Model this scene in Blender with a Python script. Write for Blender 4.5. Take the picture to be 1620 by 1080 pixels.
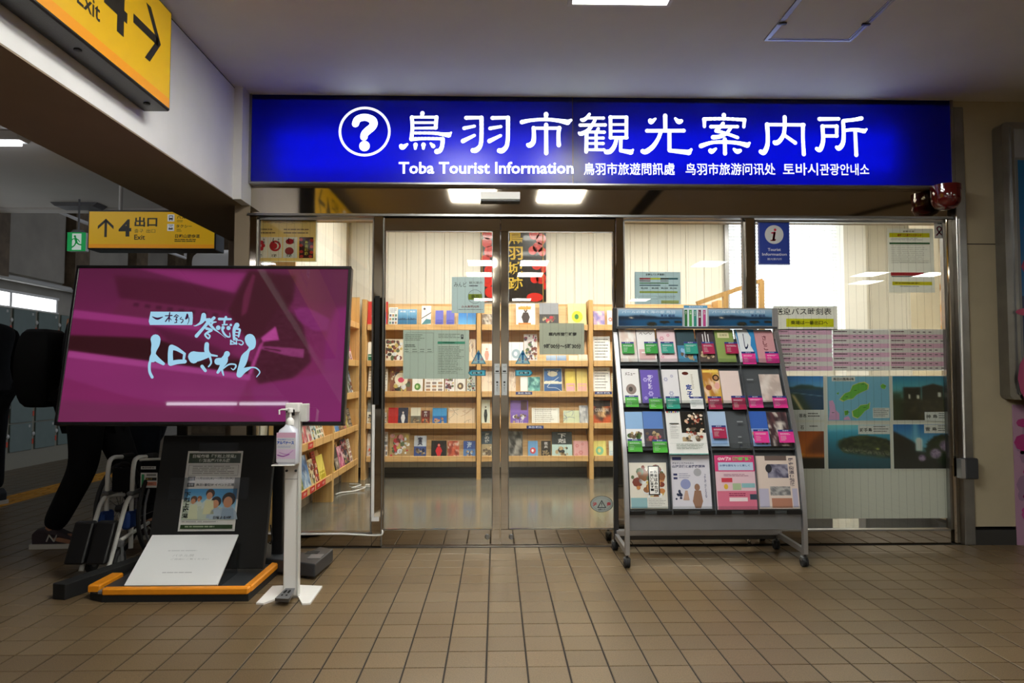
import bpy, math, random
import numpy as np
from mathutils import Vector, Matrix, Euler
for o in list(bpy.data.objects): bpy.data.objects.remove(o)
SC = bpy.context.scene
COL = SC.collection
R = math.radians
# ---------------------------------------------------------------- camera, world, light, exposure
F_PX = 1120.0
cam = bpy.data.cameras.new('camera'); cam.sensor_width = 36.0; cam.lens = 36.0*F_PX/1620.0
cam.clip_start = 0.05; cam.clip_end = 100
camo = bpy.data.objects.new('camera', cam); COL.objects.link(camo)
CP = Vector((0, 0, 1.08))
camo.location = CP; camo.rotation_euler = (R(92.66), 0, R(-1.28))
SC.camera = camo
CR = camo.rotation_euler.to_matrix()
w = bpy.data.worlds.new('world'); SC.world = w; w.use_nodes = True
w.node_tree.nodes['Background'].inputs[0].default_value = (0.75, 0.85, 1.0, 1)
w.node_tree.nodes['Background'].inputs[1].default_value = 1.0
SC.view_settings.view_transform = 'Standard'; SC.view_settings.look = 'None'
SC.view_settings.gamma = 1.0; SC.view_settings.exposure = 0.0; SC.view_settings.use_curve_mapping = False
SC.cycles.max_bounces = 10; SC.cycles.transparent_max_bounces = 24; SC.cycles.glossy_bounces = 5
SC.cycles.sample_clamp_indirect = 6.0; SC.cycles.caustics_reflective = False; SC.cycles.caustics_refractive = False
SC.cycles.use_denoising = True
HALL_L = 30.0      # radiance of the hall's square ceiling panels
SHOP_L = 24.0      # radiance of the office's ceiling panels
TUBE_L = 14.0       # tubes in the corridor
SKY_L = 4.0        # daylight outside the windows
SIGN_TUBE_L = 8.0

def at(px, py, Y):
    d = CR @ Vector(((px-810)/F_PX, -(py-540)/F_PX, -1))
    return CP + d*(Y/d.y)
def onfloor(px, py, z=0.0):
    d = CR @ Vector(((px-810)/F_PX, -(py-540)/F_PX, -1))
    return CP + d*((z-CP.z)/d.z)
def onx(px, py, X):
    d = CR @ Vector(((px-810)/F_PX, -(py-540)/F_PX, -1))
    return CP + d*(X/d.x)
def onplane(px, py, p0, n):
    d = CR @ Vector(((px-810)/F_PX, -(py-540)/F_PX, -1))
    return CP + d*((p0-CP).dot(n)/d.dot(n))
Y0 = onfloor(785, 864).y
ZC = 2.86
# ---------------------------------------------------------------- materials
def lin(c):
    if isinstance(c, str):
        c = c.lstrip('#'); c = tuple(int(c[i:i+2], 16)/255 for i in (0, 2, 4))
    return tuple((x/12.92 if x <= 0.04045 else ((x+0.055)/1.055)**2.4) for x in c[:3])
M = {}
def mat(name, col, rough=0.5, metal=0.0, spec=0.5, bump=0.0, bscale=60, emit=0.0, var=0.0, vscale=8, alpha=1.0, coat=0.0):
    m = bpy.data.materials.new(name); m.use_nodes = True; n = m.node_tree.nodes; l = m.node_tree.links
    b = n['Principled BSDF']; c = lin(col)+(1,)
    b.inputs['Base Color'].default_value = c; b.inputs['Roughness'].default_value = rough
    b.inputs['Metallic'].default_value = metal; b.inputs['Specular IOR Level'].default_value = spec
    b.inputs['Alpha'].default_value = alpha; b.inputs['Coat Weight'].default_value = coat
    if emit:
        b.inputs['Emission Color'].default_value = c; b.inputs['Emission Strength'].default_value = emit
    tc = n.new('ShaderNodeNewGeometry')
    if var:
        no = n.new('ShaderNodeTexNoise'); no.inputs['Scale'].default_value = vscale; no.inputs['Detail'].default_value = 5
        l.new(tc.outputs['Position'], no.inputs['Vector'])
        mp = n.new('ShaderNodeMapRange'); mp.inputs[1].default_value = 0.3; mp.inputs[2].default_value = 0.7
        mp.inputs[3].default_value = 1-var; mp.inputs[4].default_value = 1+var
        l.new(no.outputs[0], mp.inputs[0])
        vm = n.new('ShaderNodeVectorMath'); vm.operation = 'SCALE'; vm.inputs[0].default_value = c[:3]
        l.new(mp.outputs[0], vm.inputs['Scale']); l.new(vm.outputs[0], b.inputs['Base Color'])
    if bump:
        no = n.new('ShaderNodeTexNoise'); no.inputs['Scale'].default_value = bscale; no.inputs['Detail'].default_value = 3
        l.new(tc.outputs['Position'], no.inputs['Vector'])
        bu = n.new('ShaderNodeBump'); bu.inputs['Strength'].default_value = bump; bu.inputs['Distance'].default_value = 0.01
        l.new(no.outputs[0], bu.inputs['Height']); l.new(bu.outputs[0], b.inputs['Normal'])
    M[name] = m
    return m
def emis(name, col, s):
    m = bpy.data.materials.new(name); m.use_nodes = True; n = m.node_tree.nodes; l = m.node_tree.links
    n.remove(n['Principled BSDF']); e = n.new('ShaderNodeEmission'); e.inputs[0].default_value = lin(col)+(1,); e.inputs[1].default_value = s
    l.new(e.outputs[0], n['Material Output'].inputs[0]); M[name] = m; return m
def attr_mat(name, rough, emit=0.0, base=1.0, coat=0.0):
    m = bpy.data.materials.new(name); m.use_nodes = True; n = m.node_tree.nodes; l = m.node_tree.links
    b = n['Principled BSDF']; a = n.new('ShaderNodeAttribute'); a.attribute_name = 'col'
    b.inputs['Roughness'].default_value = rough; b.inputs['Coat Weight'].default_value = coat; b.inputs['Coat Roughness'].default_value = 0.05
    if base > 0: l.new(a.outputs['Color'], b.inputs['Base Color'])
    else: b.inputs['Base Color'].default_value = (0.01, 0.01, 0.01, 1)
    if emit:
        l.new(a.outputs['Color'], b.inputs['Emission Color']); b.inputs['Emission Strength'].default_value = emit
    M[name] = m
attr_mat('print', 0.5); attr_mat('print_gloss', 0.22, coat=0.4)
attr_mat('print_thin', 0.5)
_m = M['print_thin']; _n = _m.node_tree.nodes; _l = _m.node_tree.links; _t = _n.new('ShaderNodeBsdfTranslucent'); _x = _n.new('ShaderNodeMixShader'); _x.inputs[0].default_value = 0.5
_l.new([q for q in _n if q.type == 'ATTRIBUTE'][0].outputs['Color'], _t.inputs[0]); _l.new(_n['Principled BSDF'].outputs[0], _x.inputs[1]); _l.new(_t.outputs[0], _x.inputs[2]); _l.new(_x.outputs[0], _n['Material Output'].inputs[0])
attr_mat('screen', 0.025, emit=0.9, base=0); attr_mat('lit_sign', 0.4, emit=0.3, base=1)
attr_mat('lit_sign_hot', 0.4, emit=1.0, base=1)
mat('steel_mirror', '#b5aa9a', 0.05, 1.0, bump=0.012, bscale=2.5)
mat('steel', '#9a9a9a', 0.28, 1.0, var=0.15, vscale=6)
mat('steel_dark', '#4a4a4c', 0.35, 0.8)
mat('aluminium', '#b5b5b8', 0.35, 0.85)
mat('grey_metal', '#77777a', 0.45, 0.3, var=0.08)
mat('ceiling_paint', '#dedad4', 0.75, var=0.03, vscale=3)
mat('beam_white', '#e2e0e0', 0.6, var=0.04, vscale=4)
mat('beam_brown', '#93836f', 0.7, var=0.06, vscale=3)
mat('beam_seam', '#2a2724', 0.7)
mat('pillar_cream', '#aba087', 0.5, var=0.05, vscale=5)
mat('corridor_wall', '#a39c90', 0.7, var=0.12, vscale=3)
mat('corridor_post', '#6b5a45', 0.7, var=0.3, vscale=9)
mat('shop_wall', '#e4dfd3', 0.55, var=0.02, vscale=4)
mat('shop_white', '#efece4', 0.5)
mat('shop_floor', '#6d6b62', 0.16, var=0.05, vscale=3)
mat('skirting_dark', '#2e2d2c', 0.5)
mat('black_plastic', '#0d0d0f', 0.35, bump=0.1, bscale=200)
mat('black_matt', '#0b0b0c', 0.7)
mat('dark_grey', '#323438', 0.45)
mat('rack_grey', '#3e4146', 0.4)
mat('tray_grey', '#4c5055', 0.35)
mat('white_plastic', '#e6e4e2', 0.35)
mat('pedal_grey', '#77777a', 0.4); mat('grey_plastic', '#585858', 0.4)
mat('orange_rubber', '#e08a10', 0.5, var=0.08, vscale=20)
mat('rubber', '#17171a', 0.7)
mat('white_tube', '#c9c8c4', 0.3)
mat('blue_cloth', '#173a7a', 0.8)
mat('black_cloth', '#08080a', 0.9, var=0.3, vscale=15, spec=0.2)
mat('navy_cloth', '#0a0f17', 0.9, var=0.3, vscale=15, spec=0.2)
mat('skin', '#9a6b52', 0.55); mat('hair', '#0c0a09', 0.6)
mat('shoe', '#2b1f25', 0.7); mat('shoe_sole', '#b9b6ae', 0.6)
mat('locker_green', '#6f7d76', 0.4, var=0.05); mat('locker_frame', '#8c8674', 0.5)
mat('red_tag', '#d2492a', 0.5); mat('dial_white', '#c4c2ba', 0.3)
mat('tactile', '#c58a12', 0.6, var=0.1, vscale=20)
mat('grout', '#28221d', 0.9)
mat('paper', '#e8e8e6', 0.55); mat('cord_yellow', '#caa84a', 0.6)
mat('vent_dark', '#151413', 0.6)
emis('hall_panel', '#fbfbf2', HALL_L); emis('shop_panel', '#fffaf2', SHOP_L); emis('tube_light', '#f4f6ff', TUBE_L)
emis('daylight', '#f4faff', SKY_L); emis('sign_tube', '#e8efff', SIGN_TUBE_L)
def glass(name, tint, rough=0.0, ior=1.5):
    m = bpy.data.materials.new(name); m.use_nodes = True; n = m.node_tree.nodes; l = m.node_tree.links
    n.remove(n['Principled BSDF']); t = n.new('ShaderNodeBsdfTransparent'); t.inputs[0].default_value = tint+(1,)
    g = n.new('ShaderNodeBsdfGlossy'); g.inputs['Roughness'].default_value = rough; g.inputs[0].default_value = (1, 1, 1, 1)
    # Schlick reflectance from the unsigned facing angle: both faces of a thin pane behave alike
    lw = n.new('ShaderNodeLayerWeight'); lw.inputs[0].default_value = 0.5; pw = n.new('ShaderNodeMath'); pw.operation = 'POWER'; pw.inputs[1].default_value = 5
    l.new(lw.outputs['Facing'], pw.inputs[0]); f = n.new('ShaderNodeMath'); f.operation = 'MULTIPLY_ADD'; f.inputs[1].default_value = 0.96; f.inputs[2].default_value = 0.04
    l.new(pw.outputs[0], f.inputs[0]); x = n.new('ShaderNodeMixShader')
    l.new(f.outputs[0], x.inputs[0]); l.new(t.outputs[0], x.inputs[1]); l.new(g.outputs[0], x.inputs[2])
    l.new(x.outputs[0], n['Material Output'].inputs[0]); M[name] = m
glass('glass', (0.93, 0.95, 0.93)); glass('acrylic', (0.88, 0.9, 0.9)); glass('tape', (0.55, 0.57, 0.58), 0.3)
def wood(name, c1, c2, ax='X'):
    m = bpy.data.materials.new(name); m.use_nodes = True; n = m.node_tree.nodes; l = m.node_tree.links; b = n['Principled BSDF']
    g = n.new('ShaderNodeNewGeometry'); mp = n.new('ShaderNodeMapping'); l.new(g.outputs['Position'], mp.inputs[0])
    mp.inputs['Scale'].default_value = {'X': (0.8, 9, 9), 'Z': (9, 9, 0.8)}[ax]
    no = n.new('ShaderNodeTexNoise'); no.inputs['Scale'].default_value = 4; no.inputs['Detail'].default_value = 6; no.inputs['Distortion'].default_value = 0.6
    l.new(mp.outputs[0], no.inputs[0]); r = n.new('ShaderNodeValToRGB')
    r.color_ramp.elements[0].position = 0.3; r.color_ramp.elements[0].color = lin(c1)+(1,)
    r.color_ramp.elements[1].position = 0.7; r.color_ramp.elements[1].color = lin(c2)+(1,)
    l.new(no.outputs[0], r.inputs[0]); l.new(r.outputs[0], b.inputs['Base Color']); b.inputs['Roughness'].default_value = 0.4
    M[name] = m
wood('pine', '#d6a668', '#e6bf88'); wood('pine_up', '#cfa062', '#e0b678', 'Z')
# floor tile: speckled stoneware; tone per tile from the tile's own cell
TW, TD = 0.1514, 0.1509
TX0 = onfloor(775.7, 864.4).x; TY0 = onfloor(770, 1054.7).y
def tile_mat():
    m = bpy.data.materials.new('floor_tile'); m.use_nodes = True; n = m.node_tree.nodes; l = m.node_tree.links; b = n['Principled BSDF']
    g = n.new('ShaderNodeNewGeometry')
    s = n.new('ShaderNodeVectorMath'); s.operation = 'SUBTRACT'; s.inputs[1].default_value = (TX0, TY0, 0); l.new(g.outputs['Position'], s.inputs[0])
    d = n.new('ShaderNodeVectorMath'); d.operation = 'DIVIDE'; d.inputs[1].default_value = (TW, TD, 1); l.new(s.outputs[0], d.inputs[0])
    f = n.new('ShaderNodeVectorMath'); f.operation = 'FLOOR'; l.new(d.outputs[0], f.inputs[0])
    sp = n.new('ShaderNodeSeparateXYZ'); l.new(f.outputs[0], sp.inputs[0]); cb = n.new('ShaderNodeCombineXYZ')
    l.new(sp.outputs[0], cb.inputs[0]); l.new(sp.outputs[1], cb.inputs[1])
    wn = n.new('ShaderNodeTexWhiteNoise'); wn.noise_dimensions = '2D'; l.new(cb.outputs[0], wn.inputs['Vector'])
    r = n.new('ShaderNodeValToRGB'); e = r.color_ramp.elements
    e[0].color = lin('#5e4d37')+(1,); e[1].color = lin('#69573f')+(1,); r.color_ramp.elements.new(0.5).color = lin('#63523b')+(1,)
    l.new(wn.outputs[0], r.inputs[0])
    no = n.new('ShaderNodeTexNoise'); no.inputs['Scale'].default_value = 230; no.inputs['Detail'].default_value = 2; l.new(g.outputs['Position'], no.inputs[0])
    mr = n.new('ShaderNodeMapRange'); mr.inputs[1].default_value = 0.35; mr.inputs[2].default_value = 0.68; mr.inputs[3].default_value = 0.8; mr.inputs[4].default_value = 1.35
    l.new(no.outputs[0], mr.inputs[0]); vm = n.new('ShaderNodeVectorMath'); vm.operation = 'SCALE'; l.new(r.outputs[0], vm.inputs[0]); l.new(mr.outputs[0], vm.inputs['Scale'])
    l.new(vm.outputs[0], b.inputs['Base Color']); b.inputs['Roughness'].default_value = 0.34; b.inputs['Specular IOR Level'].default_value = 0.45
    bu = n.new('ShaderNodeBump'); bu.inputs['Strength'].default_value = 0.25; bu.inputs['Distance'].default_value = 0.002; l.new(no.outputs[0], bu.inputs['Height']); l.new(bu.outputs[0], b.inputs['Normal'])
    M['floor_tile'] = m
tile_mat()
# translucent blue film of the lit sign
def film():
    m = bpy.data.materials.new('blue_film'); m.use_nodes = True; n = m.node_tree.nodes; l = m.node_tree.links
    n.remove(n['Principled BSDF']); t = n.new('ShaderNodeBsdfTranslucent'); t.inputs[0].default_value = (0.0, 0.055, 0.82, 1)
    g = n.new('ShaderNodeBsdfGlossy'); g.inputs['Roughness'].default_value = 0.25; f = n.new('ShaderNodeFresnel'); f.inputs[0].default_value = 1.45
    x = n.new('ShaderNodeMixShader'); l.new(f.outputs[0], x.inputs[0]); l.new(t.outputs[0], x.inputs[1]); l.new(g.outputs[0], x.inputs[2])
    l.new(x.outputs[0], n['Material Output'].inputs[0]); M['blue_film'] = m
film()
# ---------------------------------------------------------------- builders
def tag(o, label=None, cat=None, group=None, kind=None):
    if label: o['label'] = label
    if cat: o['category'] = cat
    if group: o['group'] = group
    if kind: o['kind'] = kind
    return o
def origin_of(p):
    t = Vector((0, 0, 0))
    while p is not None: t += p.location; p = p.parent
    return t
def thing(name, label, cat, loc=(0, 0, 0), group=None):
    o = bpy.data.objects.new(name, None); COL.objects.link(o); o.location = loc; o.empty_display_size = 0.1
    return tag(o, label, cat, group)
class MB:
    def __init__(s): s.v = []; s.f = []
    def add(s, vs, fs):
        k = len(s.v); s.v += [Vector(v) for v in vs]; s.f += [tuple(i+k for i in f) for f in fs]; return s
    def box(s, x0, x1, y0, y1, z0, z1):
        return s.add([(x0,y0,z0),(x1,y0,z0),(x1,y1,z0),(x0,y1,z0),(x0,y0,z1),(x1,y0,z1),(x1,y1,z1),(x0,y1,z1)],
                     [(0,3,2,1),(4,5,6,7),(0,1,5,4),(1,2,6,5),(2,3,7,6),(3,0,4,7)])
    def cbox(s, x0, x1, y0, y1, z0, z1, c=0.004):
        # box with chamfered edges
        c = min(c, abs(x1-x0)*0.45, abs(y1-y0)*0.45, abs(z1-z0)*0.45)
        import bmesh
        bm = bmesh.new(); bmesh.ops.create_cube(bm, size=1)
        for v in bm.verts: v.co = Vector((x0+(v.co.x+.5)*(x1-x0), y0+(v.co.y+.5)*(y1-y0), z0+(v.co.z+.5)*(z1-z0)))
        bmesh.ops.bevel(bm, geom=bm.edges[:], offset=c, segments=1, affect='EDGES', profile=0.5)
        bm.verts.index_update(); s.add([v.co.copy() for v in bm.verts], [[v.index for v in f.verts] for f in bm.faces]); bm.free(); return s
    def hexa(s, p):   # 8 corner points: bottom 4 ccw, top 4 ccw
        return s.add(p, [(0,3,2,1),(4,5,6,7),(0,1,5,4),(1,2,6,5),(2,3,7,6),(3,0,4,7)])
    def quad(s, a, b, c, d, t=0.0):
        a, b, c, d = map(Vector, (a, b, c, d))
        if not t: return s.add([a, b, c, d], [(0, 1, 2, 3)])
        n = (b-a).cross(d-a).normalized()*t
        return s.hexa([a-n, b-n, c-n, d-n, a, b, c, d])
    def tube(s, pts, r, seg=10, closed=False, cap=True):
        pts = [Vector(p) for p in pts]; n = len(pts); rs = r if isinstance(r, (list, tuple)) else [r]*n
        k = len(s.v); up = None
        for i, p in enumerate(pts):
            if closed: t = (pts[(i+1) % n]-pts[i-1]).normalized()
            else: t = (pts[min(i+1, n-1)]-pts[max(i-1, 0)]).normalized()
            if up is None: up = Vector((0, 0, 1)) if abs(t.z) < 0.9 else Vector((1, 0, 0))
            a = t.cross(up)
            if a.length < 1e-4: a = t.cross(Vector((0, 1, 0.1)))
            a.normalize(); b = a.cross(t).normalized(); up = b
            for j in range(seg):
                th = 2*math.pi*j/seg; s.v.append(p+(a*math.cos(th)+b*math.sin(th))*rs[i])
        m = n if closed else n-1
        for i in range(m):
            for j in range(seg):
                i2 = (i+1) % n; s.f.append((k+i*seg+j, k+i*seg+(j+1) % seg, k+i2*seg+(j+1) % seg, k+i2*seg+j))
        if cap and not closed:
            s.f.append(tuple(k+j for j in range(seg))[::-1]); s.f.append(tuple(k+(n-1)*seg+j for j in range(seg)))
        return s
    def cyl(s, a, b, r, seg=16): return s.tube([a, b], r, seg)
    def lathe(s, prof, c, axis='Z', seg=20):
        k = len(s.v); c = Vector(c)
        for (r, h) in prof:
            for j in range(seg):
                th = 2*math.pi*j/seg; q = (r*math.cos(th), r*math.sin(th), h)
                if axis == 'X': q = (h, r*math.cos(th), r*math.sin(th))
                if axis == 'Y': q = (r*math.sin(th), h, r*math.cos(th))
                s.v.append(c+Vector(q))
        for i in range(len(prof)-1):
            for j in range(seg): s.f.append((k+i*seg+j, k+i*seg+(j+1) % seg, k+(i+1)*seg+(j+1) % seg, k+(i+1)*seg+j))
        s.f.append(tuple(k+j for j in range(seg))[::-1]); s.f.append(tuple(k+(len(prof)-1)*seg+j for j in range(seg)))
        return s
    def prism(s, pts, a, b, axis='Y'):
        n = len(pts)
        def P(p, h): return {'Y': (p[0], h, p[1]), 'X': (h, p[0], p[1]), 'Z': (p[0], p[1], h)}[axis]
        return s.add([P(p, a) for p in pts]+[P(p, b) for p in pts],
                     [tuple(range(n)), tuple(range(2*n-1, n-1, -1))]+[(i, i+n, (i+1) % n+n, (i+1) % n) for i in range(n)])
    def build(s, name, m, parent=None, smooth=False, kind=None, label=None, bevel=0):
        off = origin_of(parent)
        me = bpy.data.meshes.new(name); me.from_pydata([tuple(v-off) for v in s.v], [], s.f)
        me.materials.append(M[m] if isinstance(m, str) else m)
        import bmesh
        bm = bmesh.new(); bm.from_mesh(me); bmesh.ops.recalc_face_normals(bm, faces=bm.faces); bm.to_mesh(me); bm.free()
        if smooth:
            for p in me.polygons: p.use_smooth = True
            try: me.set_sharp_from_angle(angle=R(40))
            except Exception: pass
        o = bpy.data.objects.new(name, me); COL.objects.link(o)
        if parent: o.parent = parent
        if bevel:
            b = o.modifiers.new('b', 'BEVEL'); b.width = bevel; b.segments = 2; b.limit_method = 'ANGLE'
        return tag(o, label, None, None, kind)
def struct(name, mb, m, parent=None): return mb.build(name, m, parent, kind=None if parent else 'structure')
def box(name, m, parent, *a, **k): return MB().box(*a).build(name, m, parent, **k)
# printed sheets: thin bodies whose flat print is inlaid in colour
_G = {}
def glyphs(s, bold):
    if (s, bold) not in _G:
        c = bpy.data.curves.new('t', 'FONT'); c.body = s; c.offset = bold; c.resolution_u = 2
        o = bpy.data.objects.new('t', c); me = o.to_mesh()
        v = [(q.co.x, q.co.y) for q in me.vertices]; f = [tuple(p.vertices) for p in me.polygons]
        o.to_mesh_clear(); bpy.data.objects.remove(o); bpy.data.curves.remove(c)
        _G[(s, bold)] = (v, f)
    return _G[(s, bold)]
def cr(pts, n=5):
    if len(pts) < 3: return pts
    out = []; P = [pts[0]]+list(pts)+[pts[-1]]
    for i in range(1, len(P)-2):
        for k in range(n):
            t = k/n; a, b, c, d = P[i-1], P[i], P[i+1], P[i+2]
            out.append(tuple(0.5*(2*b[j]+(c[j]-a[j])*t+(2*a[j]-5*b[j]+4*c[j]-d[j])*t*t+(3*b[j]-a[j]-3*c[j]+d[j])*t**3) for j in range(len(b))))
    out.append(pts[-1]); return out
def _h(i, j, s): 
    x = np.sin(i*127.1+j*311.7+s*74.7)*43758.5453
    return x-np.floor(x)
def noise(U, V, sc=5, seed=0, octv=3):
    r = 0; a = 0.5; tot = 0
    for k in range(octv):
        x = U*sc; y = V*sc; i = np.floor(x); j = np.floor(y); fx = x-i; fy = y-j; fx = fx*fx*(3-2*fx); fy = fy*fy*(3-2*fy)
        n = (_h(i, j, seed+k)*(1-fx)+_h(i+1, j, seed+k)*fx)*(1-fy)+(_h(i, j+1, seed+k)*(1-fx)+_h(i+1, j+1, seed+k)*fx)*fy
        r = r+a*n; tot += a; a *= 0.5; sc *= 2
    return r/tot
class Sheet:
    def __init__(s, x0, y0, x1, y1, w, h, t=0.002, bg='#ffffff', dz=0.0004):
        s.x0, s.y0, s.x1, s.y1, s.w, s.h, s.t, s.dz = x0, y0, x1, y1, w, h, t, dz
        s.V = []; s.F = []; s.C = []; s.L = 0; s.gain = 1
        if bg is not None:
            a = -w/2
            c = lin(bg); s.V += [(a, 0, 0), (-a, 0, 0), (-a, t, 0), (a, t, 0), (a, 0, h), (-a, 0, h), (-a, t, h), (a, t, h)]
            s.F += [(0,3,2,1),(4,5,6,7),(0,1,5,4),(1,2,6,5),(2,3,7,6),(3,0,4,7)]; s.C += [[c]*4]*6
    def P(s, x, y):
        return ((x-s.x0)/(s.x1-s.x0)*s.w-s.w/2, -s.L*s.dz, (s.y1-y)/(s.y1-s.y0)*s.h)
    def poly(s, pts, col, lift=True):
        if lift: s.L += 0
        k = len(s.V); s.V += [s.P(*p) for p in pts]; n = len(pts)
        ar = sum(pts[i][0]*pts[(i+1) % n][1]-pts[(i+1) % n][0]*pts[i][1] for i in range(n))
        idx = tuple(range(k, k+n)); s.F.append(idx if ar < 0 else idx[::-1]); s.C.append([lin(col)]*n); return s
    def up(s, n=1): s.L += n; return s
    def rect(s, x0, y0, x1, y1, col): return s.poly([(x0, y0), (x0, y1), (x1, y1), (x1, y0)], col)
    def ell(s, cx, cy, rx, ry, col, n=18): return s.poly([(cx+rx*math.cos(2*math.pi*i/n), cy+ry*math.sin(2*math.pi*i/n)) for i in range(n)], col)
    def ring(s, cx, cy, rx, ry, t, col, n=28):
        for i in range(n):
            a, b = 2*math.pi*i/n, 2*math.pi*(i+1)/n
            s.poly([(cx+rx*math.cos(a), cy+ry*math.sin(a)), (cx+rx*math.cos(b), cy+ry*math.sin(b)), (cx+(rx-t)*math.cos(b), cy+(ry-t)*math.sin(b)), (cx+(rx-t)*math.cos(a), cy+(ry-t)*math.sin(a))], col)
        return s
    def frame(s, x0, y0, x1, y1, t, col):
        s.rect(x0, y0, x1, y0+t, col); s.rect(x0, y1-t, x1, y1, col); s.rect(x0, y0, x0+t, y1, col); return s.rect(x1-t, y0, x1, y1, col)
    def txt(s, st, x0, y0, x1, y1, col, bold=0.0, vert=False):
        if vert:
            n = len(st); hh = (y1-y0)/n
            for i, ch in enumerate(st): s.txt(ch, x0, y0+i*hh+hh*0.06, x1, y0+(i+1)*hh-hh*0.06, col, bold)
            return s
        v, f = glyphs(st, bold)
        if not v: return s
        xs = [q[0] for q in v]; ys = [q[1] for q in v]; ax, bx, ay, by = min(xs), max(xs), min(ys), max(ys)
        k = len(s.V); c = lin(col)
        s.V += [s.P(x0+(q[0]-ax)/(bx-ax+1e-9)*(x1-x0), y1-(q[1]-ay)/(by-ay+1e-9)*(y1-y0)) for q in v]
        for p in f: s.F.append(tuple(i+k for i in p)); s.C.append([c]*len(p))
        return s
    def lines(s, x0, y0, x1, y1, n, col, seed=0, fill=0.45):
        rr = random.Random(seed*7+n); hh = (y1-y0)/n
        for i in range(n):
            x = x0; e = x1-(x1-x0)*rr.random()*0.3; y = y0+i*hh
            while x < e:
                q = min(e, x+(x1-x0)*(0.06+0.2*rr.random())); s.rect(x, y, q, y+hh*fill, col); x = q+(x1-x0)*0.02
        return s
    def specks(s, x0, y0, x1, y1, n, cols, seed=0, r=(0.04, 0.12)):
        rr = random.Random(seed); W = x1-x0; H = y1-y0
        for i in range(n):
            a = r[0]+(r[1]-r[0])*rr.random(); cx = x0+W*(a+rr.random()*(1-2*a)); cy = y0+H*(a+rr.random()*(1-2*a)); s.up(1) if i % 8 == 0 else None
            m = min(W, H)*1.0
            s.ell(cx, cy, min(a*m*(0.7+rr.random()*.6), cx-x0, x1-cx), min(a*m*(0.7+rr.random()*.6), cy-y0, y1-cy), rr.choice(cols), 8)
        return s
    def stroke(s, pts, col, sx=1, sy=1, ox=0, oy=0):
        q = [(p[0]/sx+ox, p[1]/sy+oy, p[2]/sx) for p in cr(pts)]
        for i, (x, y, wd) in enumerate(q):
            s.ell(x, y, wd/2, wd/2, col, 12)
            if i:
                a, b, c0 = q[i-1]; dx, dy = x-a, y-b; L = math.hypot(dx, dy)+1e-9; nx, ny = -dy/L, dx/L
                s.poly([(a+nx*c0/2, b+ny*c0/2), (x+nx*wd/2, y+ny*wd/2), (x-nx*wd/2, y-ny*wd/2), (a-nx*c0/2, b-ny*c0/2)], col)
        return s
    def photo(s, x0, y0, x1, y1, nx, ny, fn):
        U, Vv = np.meshgrid(np.linspace(0, 1, nx+1), np.linspace(0, 1, ny+1)); c = np.clip(fn(U, Vv), 0, 1)
        c = np.where(c <= 0.04045, c/12.92, ((c+0.055)/1.055)**2.4); k = len(s.V)
        for j in range(ny+1):
            for i in range(nx+1): s.V.append(s.P(x0+(x1-x0)*i/nx, y0+(y1-y0)*j/ny))
        C = [[tuple(c[j, i]) for i in range(nx+1)] for j in range(ny+1)]
        for j in range(ny):
            for i in range(nx):
                a = k+j*(nx+1)+i; s.F.append((a, a+nx+1, a+nx+2, a+1)); s.C.append([C[j][i], C[j+1][i], C[j+1][i+1], C[j][i+1]])
        return s
    def build(s, name, m='print', parent=None, loc=(0, 0, 0), rot=(0, 0, 0), label=None, cat=None, group=None):
        me = bpy.data.meshes.new(name); me.from_pydata(s.V, [], s.F); me.materials.append(M[m])
        at_ = me.color_attributes.new('col', 'FLOAT_COLOR', 'CORNER')
        if s.gain != 1: s.C = [[tuple(min(q*s.gain, 0.86) for q in c) for c in cs] for cs in s.C]
        flat = [x for cs in s.C for c in cs for x in (c[0], c[1], c[2], 1.0)]
        at_.data.foreach_set('color', flat)
        o = bpy.data.objects.new(name, me); COL.objects.link(o)
        if parent: o.parent = parent
        o.location = Vector(loc)-origin_of(parent); o.rotation_euler = rot
        return tag(o, label, cat, group)
def mix(a, b, t):
    t = np.asarray(t)[..., None]; return np.array(a)*(1-t)+np.array(b)*t
def C(h): h = h.lstrip('#'); return np.array([int(h[i:i+2], 16)/255 for i in (0, 2, 4)])
def sig(x): return 1/(1+np.exp(-np.clip(x, -40, 40)))
def convex(U, V, pts, soft):
    m = 1; n = len(pts); cx = sum(p[0] for p in pts)/n; cy = sum(p[1] for p in pts)/n
    for i in range(n):
        (x0, y0), (x1, y1) = pts[i], pts[(i+1) % n]; dx, dy = x1-x0, y1-y0; L = math.hypot(dx, dy)
        d = ((U-x0)*dy-(V-y0)*dx)/L
        if ((cx-x0)*dy-(cy-y0)*dx) < 0: d = -d
        m = m*sig(d/soft)
    return m
def psheet(x0, y0, x1, y1, Y, t=0.002, bg='#ffffff'):
    """a sheet standing in the plane Y, given by its rectangle in the photograph; returns (sheet, location of bottom centre)"""
    a = at(x0, y1, Y); b = at(x1, y1, Y); c = at((x0+x1)/2, y0, Y)
    s = Sheet(x0, y0, x1, y1, b.x-a.x, c.z-(a.z+b.z)/2, t, bg); return s, Vector(((a.x+b.x)/2, Y, (a.z+b.z)/2))
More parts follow.
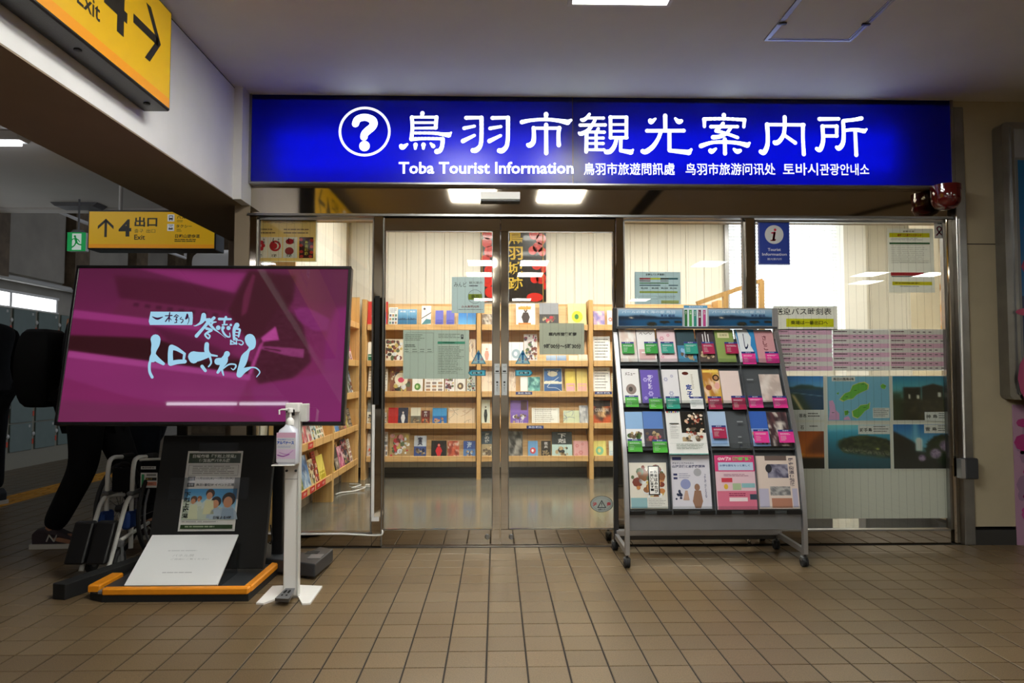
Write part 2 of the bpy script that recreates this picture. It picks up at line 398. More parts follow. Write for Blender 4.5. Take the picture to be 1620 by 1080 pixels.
# ================================================================ THE SETTING
def fb(mb, px0, py0, px1, py1, Ya, Yb, c=0):
    x0 = at(px0, (py0+py1)/2, Ya).x; x1 = at(px1, (py0+py1)/2, Ya).x
    z1 = at((px0+px1)/2, py0, Ya).z; z0 = at((px0+px1)/2, py1, Ya).z
    return mb.cbox(x0, x1, Ya, Yb, z0, z1, c) if c else mb.box(x0, x1, Ya, Yb, z0, z1)
XL, XR, YB, YF = -5.75, 9.0, -9.6, 13.0     # hall extents
XW = -1.56                                    # inner face of the office's left wall
YW = 7.56                                     # inner face of the office's back wall
XI = 4.75                                     # inner face of the office's right wall
XP = at(1513, 600, Y0).x                      # where the cream pillar begins
floor = struct('floor', MB().box(XL-.2, XR+.2, YB-.2, YF+.2, -0.12, -0.0035), 'grout')
def tile_mesh():
    me = bpy.data.meshes.new('tile'); a, b = TW/2-.0035, TD/2-.0018; c = .0022
    v = [(-a, -b, -.0034), (a, -b, -.0034), (a, b, -.0034), (-a, b, -.0034), (-a, -b, -.0008), (a, -b, -.0008), (a, b, -.0008), (-a, b, -.0008),
         (-a+c, -b+c, 0), (a-c, -b+c, 0), (a-c, b-c, 0), (-a+c, b-c, 0)]
    f = [(0,1,5,4),(1,2,6,5),(2,3,7,6),(3,0,4,7),(4,5,9,8),(5,6,10,9),(6,7,11,10),(7,4,8,11),(8,9,10,11)]
    me.from_pydata(v, [], f); me.materials.append(M['floor_tile']); return me
def to_px(p):
    q = CR.transposed() @ (Vector(p)-CP)
    if q.z > -0.1: return None
    return (810+F_PX*q.x/-q.z, 540-F_PX*q.y/-q.z, -q.z)
cells = []
for i in range(-46, 50):
    for j in range(-10, 70):
        x, y = TX0+(i+.5)*TW, TY0+(j+.5)*TD
        if y < 1.25 or x < XL or x > 7.5 or y > YF: continue
        if y > Y0+.02 and x > -2.0: continue
        q = to_px((x, y, 0)); vis = q is not None and -60 < q[0] < 1680 and q[1] < 1110
        cells.append((0 if vis else 1, y, x))
cells.sort(key=lambda c: (c[0], c[1]))
tm = tile_mesh(); rr = random.Random(3)
for k, (v, y, x) in enumerate(cells[:300]):
    o = bpy.data.objects.new('tile', tm); COL.objects.link(o); o.parent = floor
    o.location = (x, y, -rr.random()*.0008); o.rotation_euler = ((rr.random()-.5)*.004, (rr.random()-.5)*.004, 0)
tv = [tuple(v.co) for v in tm.vertices]; tf = [tuple(p.vertices) for p in tm.polygons]; mb = MB()
V_, F_ = [], []
for (v, y, x) in cells[300:]:
    k = len(V_); V_ += [(a+x, b+y, c) for a, b, c in tv]; F_ += [tuple(i+k for i in f) for f in tf]
me = bpy.data.meshes.new('distant_tile'); me.from_pydata(V_, [], F_); me.materials.append(M['floor_tile'])
o = bpy.data.objects.new('distant_tile', me); COL.objects.link(o); o.parent = floor; o['kind'] = 'stuff'
struct('floor_surface', MB().box(XL, XR, YB, 1.24, -.003, 0), 'floor_tile', floor)
# yellow tactile strip in the corridor
a = onfloor(10, 792); tg = MB()
for k in range(14):
    y = a.y-.9+k*.302
    tg.cbox(a.x-.15, a.x+.148, y, y+.298, 0, .003, .002)
    for i in range(4): tg.cbox(a.x-.12+i*.072, a.x-.09+i*.072, y+.015, y+.283, .003, .008, .002)
tag(tg.build('tactile_paving', 'tactile'), 'yellow tactile guide strip along the corridor floor', 'tactile paving')
# ceilings
ceil = struct('ceiling', MB().box(XL-.2, XR+.2, YB-.2, 7.76, ZC, ZC+.1), 'ceiling_paint')
struct('ceiling_corridor', MB().box(XL-.2, -1.4, 7.78, YF+.2, 3.6, 3.7), 'ceiling_paint')
struct('beam_corridor', MB().box(XL, -2.15, 7.6, 7.78, ZC-.02, 3.6), 'ceiling_paint')
struct('ceiling_shop', MB().box(XW-.1, XI+.1, Y0+.2, YW+.3, 2.74, 2.82), 'shop_white')
# hall walls
struct('wall_left', MB().box(XL-.2, XL, YB, YF, 0, 3.6), 'corridor_wall')
struct('wall_far', MB().box(XL, XW, YF, YF+.15, 0, 3.6), 'corridor_post')
struct('wall_rear', MB().box(XL, XR, YB-.15, YB, 0, ZC), 'beam_white')
struct('wall_right', MB().box(XR, XR+.15, YB, Y0+.5, 0, ZC), 'pillar_cream')
# the white beam along the corridor with brown soffit
beam = struct('beam', MB().box(-2.145, -1.62, YB, 7.6, 2.162, ZC-.012), 'beam_white')
struct('soffit', MB().box(-2.145, -1.621, YB, 7.6, 2.155, 2.162), 'beam_brown', beam)
struct('shadow_gap', MB().box(-2.13, -1.626, YB, Y0-.09, ZC-.014, ZC), 'beam_seam', beam)
struct('column', MB().box(-2.145, -1.67, 5.68, 6.4, 0, 2.155), 'beam_brown')
struct('pilaster', MB().box(-1.62, XW-.008, 4.34, Y0+.1, 2.155, ZC), 'beam_white')
# left wall of the office: brown end towards the hall, cream boards inside
wl = struct('wall_office_left', MB().box(-1.665, XW-.012, Y0-.005, YW+.1, 0, ZC), 'beam_brown')
wb = struct('wall_back', MB().box(XW-.1, XI+.1, YW, YW+.14, 0, 2.8), 'shop_wall')
struct('wall_office_right', MB().box(XI, XI+.12, Y0+.1, YW, 0, 2.8), 'shop_wall')
def board_mesh(w, h):
    me = bpy.data.meshes.new('wall_board'); b = MB().cbox(-w/2, w/2, 0, .012, 0, h, .003)
    me.from_pydata([tuple(v) for v in b.v], [], b.f); me.materials.append(M['shop_wall']); return me
WINX0, WINX1 = at(1152, 450, YW).x, at(1318, 450, YW).x
WINZ0, WINZ1 = 1.25, at(1235, 352, YW).z
bw = .197; bm_full = board_mesh(bw, 2.56); x = XW+.005
while x+bw < XI:
    if x+bw < WINX0+.02 or x > WINX1-.02:
        o = bpy.data.objects.new('wall_board', bm_full); COL.objects.link(o); o.parent = wb; o.location = (x+bw/2, YW-.012, .18)
    x += bw+.003
bm2 = board_mesh(bw, 2.56); y = Y0+.25
while y+bw < YW-.02:
    o = bpy.data.objects.new('wall_board', bm2); COL.objects.link(o); o.parent = wl; o.location = (XW-.012+.0, y+bw/2, .18); o.rotation_euler = (0, 0, R(90)); o.location = (XW, y+bw/2, .18)
    y += bw+.003
struct('baseboard_back', MB().box(XW, XI, YW-.022, YW-.0125, 0, .1), 'skirting_dark')
struct('floor_shop', MB().box(XW-.05, XI+.1, Y0+.085, YW+.1, -.003, .002), 'shop_floor')
# white jog and lighter strip right of the window
struct('column_office', MB().box(at(1336, 450, 7.3).x, at(1371, 450, 7.3).x, 7.3, YW-.013, 0, 2.74), 'shop_white')
# office window with blinds (daylight)
w1 = thing('window_1', None, None, ((WINX0+WINX1)/2, YW, WINZ0)); w1['kind'] = 'structure'
fr = MB(); e = .045
fr.box(WINX0-e, WINX0, YW-.05, YW+.02, WINZ0-e, WINZ1+e).box(WINX1, WINX1+e, YW-.05, YW+.02, WINZ0-e, WINZ1+e)
fr.box(WINX0, WINX1, YW-.05, YW+.02, WINZ1, WINZ1+e).box(WINX0, WINX1, YW-.05, YW+.02, WINZ0-e, WINZ0)
fr.build('window_frame', 'aluminium', w1)
box('pane', 'daylight', w1, WINX0, WINX1, YW-.014, YW-.006, WINZ0, WINZ1)
bl = thing('window_blind', 'white slatted blind hanging in front of the office window', 'blind', ((WINX0+WINX1)/2, YW-.1, WINZ1))
box('head_rail', 'white_plastic', bl, WINX0-.03, WINX1+.03, YW-.12, YW-.07, WINZ1-.01, WINZ1+.04)
me = None; z = WINZ1-.03; k = 0
while z > WINZ0-.02:
    if me is None:
        s = MB().hexa([(WINX0-.02, YW-.112, z), (WINX1+.02, YW-.112, z), (WINX1+.02, YW-.082, z-.008), (WINX0-.02, YW-.082, z-.008),
                       (WINX0-.02, YW-.112, z+.0012), (WINX1+.02, YW-.112, z+.0012), (WINX1+.02, YW-.082, z-.0068), (WINX0-.02, YW-.082, z-.0068)]).build('slat', 'white_plastic', bl); me = s; z00 = z
    else:
        s = me.copy(); COL.objects.link(s); s.parent = bl; s.location = (0, 0, z-z00)
    z -= .036
# ---------------------------------------------------------------- shopfront
YS = Y0+.0            # face of the mirror-steel frame
front = thing('trim_shopfront', None, None, (0, YS, 0)); front['kind'] = 'structure'
box('header_panel', 'steel_mirror', front, at(391, 320, YS).x, XP, YS+.005, YS+.1, at(785, 340, YS).z, at(785, 290.5, YS-.04).z-.01)
s_ = MB(); fb(s_, 391, 339.5, 1513, 343, YS-.012, YS+.06); s_.build('header_sill', 'steel', front)
for (a, b, nm) in [(391, 402, 'post'), (589.5, 604, 'post'), (975.5, 988, 'post'), (1183, 1198, 'post'), (1504, 1513.5, 'post')]:
    q = MB(); x0, x1 = at(a, 600, YS).x, at(b, 600, YS).x
    q.cbox(x0, x1, YS, YS+.09, 0, at(785, 343, YS).z, .003).build(nm, 'steel_mirror', front)
for (a, b) in [(403, 589), (988, 1183), (1198, 1505)]:
    q = MB(); x0, x1 = at(a, 850, YS).x, at(b, 850, YS).x
    q.box(x0, x1, YS+.004, YS+.08, 0, at(785, 843, YS).z).build('base_rail', 'steel_mirror', front)
    q = MB(); q.box(x0, x1, YS+.0, YS+.05, at(785, 843, YS).z, at(785, 840.5, YS).z).build('glazing_bead', 'steel', front)
q = MB(); q.box(at(604, 860, YS).x, at(975, 860, YS).x, YS-.02, YS+.1, -.003, .004).build('threshold', 'steel', front)
struct('wall_above_sign', MB().box(XW-.1, XP, YS+.11, YS+.2, at(785, 343, YS).z, ZC), 'beam_brown')
q = MB(); q.box(at(391, 145, YS-.06).x, XP, YS-.04, YS+.1, at(785, 149, YS-.06).z, ZC-.03).build('top_rail', 'grey_metal', front)
q = MB(); q.box(at(391, 145, YS-.04).x, XP+.02, YS-.02, YS+.1, ZC-.035, ZC).build('top_cover', 'beam_brown', front)
ZT = at(785, 345, YS).z; ZB = at(785, 842, YS).z
def wires(parent, x0, x1, y, z0, z1):
    q = MB(); x = math.ceil(x0/.05)*.05
    while x < x1: q.add([(x-.0004, y, z0), (x+.0004, y, z0), (x+.0004, y, z1), (x-.0004, y, z1)], [(0, 1, 2, 3)]); x += .05
    q.build('pane_wires', 'dark_grey', parent, kind='stuff')
n = 1
for (a, b) in [(402, 589.5), (988, 1183), (1198, 1504)]:
    n += 1; wn = thing('window_%d' % n, None, None, (at((a+b)/2, 840, YS).x, YS+.04, ZB)); wn['kind'] = 'structure'
    x0, x1 = at(a, 600, YS).x, at(b, 600, YS).x
    box('glass_pane', 'glass', wn, x0, x1, YS+.036, YS+.042, ZB, ZT); wires(wn, x0, x1, YS+.0435, ZB, ZT)
    q = MB(); q.box(x0, x1, YS+.02, YS+.055, ZT-.012, ZT+.004).box(x0, x0+.012, YS+.02, YS+.055, ZB, ZT).box(x1-.012, x1, YS+.02, YS+.055, ZB, ZT)
    q.build('window_frame', 'steel', wn)
for n, (a, b, stile, hinge, lockx) in enumerate([(604.5, 791.2, 'r', 604.5, 771), (792.2, 975, 'l', 975, 809)]):
    d = thing('door_%d' % (n+1), None, None, (at((a+b)/2, 860, YS).x, YS+.03, .01)); d['kind'] = 'structure'
    x0, x1 = at(a, 600, YS).x, at(b, 600, YS).x; zt = at(785, 345, YS).z; zr = at(785, 365.5, YS).z; zb = at(785, 838, YS).z
    sw = at(791.2, 600, YS).x-at(779, 600, YS).x; hw = .014
    xs0 = x0+(hw if stile == 'r' else sw); xs1 = x1-(sw if stile == 'r' else hw); ya, yb = YS+.012, YS+.05
    MB().cbox(x0, x1, ya, yb, zr, zt, .002).build('top_rail', 'steel_mirror', d)
    MB().cbox(x0, x1, ya, yb, .008, zb, .002).build('bottom_rail', 'steel_mirror', d)
    MB().cbox(x0, xs0, ya-.001, yb+.001, zb, zr, .002).build('stile', 'steel_mirror', d)
    MB().cbox(xs1, x1, ya-.001, yb+.001, zb, zr, .002).build('stile', 'steel_mirror', d)
    q = MB(); q.box(xs0, xs1, ya-.003, ya, zr-.004, zr).box(xs0, xs1, ya-.003, ya, zb, zb+.006).box(xs0, xs0+.003, ya-.003, ya, zb, zr).box(xs1-.003, xs1, ya-.003, ya, zb, zr)
    q.build('glazing_bead', 'steel', d)
    box('glass_pane', 'glass', d, xs0, xs1, YS+.028, YS+.034, zb, zr); wires(d, xs0, xs1, YS+.0355, zb, zr)
    p = at(lockx, 848.5, ya); lk = MB().lathe([(.017, 0), (.017, -.004), (.011, -.006), (.009, -.004), (.004, -.004)], (p.x, ya, p.z), 'Y').build('lock_cylinder', 'steel', d, smooth=True)
    # pull strip on the meeting stile: black plate with two grey labels
    pa = 786.5 if n == 0 else 798
    s, loc = psheet(pa-4.2, 575, pa+4.2, 625, ya-.003, .003, '#b9bdbf')
    s.up().rect(pa-4.2, 590, pa+4.2, 590.6, '#555555'); s.txt('入口', pa-2.6, 578, pa+2.6, 581, '#333333'); s.rect(pa-2.6, 586, pa+2.6, 588.5, '#222222')
    s.rect(pa-1.5, 603, pa+1.5, 606, '#333333'); s.ell(pa, 609, 1.2, 1, '#222222', 8); s.txt('自動ドア', pa-1.2, 611, pa+1.2, 620, '#555555', vert=True)
    s.build('label_plate', 'print', d, loc)
q = MB(); q.box(at(607, 600, YS).x-.012, at(607, 600, YS).x-.004, YS+.004, YS+.012, .004, ZT).build('jamb_line', 'steel', front)
q = MB(); fb(q, 592.5, 468, 600, 640, YS-.0008, YS+.0002); q.build('black_insert', 'black_plastic', front)
# header over the doors, dark gap
q = MB(); fb(q, 604, 343, 975, 345.4, YS+.02, YS+.06); q.build('head_gap', 'vent_dark', front)
# lit sign
sg = thing('office_sign', 'long backlit blue sign with white lettering above the office doors', 'sign', ((at(950, 220, YS).x), YS, at(950, 291, YS-.1).z))
YG = YS-.04
sx0, sx1 = at(398, 220, YG).x, at(1504, 220, YG).x; sz0, sz1 = at(785, 290.5, YG).z, at(785, 152, YG).z
xm = at(906, 220, YG).x
c = MB(); c.box(sx0, sx1, YS+.088, YS+.093, sz0, sz1).box(sx0-.012, sx0, YG-.008, YS+.09, sz0, sz1).box(sx1, sx1+.012, YG-.008, YS+.09, sz0, sz1)
c.box(sx0-.012, sx1+.012, YG-.008, YS+.09, sz1, sz1+.008).box(sx0-.012, sx1+.012, YG-.008, YS+.09, sz0-.008, sz0)
c.build('sign_case', 'white_plastic', sg)
ed = MB().box(sx0-.013, sx1+.013, YG-.012, YG-.006, sz1-.002, sz1+.009).box(sx0-.013, sx1+.013, YG-.012, YG-.006, sz0-.009, sz0+.002).box(sx0-.014, sx0+.002, YG-.012, YG-.006, sz0, sz1).box(sx1-.002, sx1+.014, YG-.012, YG-.006, sz0, sz1)
ed.build('sign_edge', 'steel', sg)
for (a, b) in [(sx0, xm-.0015), (xm+.0015, sx1)]: box('face_panel', 'blue_film', sg, a, b, YG-.001, YG+.001, sz0, sz1)
box('divider', 'steel_dark', sg, xm-.002, xm+.002, YG-.0015, YS+.08, sz0, sz1)
for (a, b) in [(435, 655), (665, 890), (935, 1170), (1185, 1415)]:
    for py in (222, 258):
        p, q_ = at(a, py, YG), at(b, py, YG)
        MB().cyl((p.x, YG+.07, p.z), (q_.x, YG+.07, q_.z), .013, 12).build('tube_lamp', 'sign_tube', sg)
s = Sheet(398, 152, 1504, 290.5, sx1-sx0, sz1-sz0, bg=None); s.L = 6
# y correction: the sign's lower edge runs from 287 to 293 across the photograph
def yc(x, y): 
    k = (x-951)/(1504-398); f = 1+k*0.0224; return 592+(y-592)/(1/f if False else (1-k*0.0224))
_P = s.P
s.P = lambda x, y: _P(x, yc(x, y))
W = '#f4fbff'
s.ring(573.5, 207, 40.5, 39.5, 4.0, W, 48)
s.stroke([(559,195,11),(562,188,11),(569,184.8,11),(577,184.8,11),(585,188.5,12),(587.5,194,12.5),(585,200,12),(578,206,12),(573.5,211,11.5),(572.5,216,11.5)], W)
s.ell(573.5, 230, 8.4, 8.4, W, 20)
K = 1620/195
TITLE = {620: [[(362,105,56),(355,150,44)],[(225,160,50),(232,300,46),(220,450,52)],[(220,160,36),(550,160,40)],[(545,160,52),(535,300,50)],[(240,232,34),(530,232,34)],[(240,305,32),(540,302,40)],
 [(240,368,36),(500,370,40),(620,385,46),(705,395,66)],[(705,395,60),(738,362,24)],[(220,450,50),(400,442,38),(630,445,40)],[(628,450,54),(620,540,52),(590,600,60),(550,612,66)],[(88,540,56),(110,555,66),(170,515,26)],[(275,522,58),(272,575,34)],[(378,522,58),(377,575,34)],[(470,505,28),(505,542,56)],
 [(930,168,52),(1130,165,44)],[(1132,165,54),(1132,420,52),(1115,540,54),(1060,595,66),(1020,598,60)],[(905,306,48),(1040,278,40)],[(890,475,58),(1040,400,40)],
 [(1272,170,50),(1480,165,44)],[(1478,165,54),(1476,420,52),(1460,540,54),(1405,600,66),(1362,600,60)],[(1243,308,48),(1385,284,40)],[(1235,475,58),(1382,402,40)]],
805: [[(440,120,62),(437,180,48)],[(120,225,56),(250,200,44),(440,190,44),(600,205,50),(720,228,70)],[(720,228,66),(768,198,36)],[(275,300,50),(280,400,54),(270,490,62),(225,530,66),(200,522,44)],[(270,305,42),(620,305,44)],[(612,300,52),(600,400,50),(605,530,56)],[(440,258,54),(440,635,54)],
 [(1010,118,34),(970,170,44),(925,198,50),(900,190,30)],[(985,170,38),(1195,172,40)],[(885,265,44),(1218,262,44)],[(1085,190,40),(1040,270,44),(980,340,50),(900,378,54),(870,366,30)],[(1000,355,38),(1205,358,42)],[(970,370,50),(968,500,48),(964,618,46)],[(1125,310,40),(1095,370,42)],[(1095,370,42),(1095,580,42)],[(985,435,32),(1190,435,40)],[(985,507,32),(1190,507,40)],[(975,590,34),(1200,590,38)],
 [(1285,160,50),(1285,430,46)],[(1280,160,42),(1500,160,42)],[(1495,165,50),(1492,430,48)],[(1300,257,34),(1480,257,34)],[(1300,345,34),(1480,345,34)],[(1280,430,44),(1500,430,44)],[(1365,440,46),(1335,540,54),(1280,610,60),(1225,620,58)],[(1420,440,50),(1415,600,44)],[(1418,600,48),(1550,622,66)],[(1550,622,60),(1580,588,26)]],
995: [[(428,140,58),(428,330,54)],[(230,205,56),(245,222,60),(300,180,28)],[(560,175,30),(605,220,60),(640,210,50)],[(185,340,50),(675,338,50)],[(370,350,46),(330,450,50),(260,550,60),(170,615,66),(125,608,56)],[(482,345,54),(480,595,54)],[(485,600,50),(735,625,70)],[(735,625,64),(768,585,36)],
 [(1205,130,58),(1205,180,46)],[(940,185,46),(1200,180,42),(1480,195,46)],[(945,190,54),(945,285,42)],[(1478,195,50),(1467,290,42)],[(1030,285,48),(1385,285,44)],[(1195,240,44),(1150,295,44),(1100,340,50)],[(1100,340,46),(1230,375,42),(1385,430,42)],[(1300,290,40),(1240,370,44),(1150,415,52),(1055,425,56)],
 [(895,540,60),(1040,495,46),(1210,488,46),(1380,500,50),(1510,530,66)],[(1510,530,60),(1540,500,34)],[(1213,450,52),(1213,640,54)],[(1020,600,56),(1040,612,60),(1095,575,30)],[(1330,580,32),(1375,612,60),(1415,600,46)]],
1185: [[(198,255,58),(205,420,52),(195,540,58),(150,625,66),(105,612,52)],[(195,258,46),(690,262,46)],[(675,260,52),(672,450,48),(680,650,54)],[(434,158,54),(432,280,50),(415,390,52),(360,475,58),(310,500,62),(290,488,44)],[(430,400,44),(570,500,50)],
 [(895,185,54),(1155,182,46)],[(935,280,54),(940,400,50),(935,500,56),(895,590,60),(850,575,46)],[(930,280,42),(1125,280,44)],[(1125,280,52),(1122,410,46)],[(945,408,46),(1125,408,44)],[(1212,220,50),(1216,400,52),(1200,510,58),(1150,570,64),(1115,555,40)],[(1215,208,46),(1350,195,46),(1460,175,54)],[(1230,335,40),(1370,325,46),(1490,345,58)],[(1490,345,50),(1525,318,28)],[(1370,340,50),(1378,660,54)]]}
for ox, sts in TITLE.items():
    for st in sts: s.stroke(st, W, K, K, ox, 165)
s.txt('Toba Tourist Information', 627, 255, 901, 274, W, .022)
s.txt('鳥羽市旅遊問訊處', 917, 256.5, 1061, 276, W, .01); s.txt('鸟羽市旅游问讯处', 1078, 257, 1221, 276, W, .01); s.txt('토바시', 1233, 257, 1289, 276.5, W, .012); s.txt('관광안내소', 1292, 258, 1371, 276.5, W, .012)
s.build('sign_lettering', 'lit_sign_hot', sg, ((sx0+sx1)/2, YG, sz0))
# door sensor on the header
ds = thing('door_sensor', 'small white and black automatic door sensor above the doors', 'sensor', (at(791, 318, YS-.03).x, YS, at(791, 318, YS-.03).z))
q = MB(); fb(q, 760, 303, 823, 315, YS-.04, YS+.005, .003); q.build('sensor_cover', 'white_plastic', ds)
q = MB(); fb(q, 760, 314.6, 823, 318.5, YS-.035, YS+.005, .003); q.build('sensor_window', 'black_plastic', ds)
# red alarm beacon
p = at(1496, 297, YS-.1); p2 = at(1496, 332, YS-.1)
mat('red_lens', '#5c0208', 0.08, coat=1.0)
al = thing('alarm_beacon', 'dark red domed alarm light under the right end of the sign', 'alarm light', (p.x, YS-.1, p2.z))
r_ = (at(1517, 300, YS-.1).x-at(1475, 300, YS-.1).x)/2; hh = p.z-p2.z
MB().lathe([(.012, 0), (r_*.45, .004), (r_*.75, .016), (r_*.94, .04), (r_, .065), (r_, hh-.02), (r_*.96, hh-.018)], (p.x, YS-.1, p2.z), seg=28).build('red_dome', 'red_lens', al, smooth=True)
MB().lathe([(r_*1.03, hh-.02), (r_*1.03, hh+.012), (r_*.8, hh+.014)], (p.x, YS-.1, p2.z), seg=28).build('mounting_ring', 'red_lens', al, smooth=True)
MB().box(p.x-.02, p.x+.02, YS-.06, YS+.005, p2.z+hh-.014, p2.z+hh+.0).build('bracket', 'steel_dark', al)
# right: cream pillar and what hangs on it
yR = Y0-.03
wr = struct('wall_front', MB().box(XP+.012, XR, yR, Y0+.5, .115, ZC), 'pillar_cream')
xe = at(1609, 740, yR).x
zs = at(1550, 386, yR).z
struct('seam', MB().box(XP+.012, xe, yR-.0015, yR, zs-.003, zs+.003), 'beam_seam', wr)
struct('baseboard_right', MB().box(XP+.012, XR, yR-.006, Y0+.4, 0, at(1550, 838, yR).z), 'skirting_dark')
q = MB(); q.cbox(at(1513.5, 600, YS).x, at(1530, 600, YS).x, yR-.012, YS+.05, 0, ZC-.04, .004); q.build('trim_1', 'steel', None, kind='structure')
q = MB(); q.tube([at(1517, 346, yR-.02), at(1521, 500, yR-.02), at(1526, 724, yR-.02)], .006, 8)
tag(q.build('cable_conduit', 'white_plastic', smooth=True), 'thin grey conduit running down beside the cream pillar to the black box', 'conduit')
cb = thing('control_box', 'small dark grey control box with a pale side on the cream pillar', 'control box', (at(1535, 758, yR).x, yR, at(1535, 758, yR).z))
q = MB(); fb(q, 1528, 725, 1549, 758, yR-.055, yR, .006); q.build('box_cover', 'dark_grey', cb)
q = MB(); fb(q, 1521, 726, 1528.5, 757, yR-.05, yR-.002, .002); q.build('side_plate', 'aluminium', cb)
# illuminated map board at the right edge
lb = thing('display_board', 'steel framed display board with a blue picture, cut by the picture edge, on cream wall', 'display board', (at(1640, 632, yR).x, yR, at(1580, 632, yR).z))
xa, xb_ = at(1575, 400, yR).x, at(1575, 400, yR).x+.9; za, zb_ = at(1585, 632, yR-.1).z, at(1585, 192, yR-.1).z
def rrect(x0, x1, z0, z1, r, n=6):
    o = []
    for (cx, cz, a0) in [(x0+r, z0+r, 180), (x1-r, z0+r, 270), (x1-r, z1-r, 0), (x0+r, z1-r, 90)]:
        for k in range(n+1): a = R(a0+90*k/n); o.append((cx+r*math.cos(a), cz+r*math.sin(a)))
    return o
MB().prism(rrect(xa, xb_, za, zb_, .035), yR-.09, yR, 'Y').build('board_case', 'steel', lb, smooth=True)
MB().prism(rrect(xa+.05, xb_-.05, za+.03, zb_-.03, .01), yR-.102, yR-.09, 'Y').build('inner_frame', 'steel', lb)
s = Sheet(0, 0, 100, 200, (xb_-xa)-.14, (zb_-za)-.1, .002, '#8e9196'); s.up()
s.rect(0, 22, 100, 200, '#6e7072'); s.up(); s.rect(2, 24, 100, 200, '#0a5c93'); s.up()
s.rect(2, 128, 100, 200, '#152a55'); s.up(); s.ell(8, 140, 12, 3, '#b03a68'); s.ell(30, 190, 34, 30, '#a43c6c'); s.up().specks(2, 60, 100, 200, 20, ['#b4527e', '#c06b92', '#8a2c58'], 4, (.03, .09))
s.build('picture_face', 'print_gloss', lb, ((xa+xb_)/2, yR-.104, za+.05))
s, loc = psheet(1609, 640, 1700, 862, yR-.008, .006, '#a5809a')
s.up().specks(1609, 640, 1700, 862, 60, ['#9c1f6c', '#b0458a', '#7c1c58', '#8d6f8c'], 9, (.05, .14))
tag(s.build('floral_panel', 'print_gloss', None, loc), 'pink and magenta floral panel low on the wall at the right edge', 'panel')
# ---------------------------------------------------------------- ceiling fittings
def panel_light(x, y, w, d, label, m='hall_panel', zc=ZC, name='ceiling_light', mw=.02):
    t = thing(name, label, 'ceiling light', (x, y, zc-.02))
    q = MB(); a, b = w/2, d/2; e = mw
    q.box(x-a-e, x-a, y-b-e, y+b+e, zc-.02, zc).box(x+a, x+a+e, y-b-e, y+b+e, zc-.02, zc).box(x-a, x+a, y-b-e, y-b, zc-.02, zc).box(x-a, x+a, y+b, y+b+e, zc-.02, zc)
    q.build('light_frame', 'white_plastic', t); box('diffuser', m, t, x-a, x+a, y-b, y+b, zc-.012, zc-.006)
panel_light(.586, 2.975, .452, .62, 'square ceiling light over the hall, its edge just touching the top of the picture')
panel_light(-.26, 2.88, .452, .62, 'square ceiling light just out of the picture, left of the one touching the top')
for (x, y, lab) in [(-.23, 2.17, 'ceiling light mirrored in the header, left of the door sensor'), (.635, 2.17, 'ceiling light mirrored in the header, right of the door sensor'),
        (-.23, -2.1, 'nearer ceiling light behind the viewer, mirrored in the left door glass'), (.6, -2.1, 'nearer ceiling light behind the viewer, mirrored in the right door glass'),
        (-.3, -3.4, 'second ceiling light behind the viewer, left column'), (.6, -3.4, 'second ceiling light behind the viewer, middle column'),
        (-.3, -7.6, 'far ceiling light behind the viewer, left column'), (.6, -7.6, 'far ceiling light behind the viewer, middle column'),
        (6.6, -3.2, 'ceiling light mirrored over the bus notice, left one'), (7.7, -3.2, 'ceiling light mirrored over the bus notice, right one'), (7.1, -4.3, 'ceiling light mirrored over the bus notice, farther one'),
        (3.4, -2.1, 'nearer ceiling light behind the viewer, right column'), (3.4, -7.6, 'far ceiling light behind the viewer, right column')]: panel_light(x, y, .44, .62, lab)  # right column is added, unseen, to lift the hall's ambient light
for (x0, x1, y, lab, zc) in [(-5.35, -3.52, 5.28, 'long tube light on the corridor ceiling at the left picture edge', ZC), (-4.35, -2.45, -1.9, 'long tube light behind the viewer, mirrored in the television screen', ZC), (-5.3, -3.6, 3.0, 'long tube light of the corridor beside the viewer', ZC), (-4.6, -2.8, 10.2, 'long tube light at the far end of the corridor', 3.6)]:  # last two are extra tubes, out of view, added to brighten the corridor
    t = thing('tube_fixture', lab, 'ceiling light', ((x0+x1)/2, y, zc-.06))
    MB().prism([(y-.1, zc), (y-.05, zc-.05), (y+.05, zc-.05), (y+.1, zc)], x0, x1, 'X').build('reflector', 'white_plastic', t)
    m_ = (x0+x1)/2
    for a, b in [(x0+.02, m_-.02), (m_+.02, x1-.02)]: MB().cyl((a, y, zc-.068), (b, y, zc-.068), .016, 12).build('tube_lamp', 'tube_light', t)
# ceiling panels of the office (hidden from the camera by the header, they light the room)
for (x, y, lab) in [(-.5, 5.5, 'front left'), (.9, 5.5, 'front middle'), (2.3, 5.5, 'front right'), (-.5, 6.6, 'rear left'), (.9, 6.6, 'rear middle'), (2.3, 6.6, 'rear right'), (3.7, 6.0, 'far right')]:
    panel_light(x, y, 1.15, .3, lab+' ceiling light inside the office, hidden behind the header', 'shop_panel', 2.74)
# access hatch
hx0, hx1, hy0, hy1 = 1.44, 1.875, 3.2, 3.645
h = thing('ceiling_hatch', 'square access hatch with thin metal frame in the hall ceiling', 'ceiling hatch', ((hx0+hx1)/2, (hy0+hy1)/2, ZC-.008))
q = MB(); e = .016
q.box(hx0-e, hx0, hy0-e, hy1+e, ZC-.008, ZC).box(hx1, hx1+e, hy0-e, hy1+e, ZC-.008, ZC).box(hx0, hx1, hy0-e, hy0, ZC-.008, ZC).box(hx0, hx1, hy1, hy1+e, ZC-.008, ZC); q.build('hatch_frame', 'aluminium', h)
q = MB(); e = -.006
q.box(hx0+.002, hx0+.01, hy0+.002, hy1-.002, ZC-.006, ZC).box(hx1-.01, hx1-.002, hy0, hy1, ZC-.006, ZC).box(hx0, hx1, hy1-.01, hy1-.002, ZC-.006, ZC); q.build('inner_frame', 'aluminium', h)
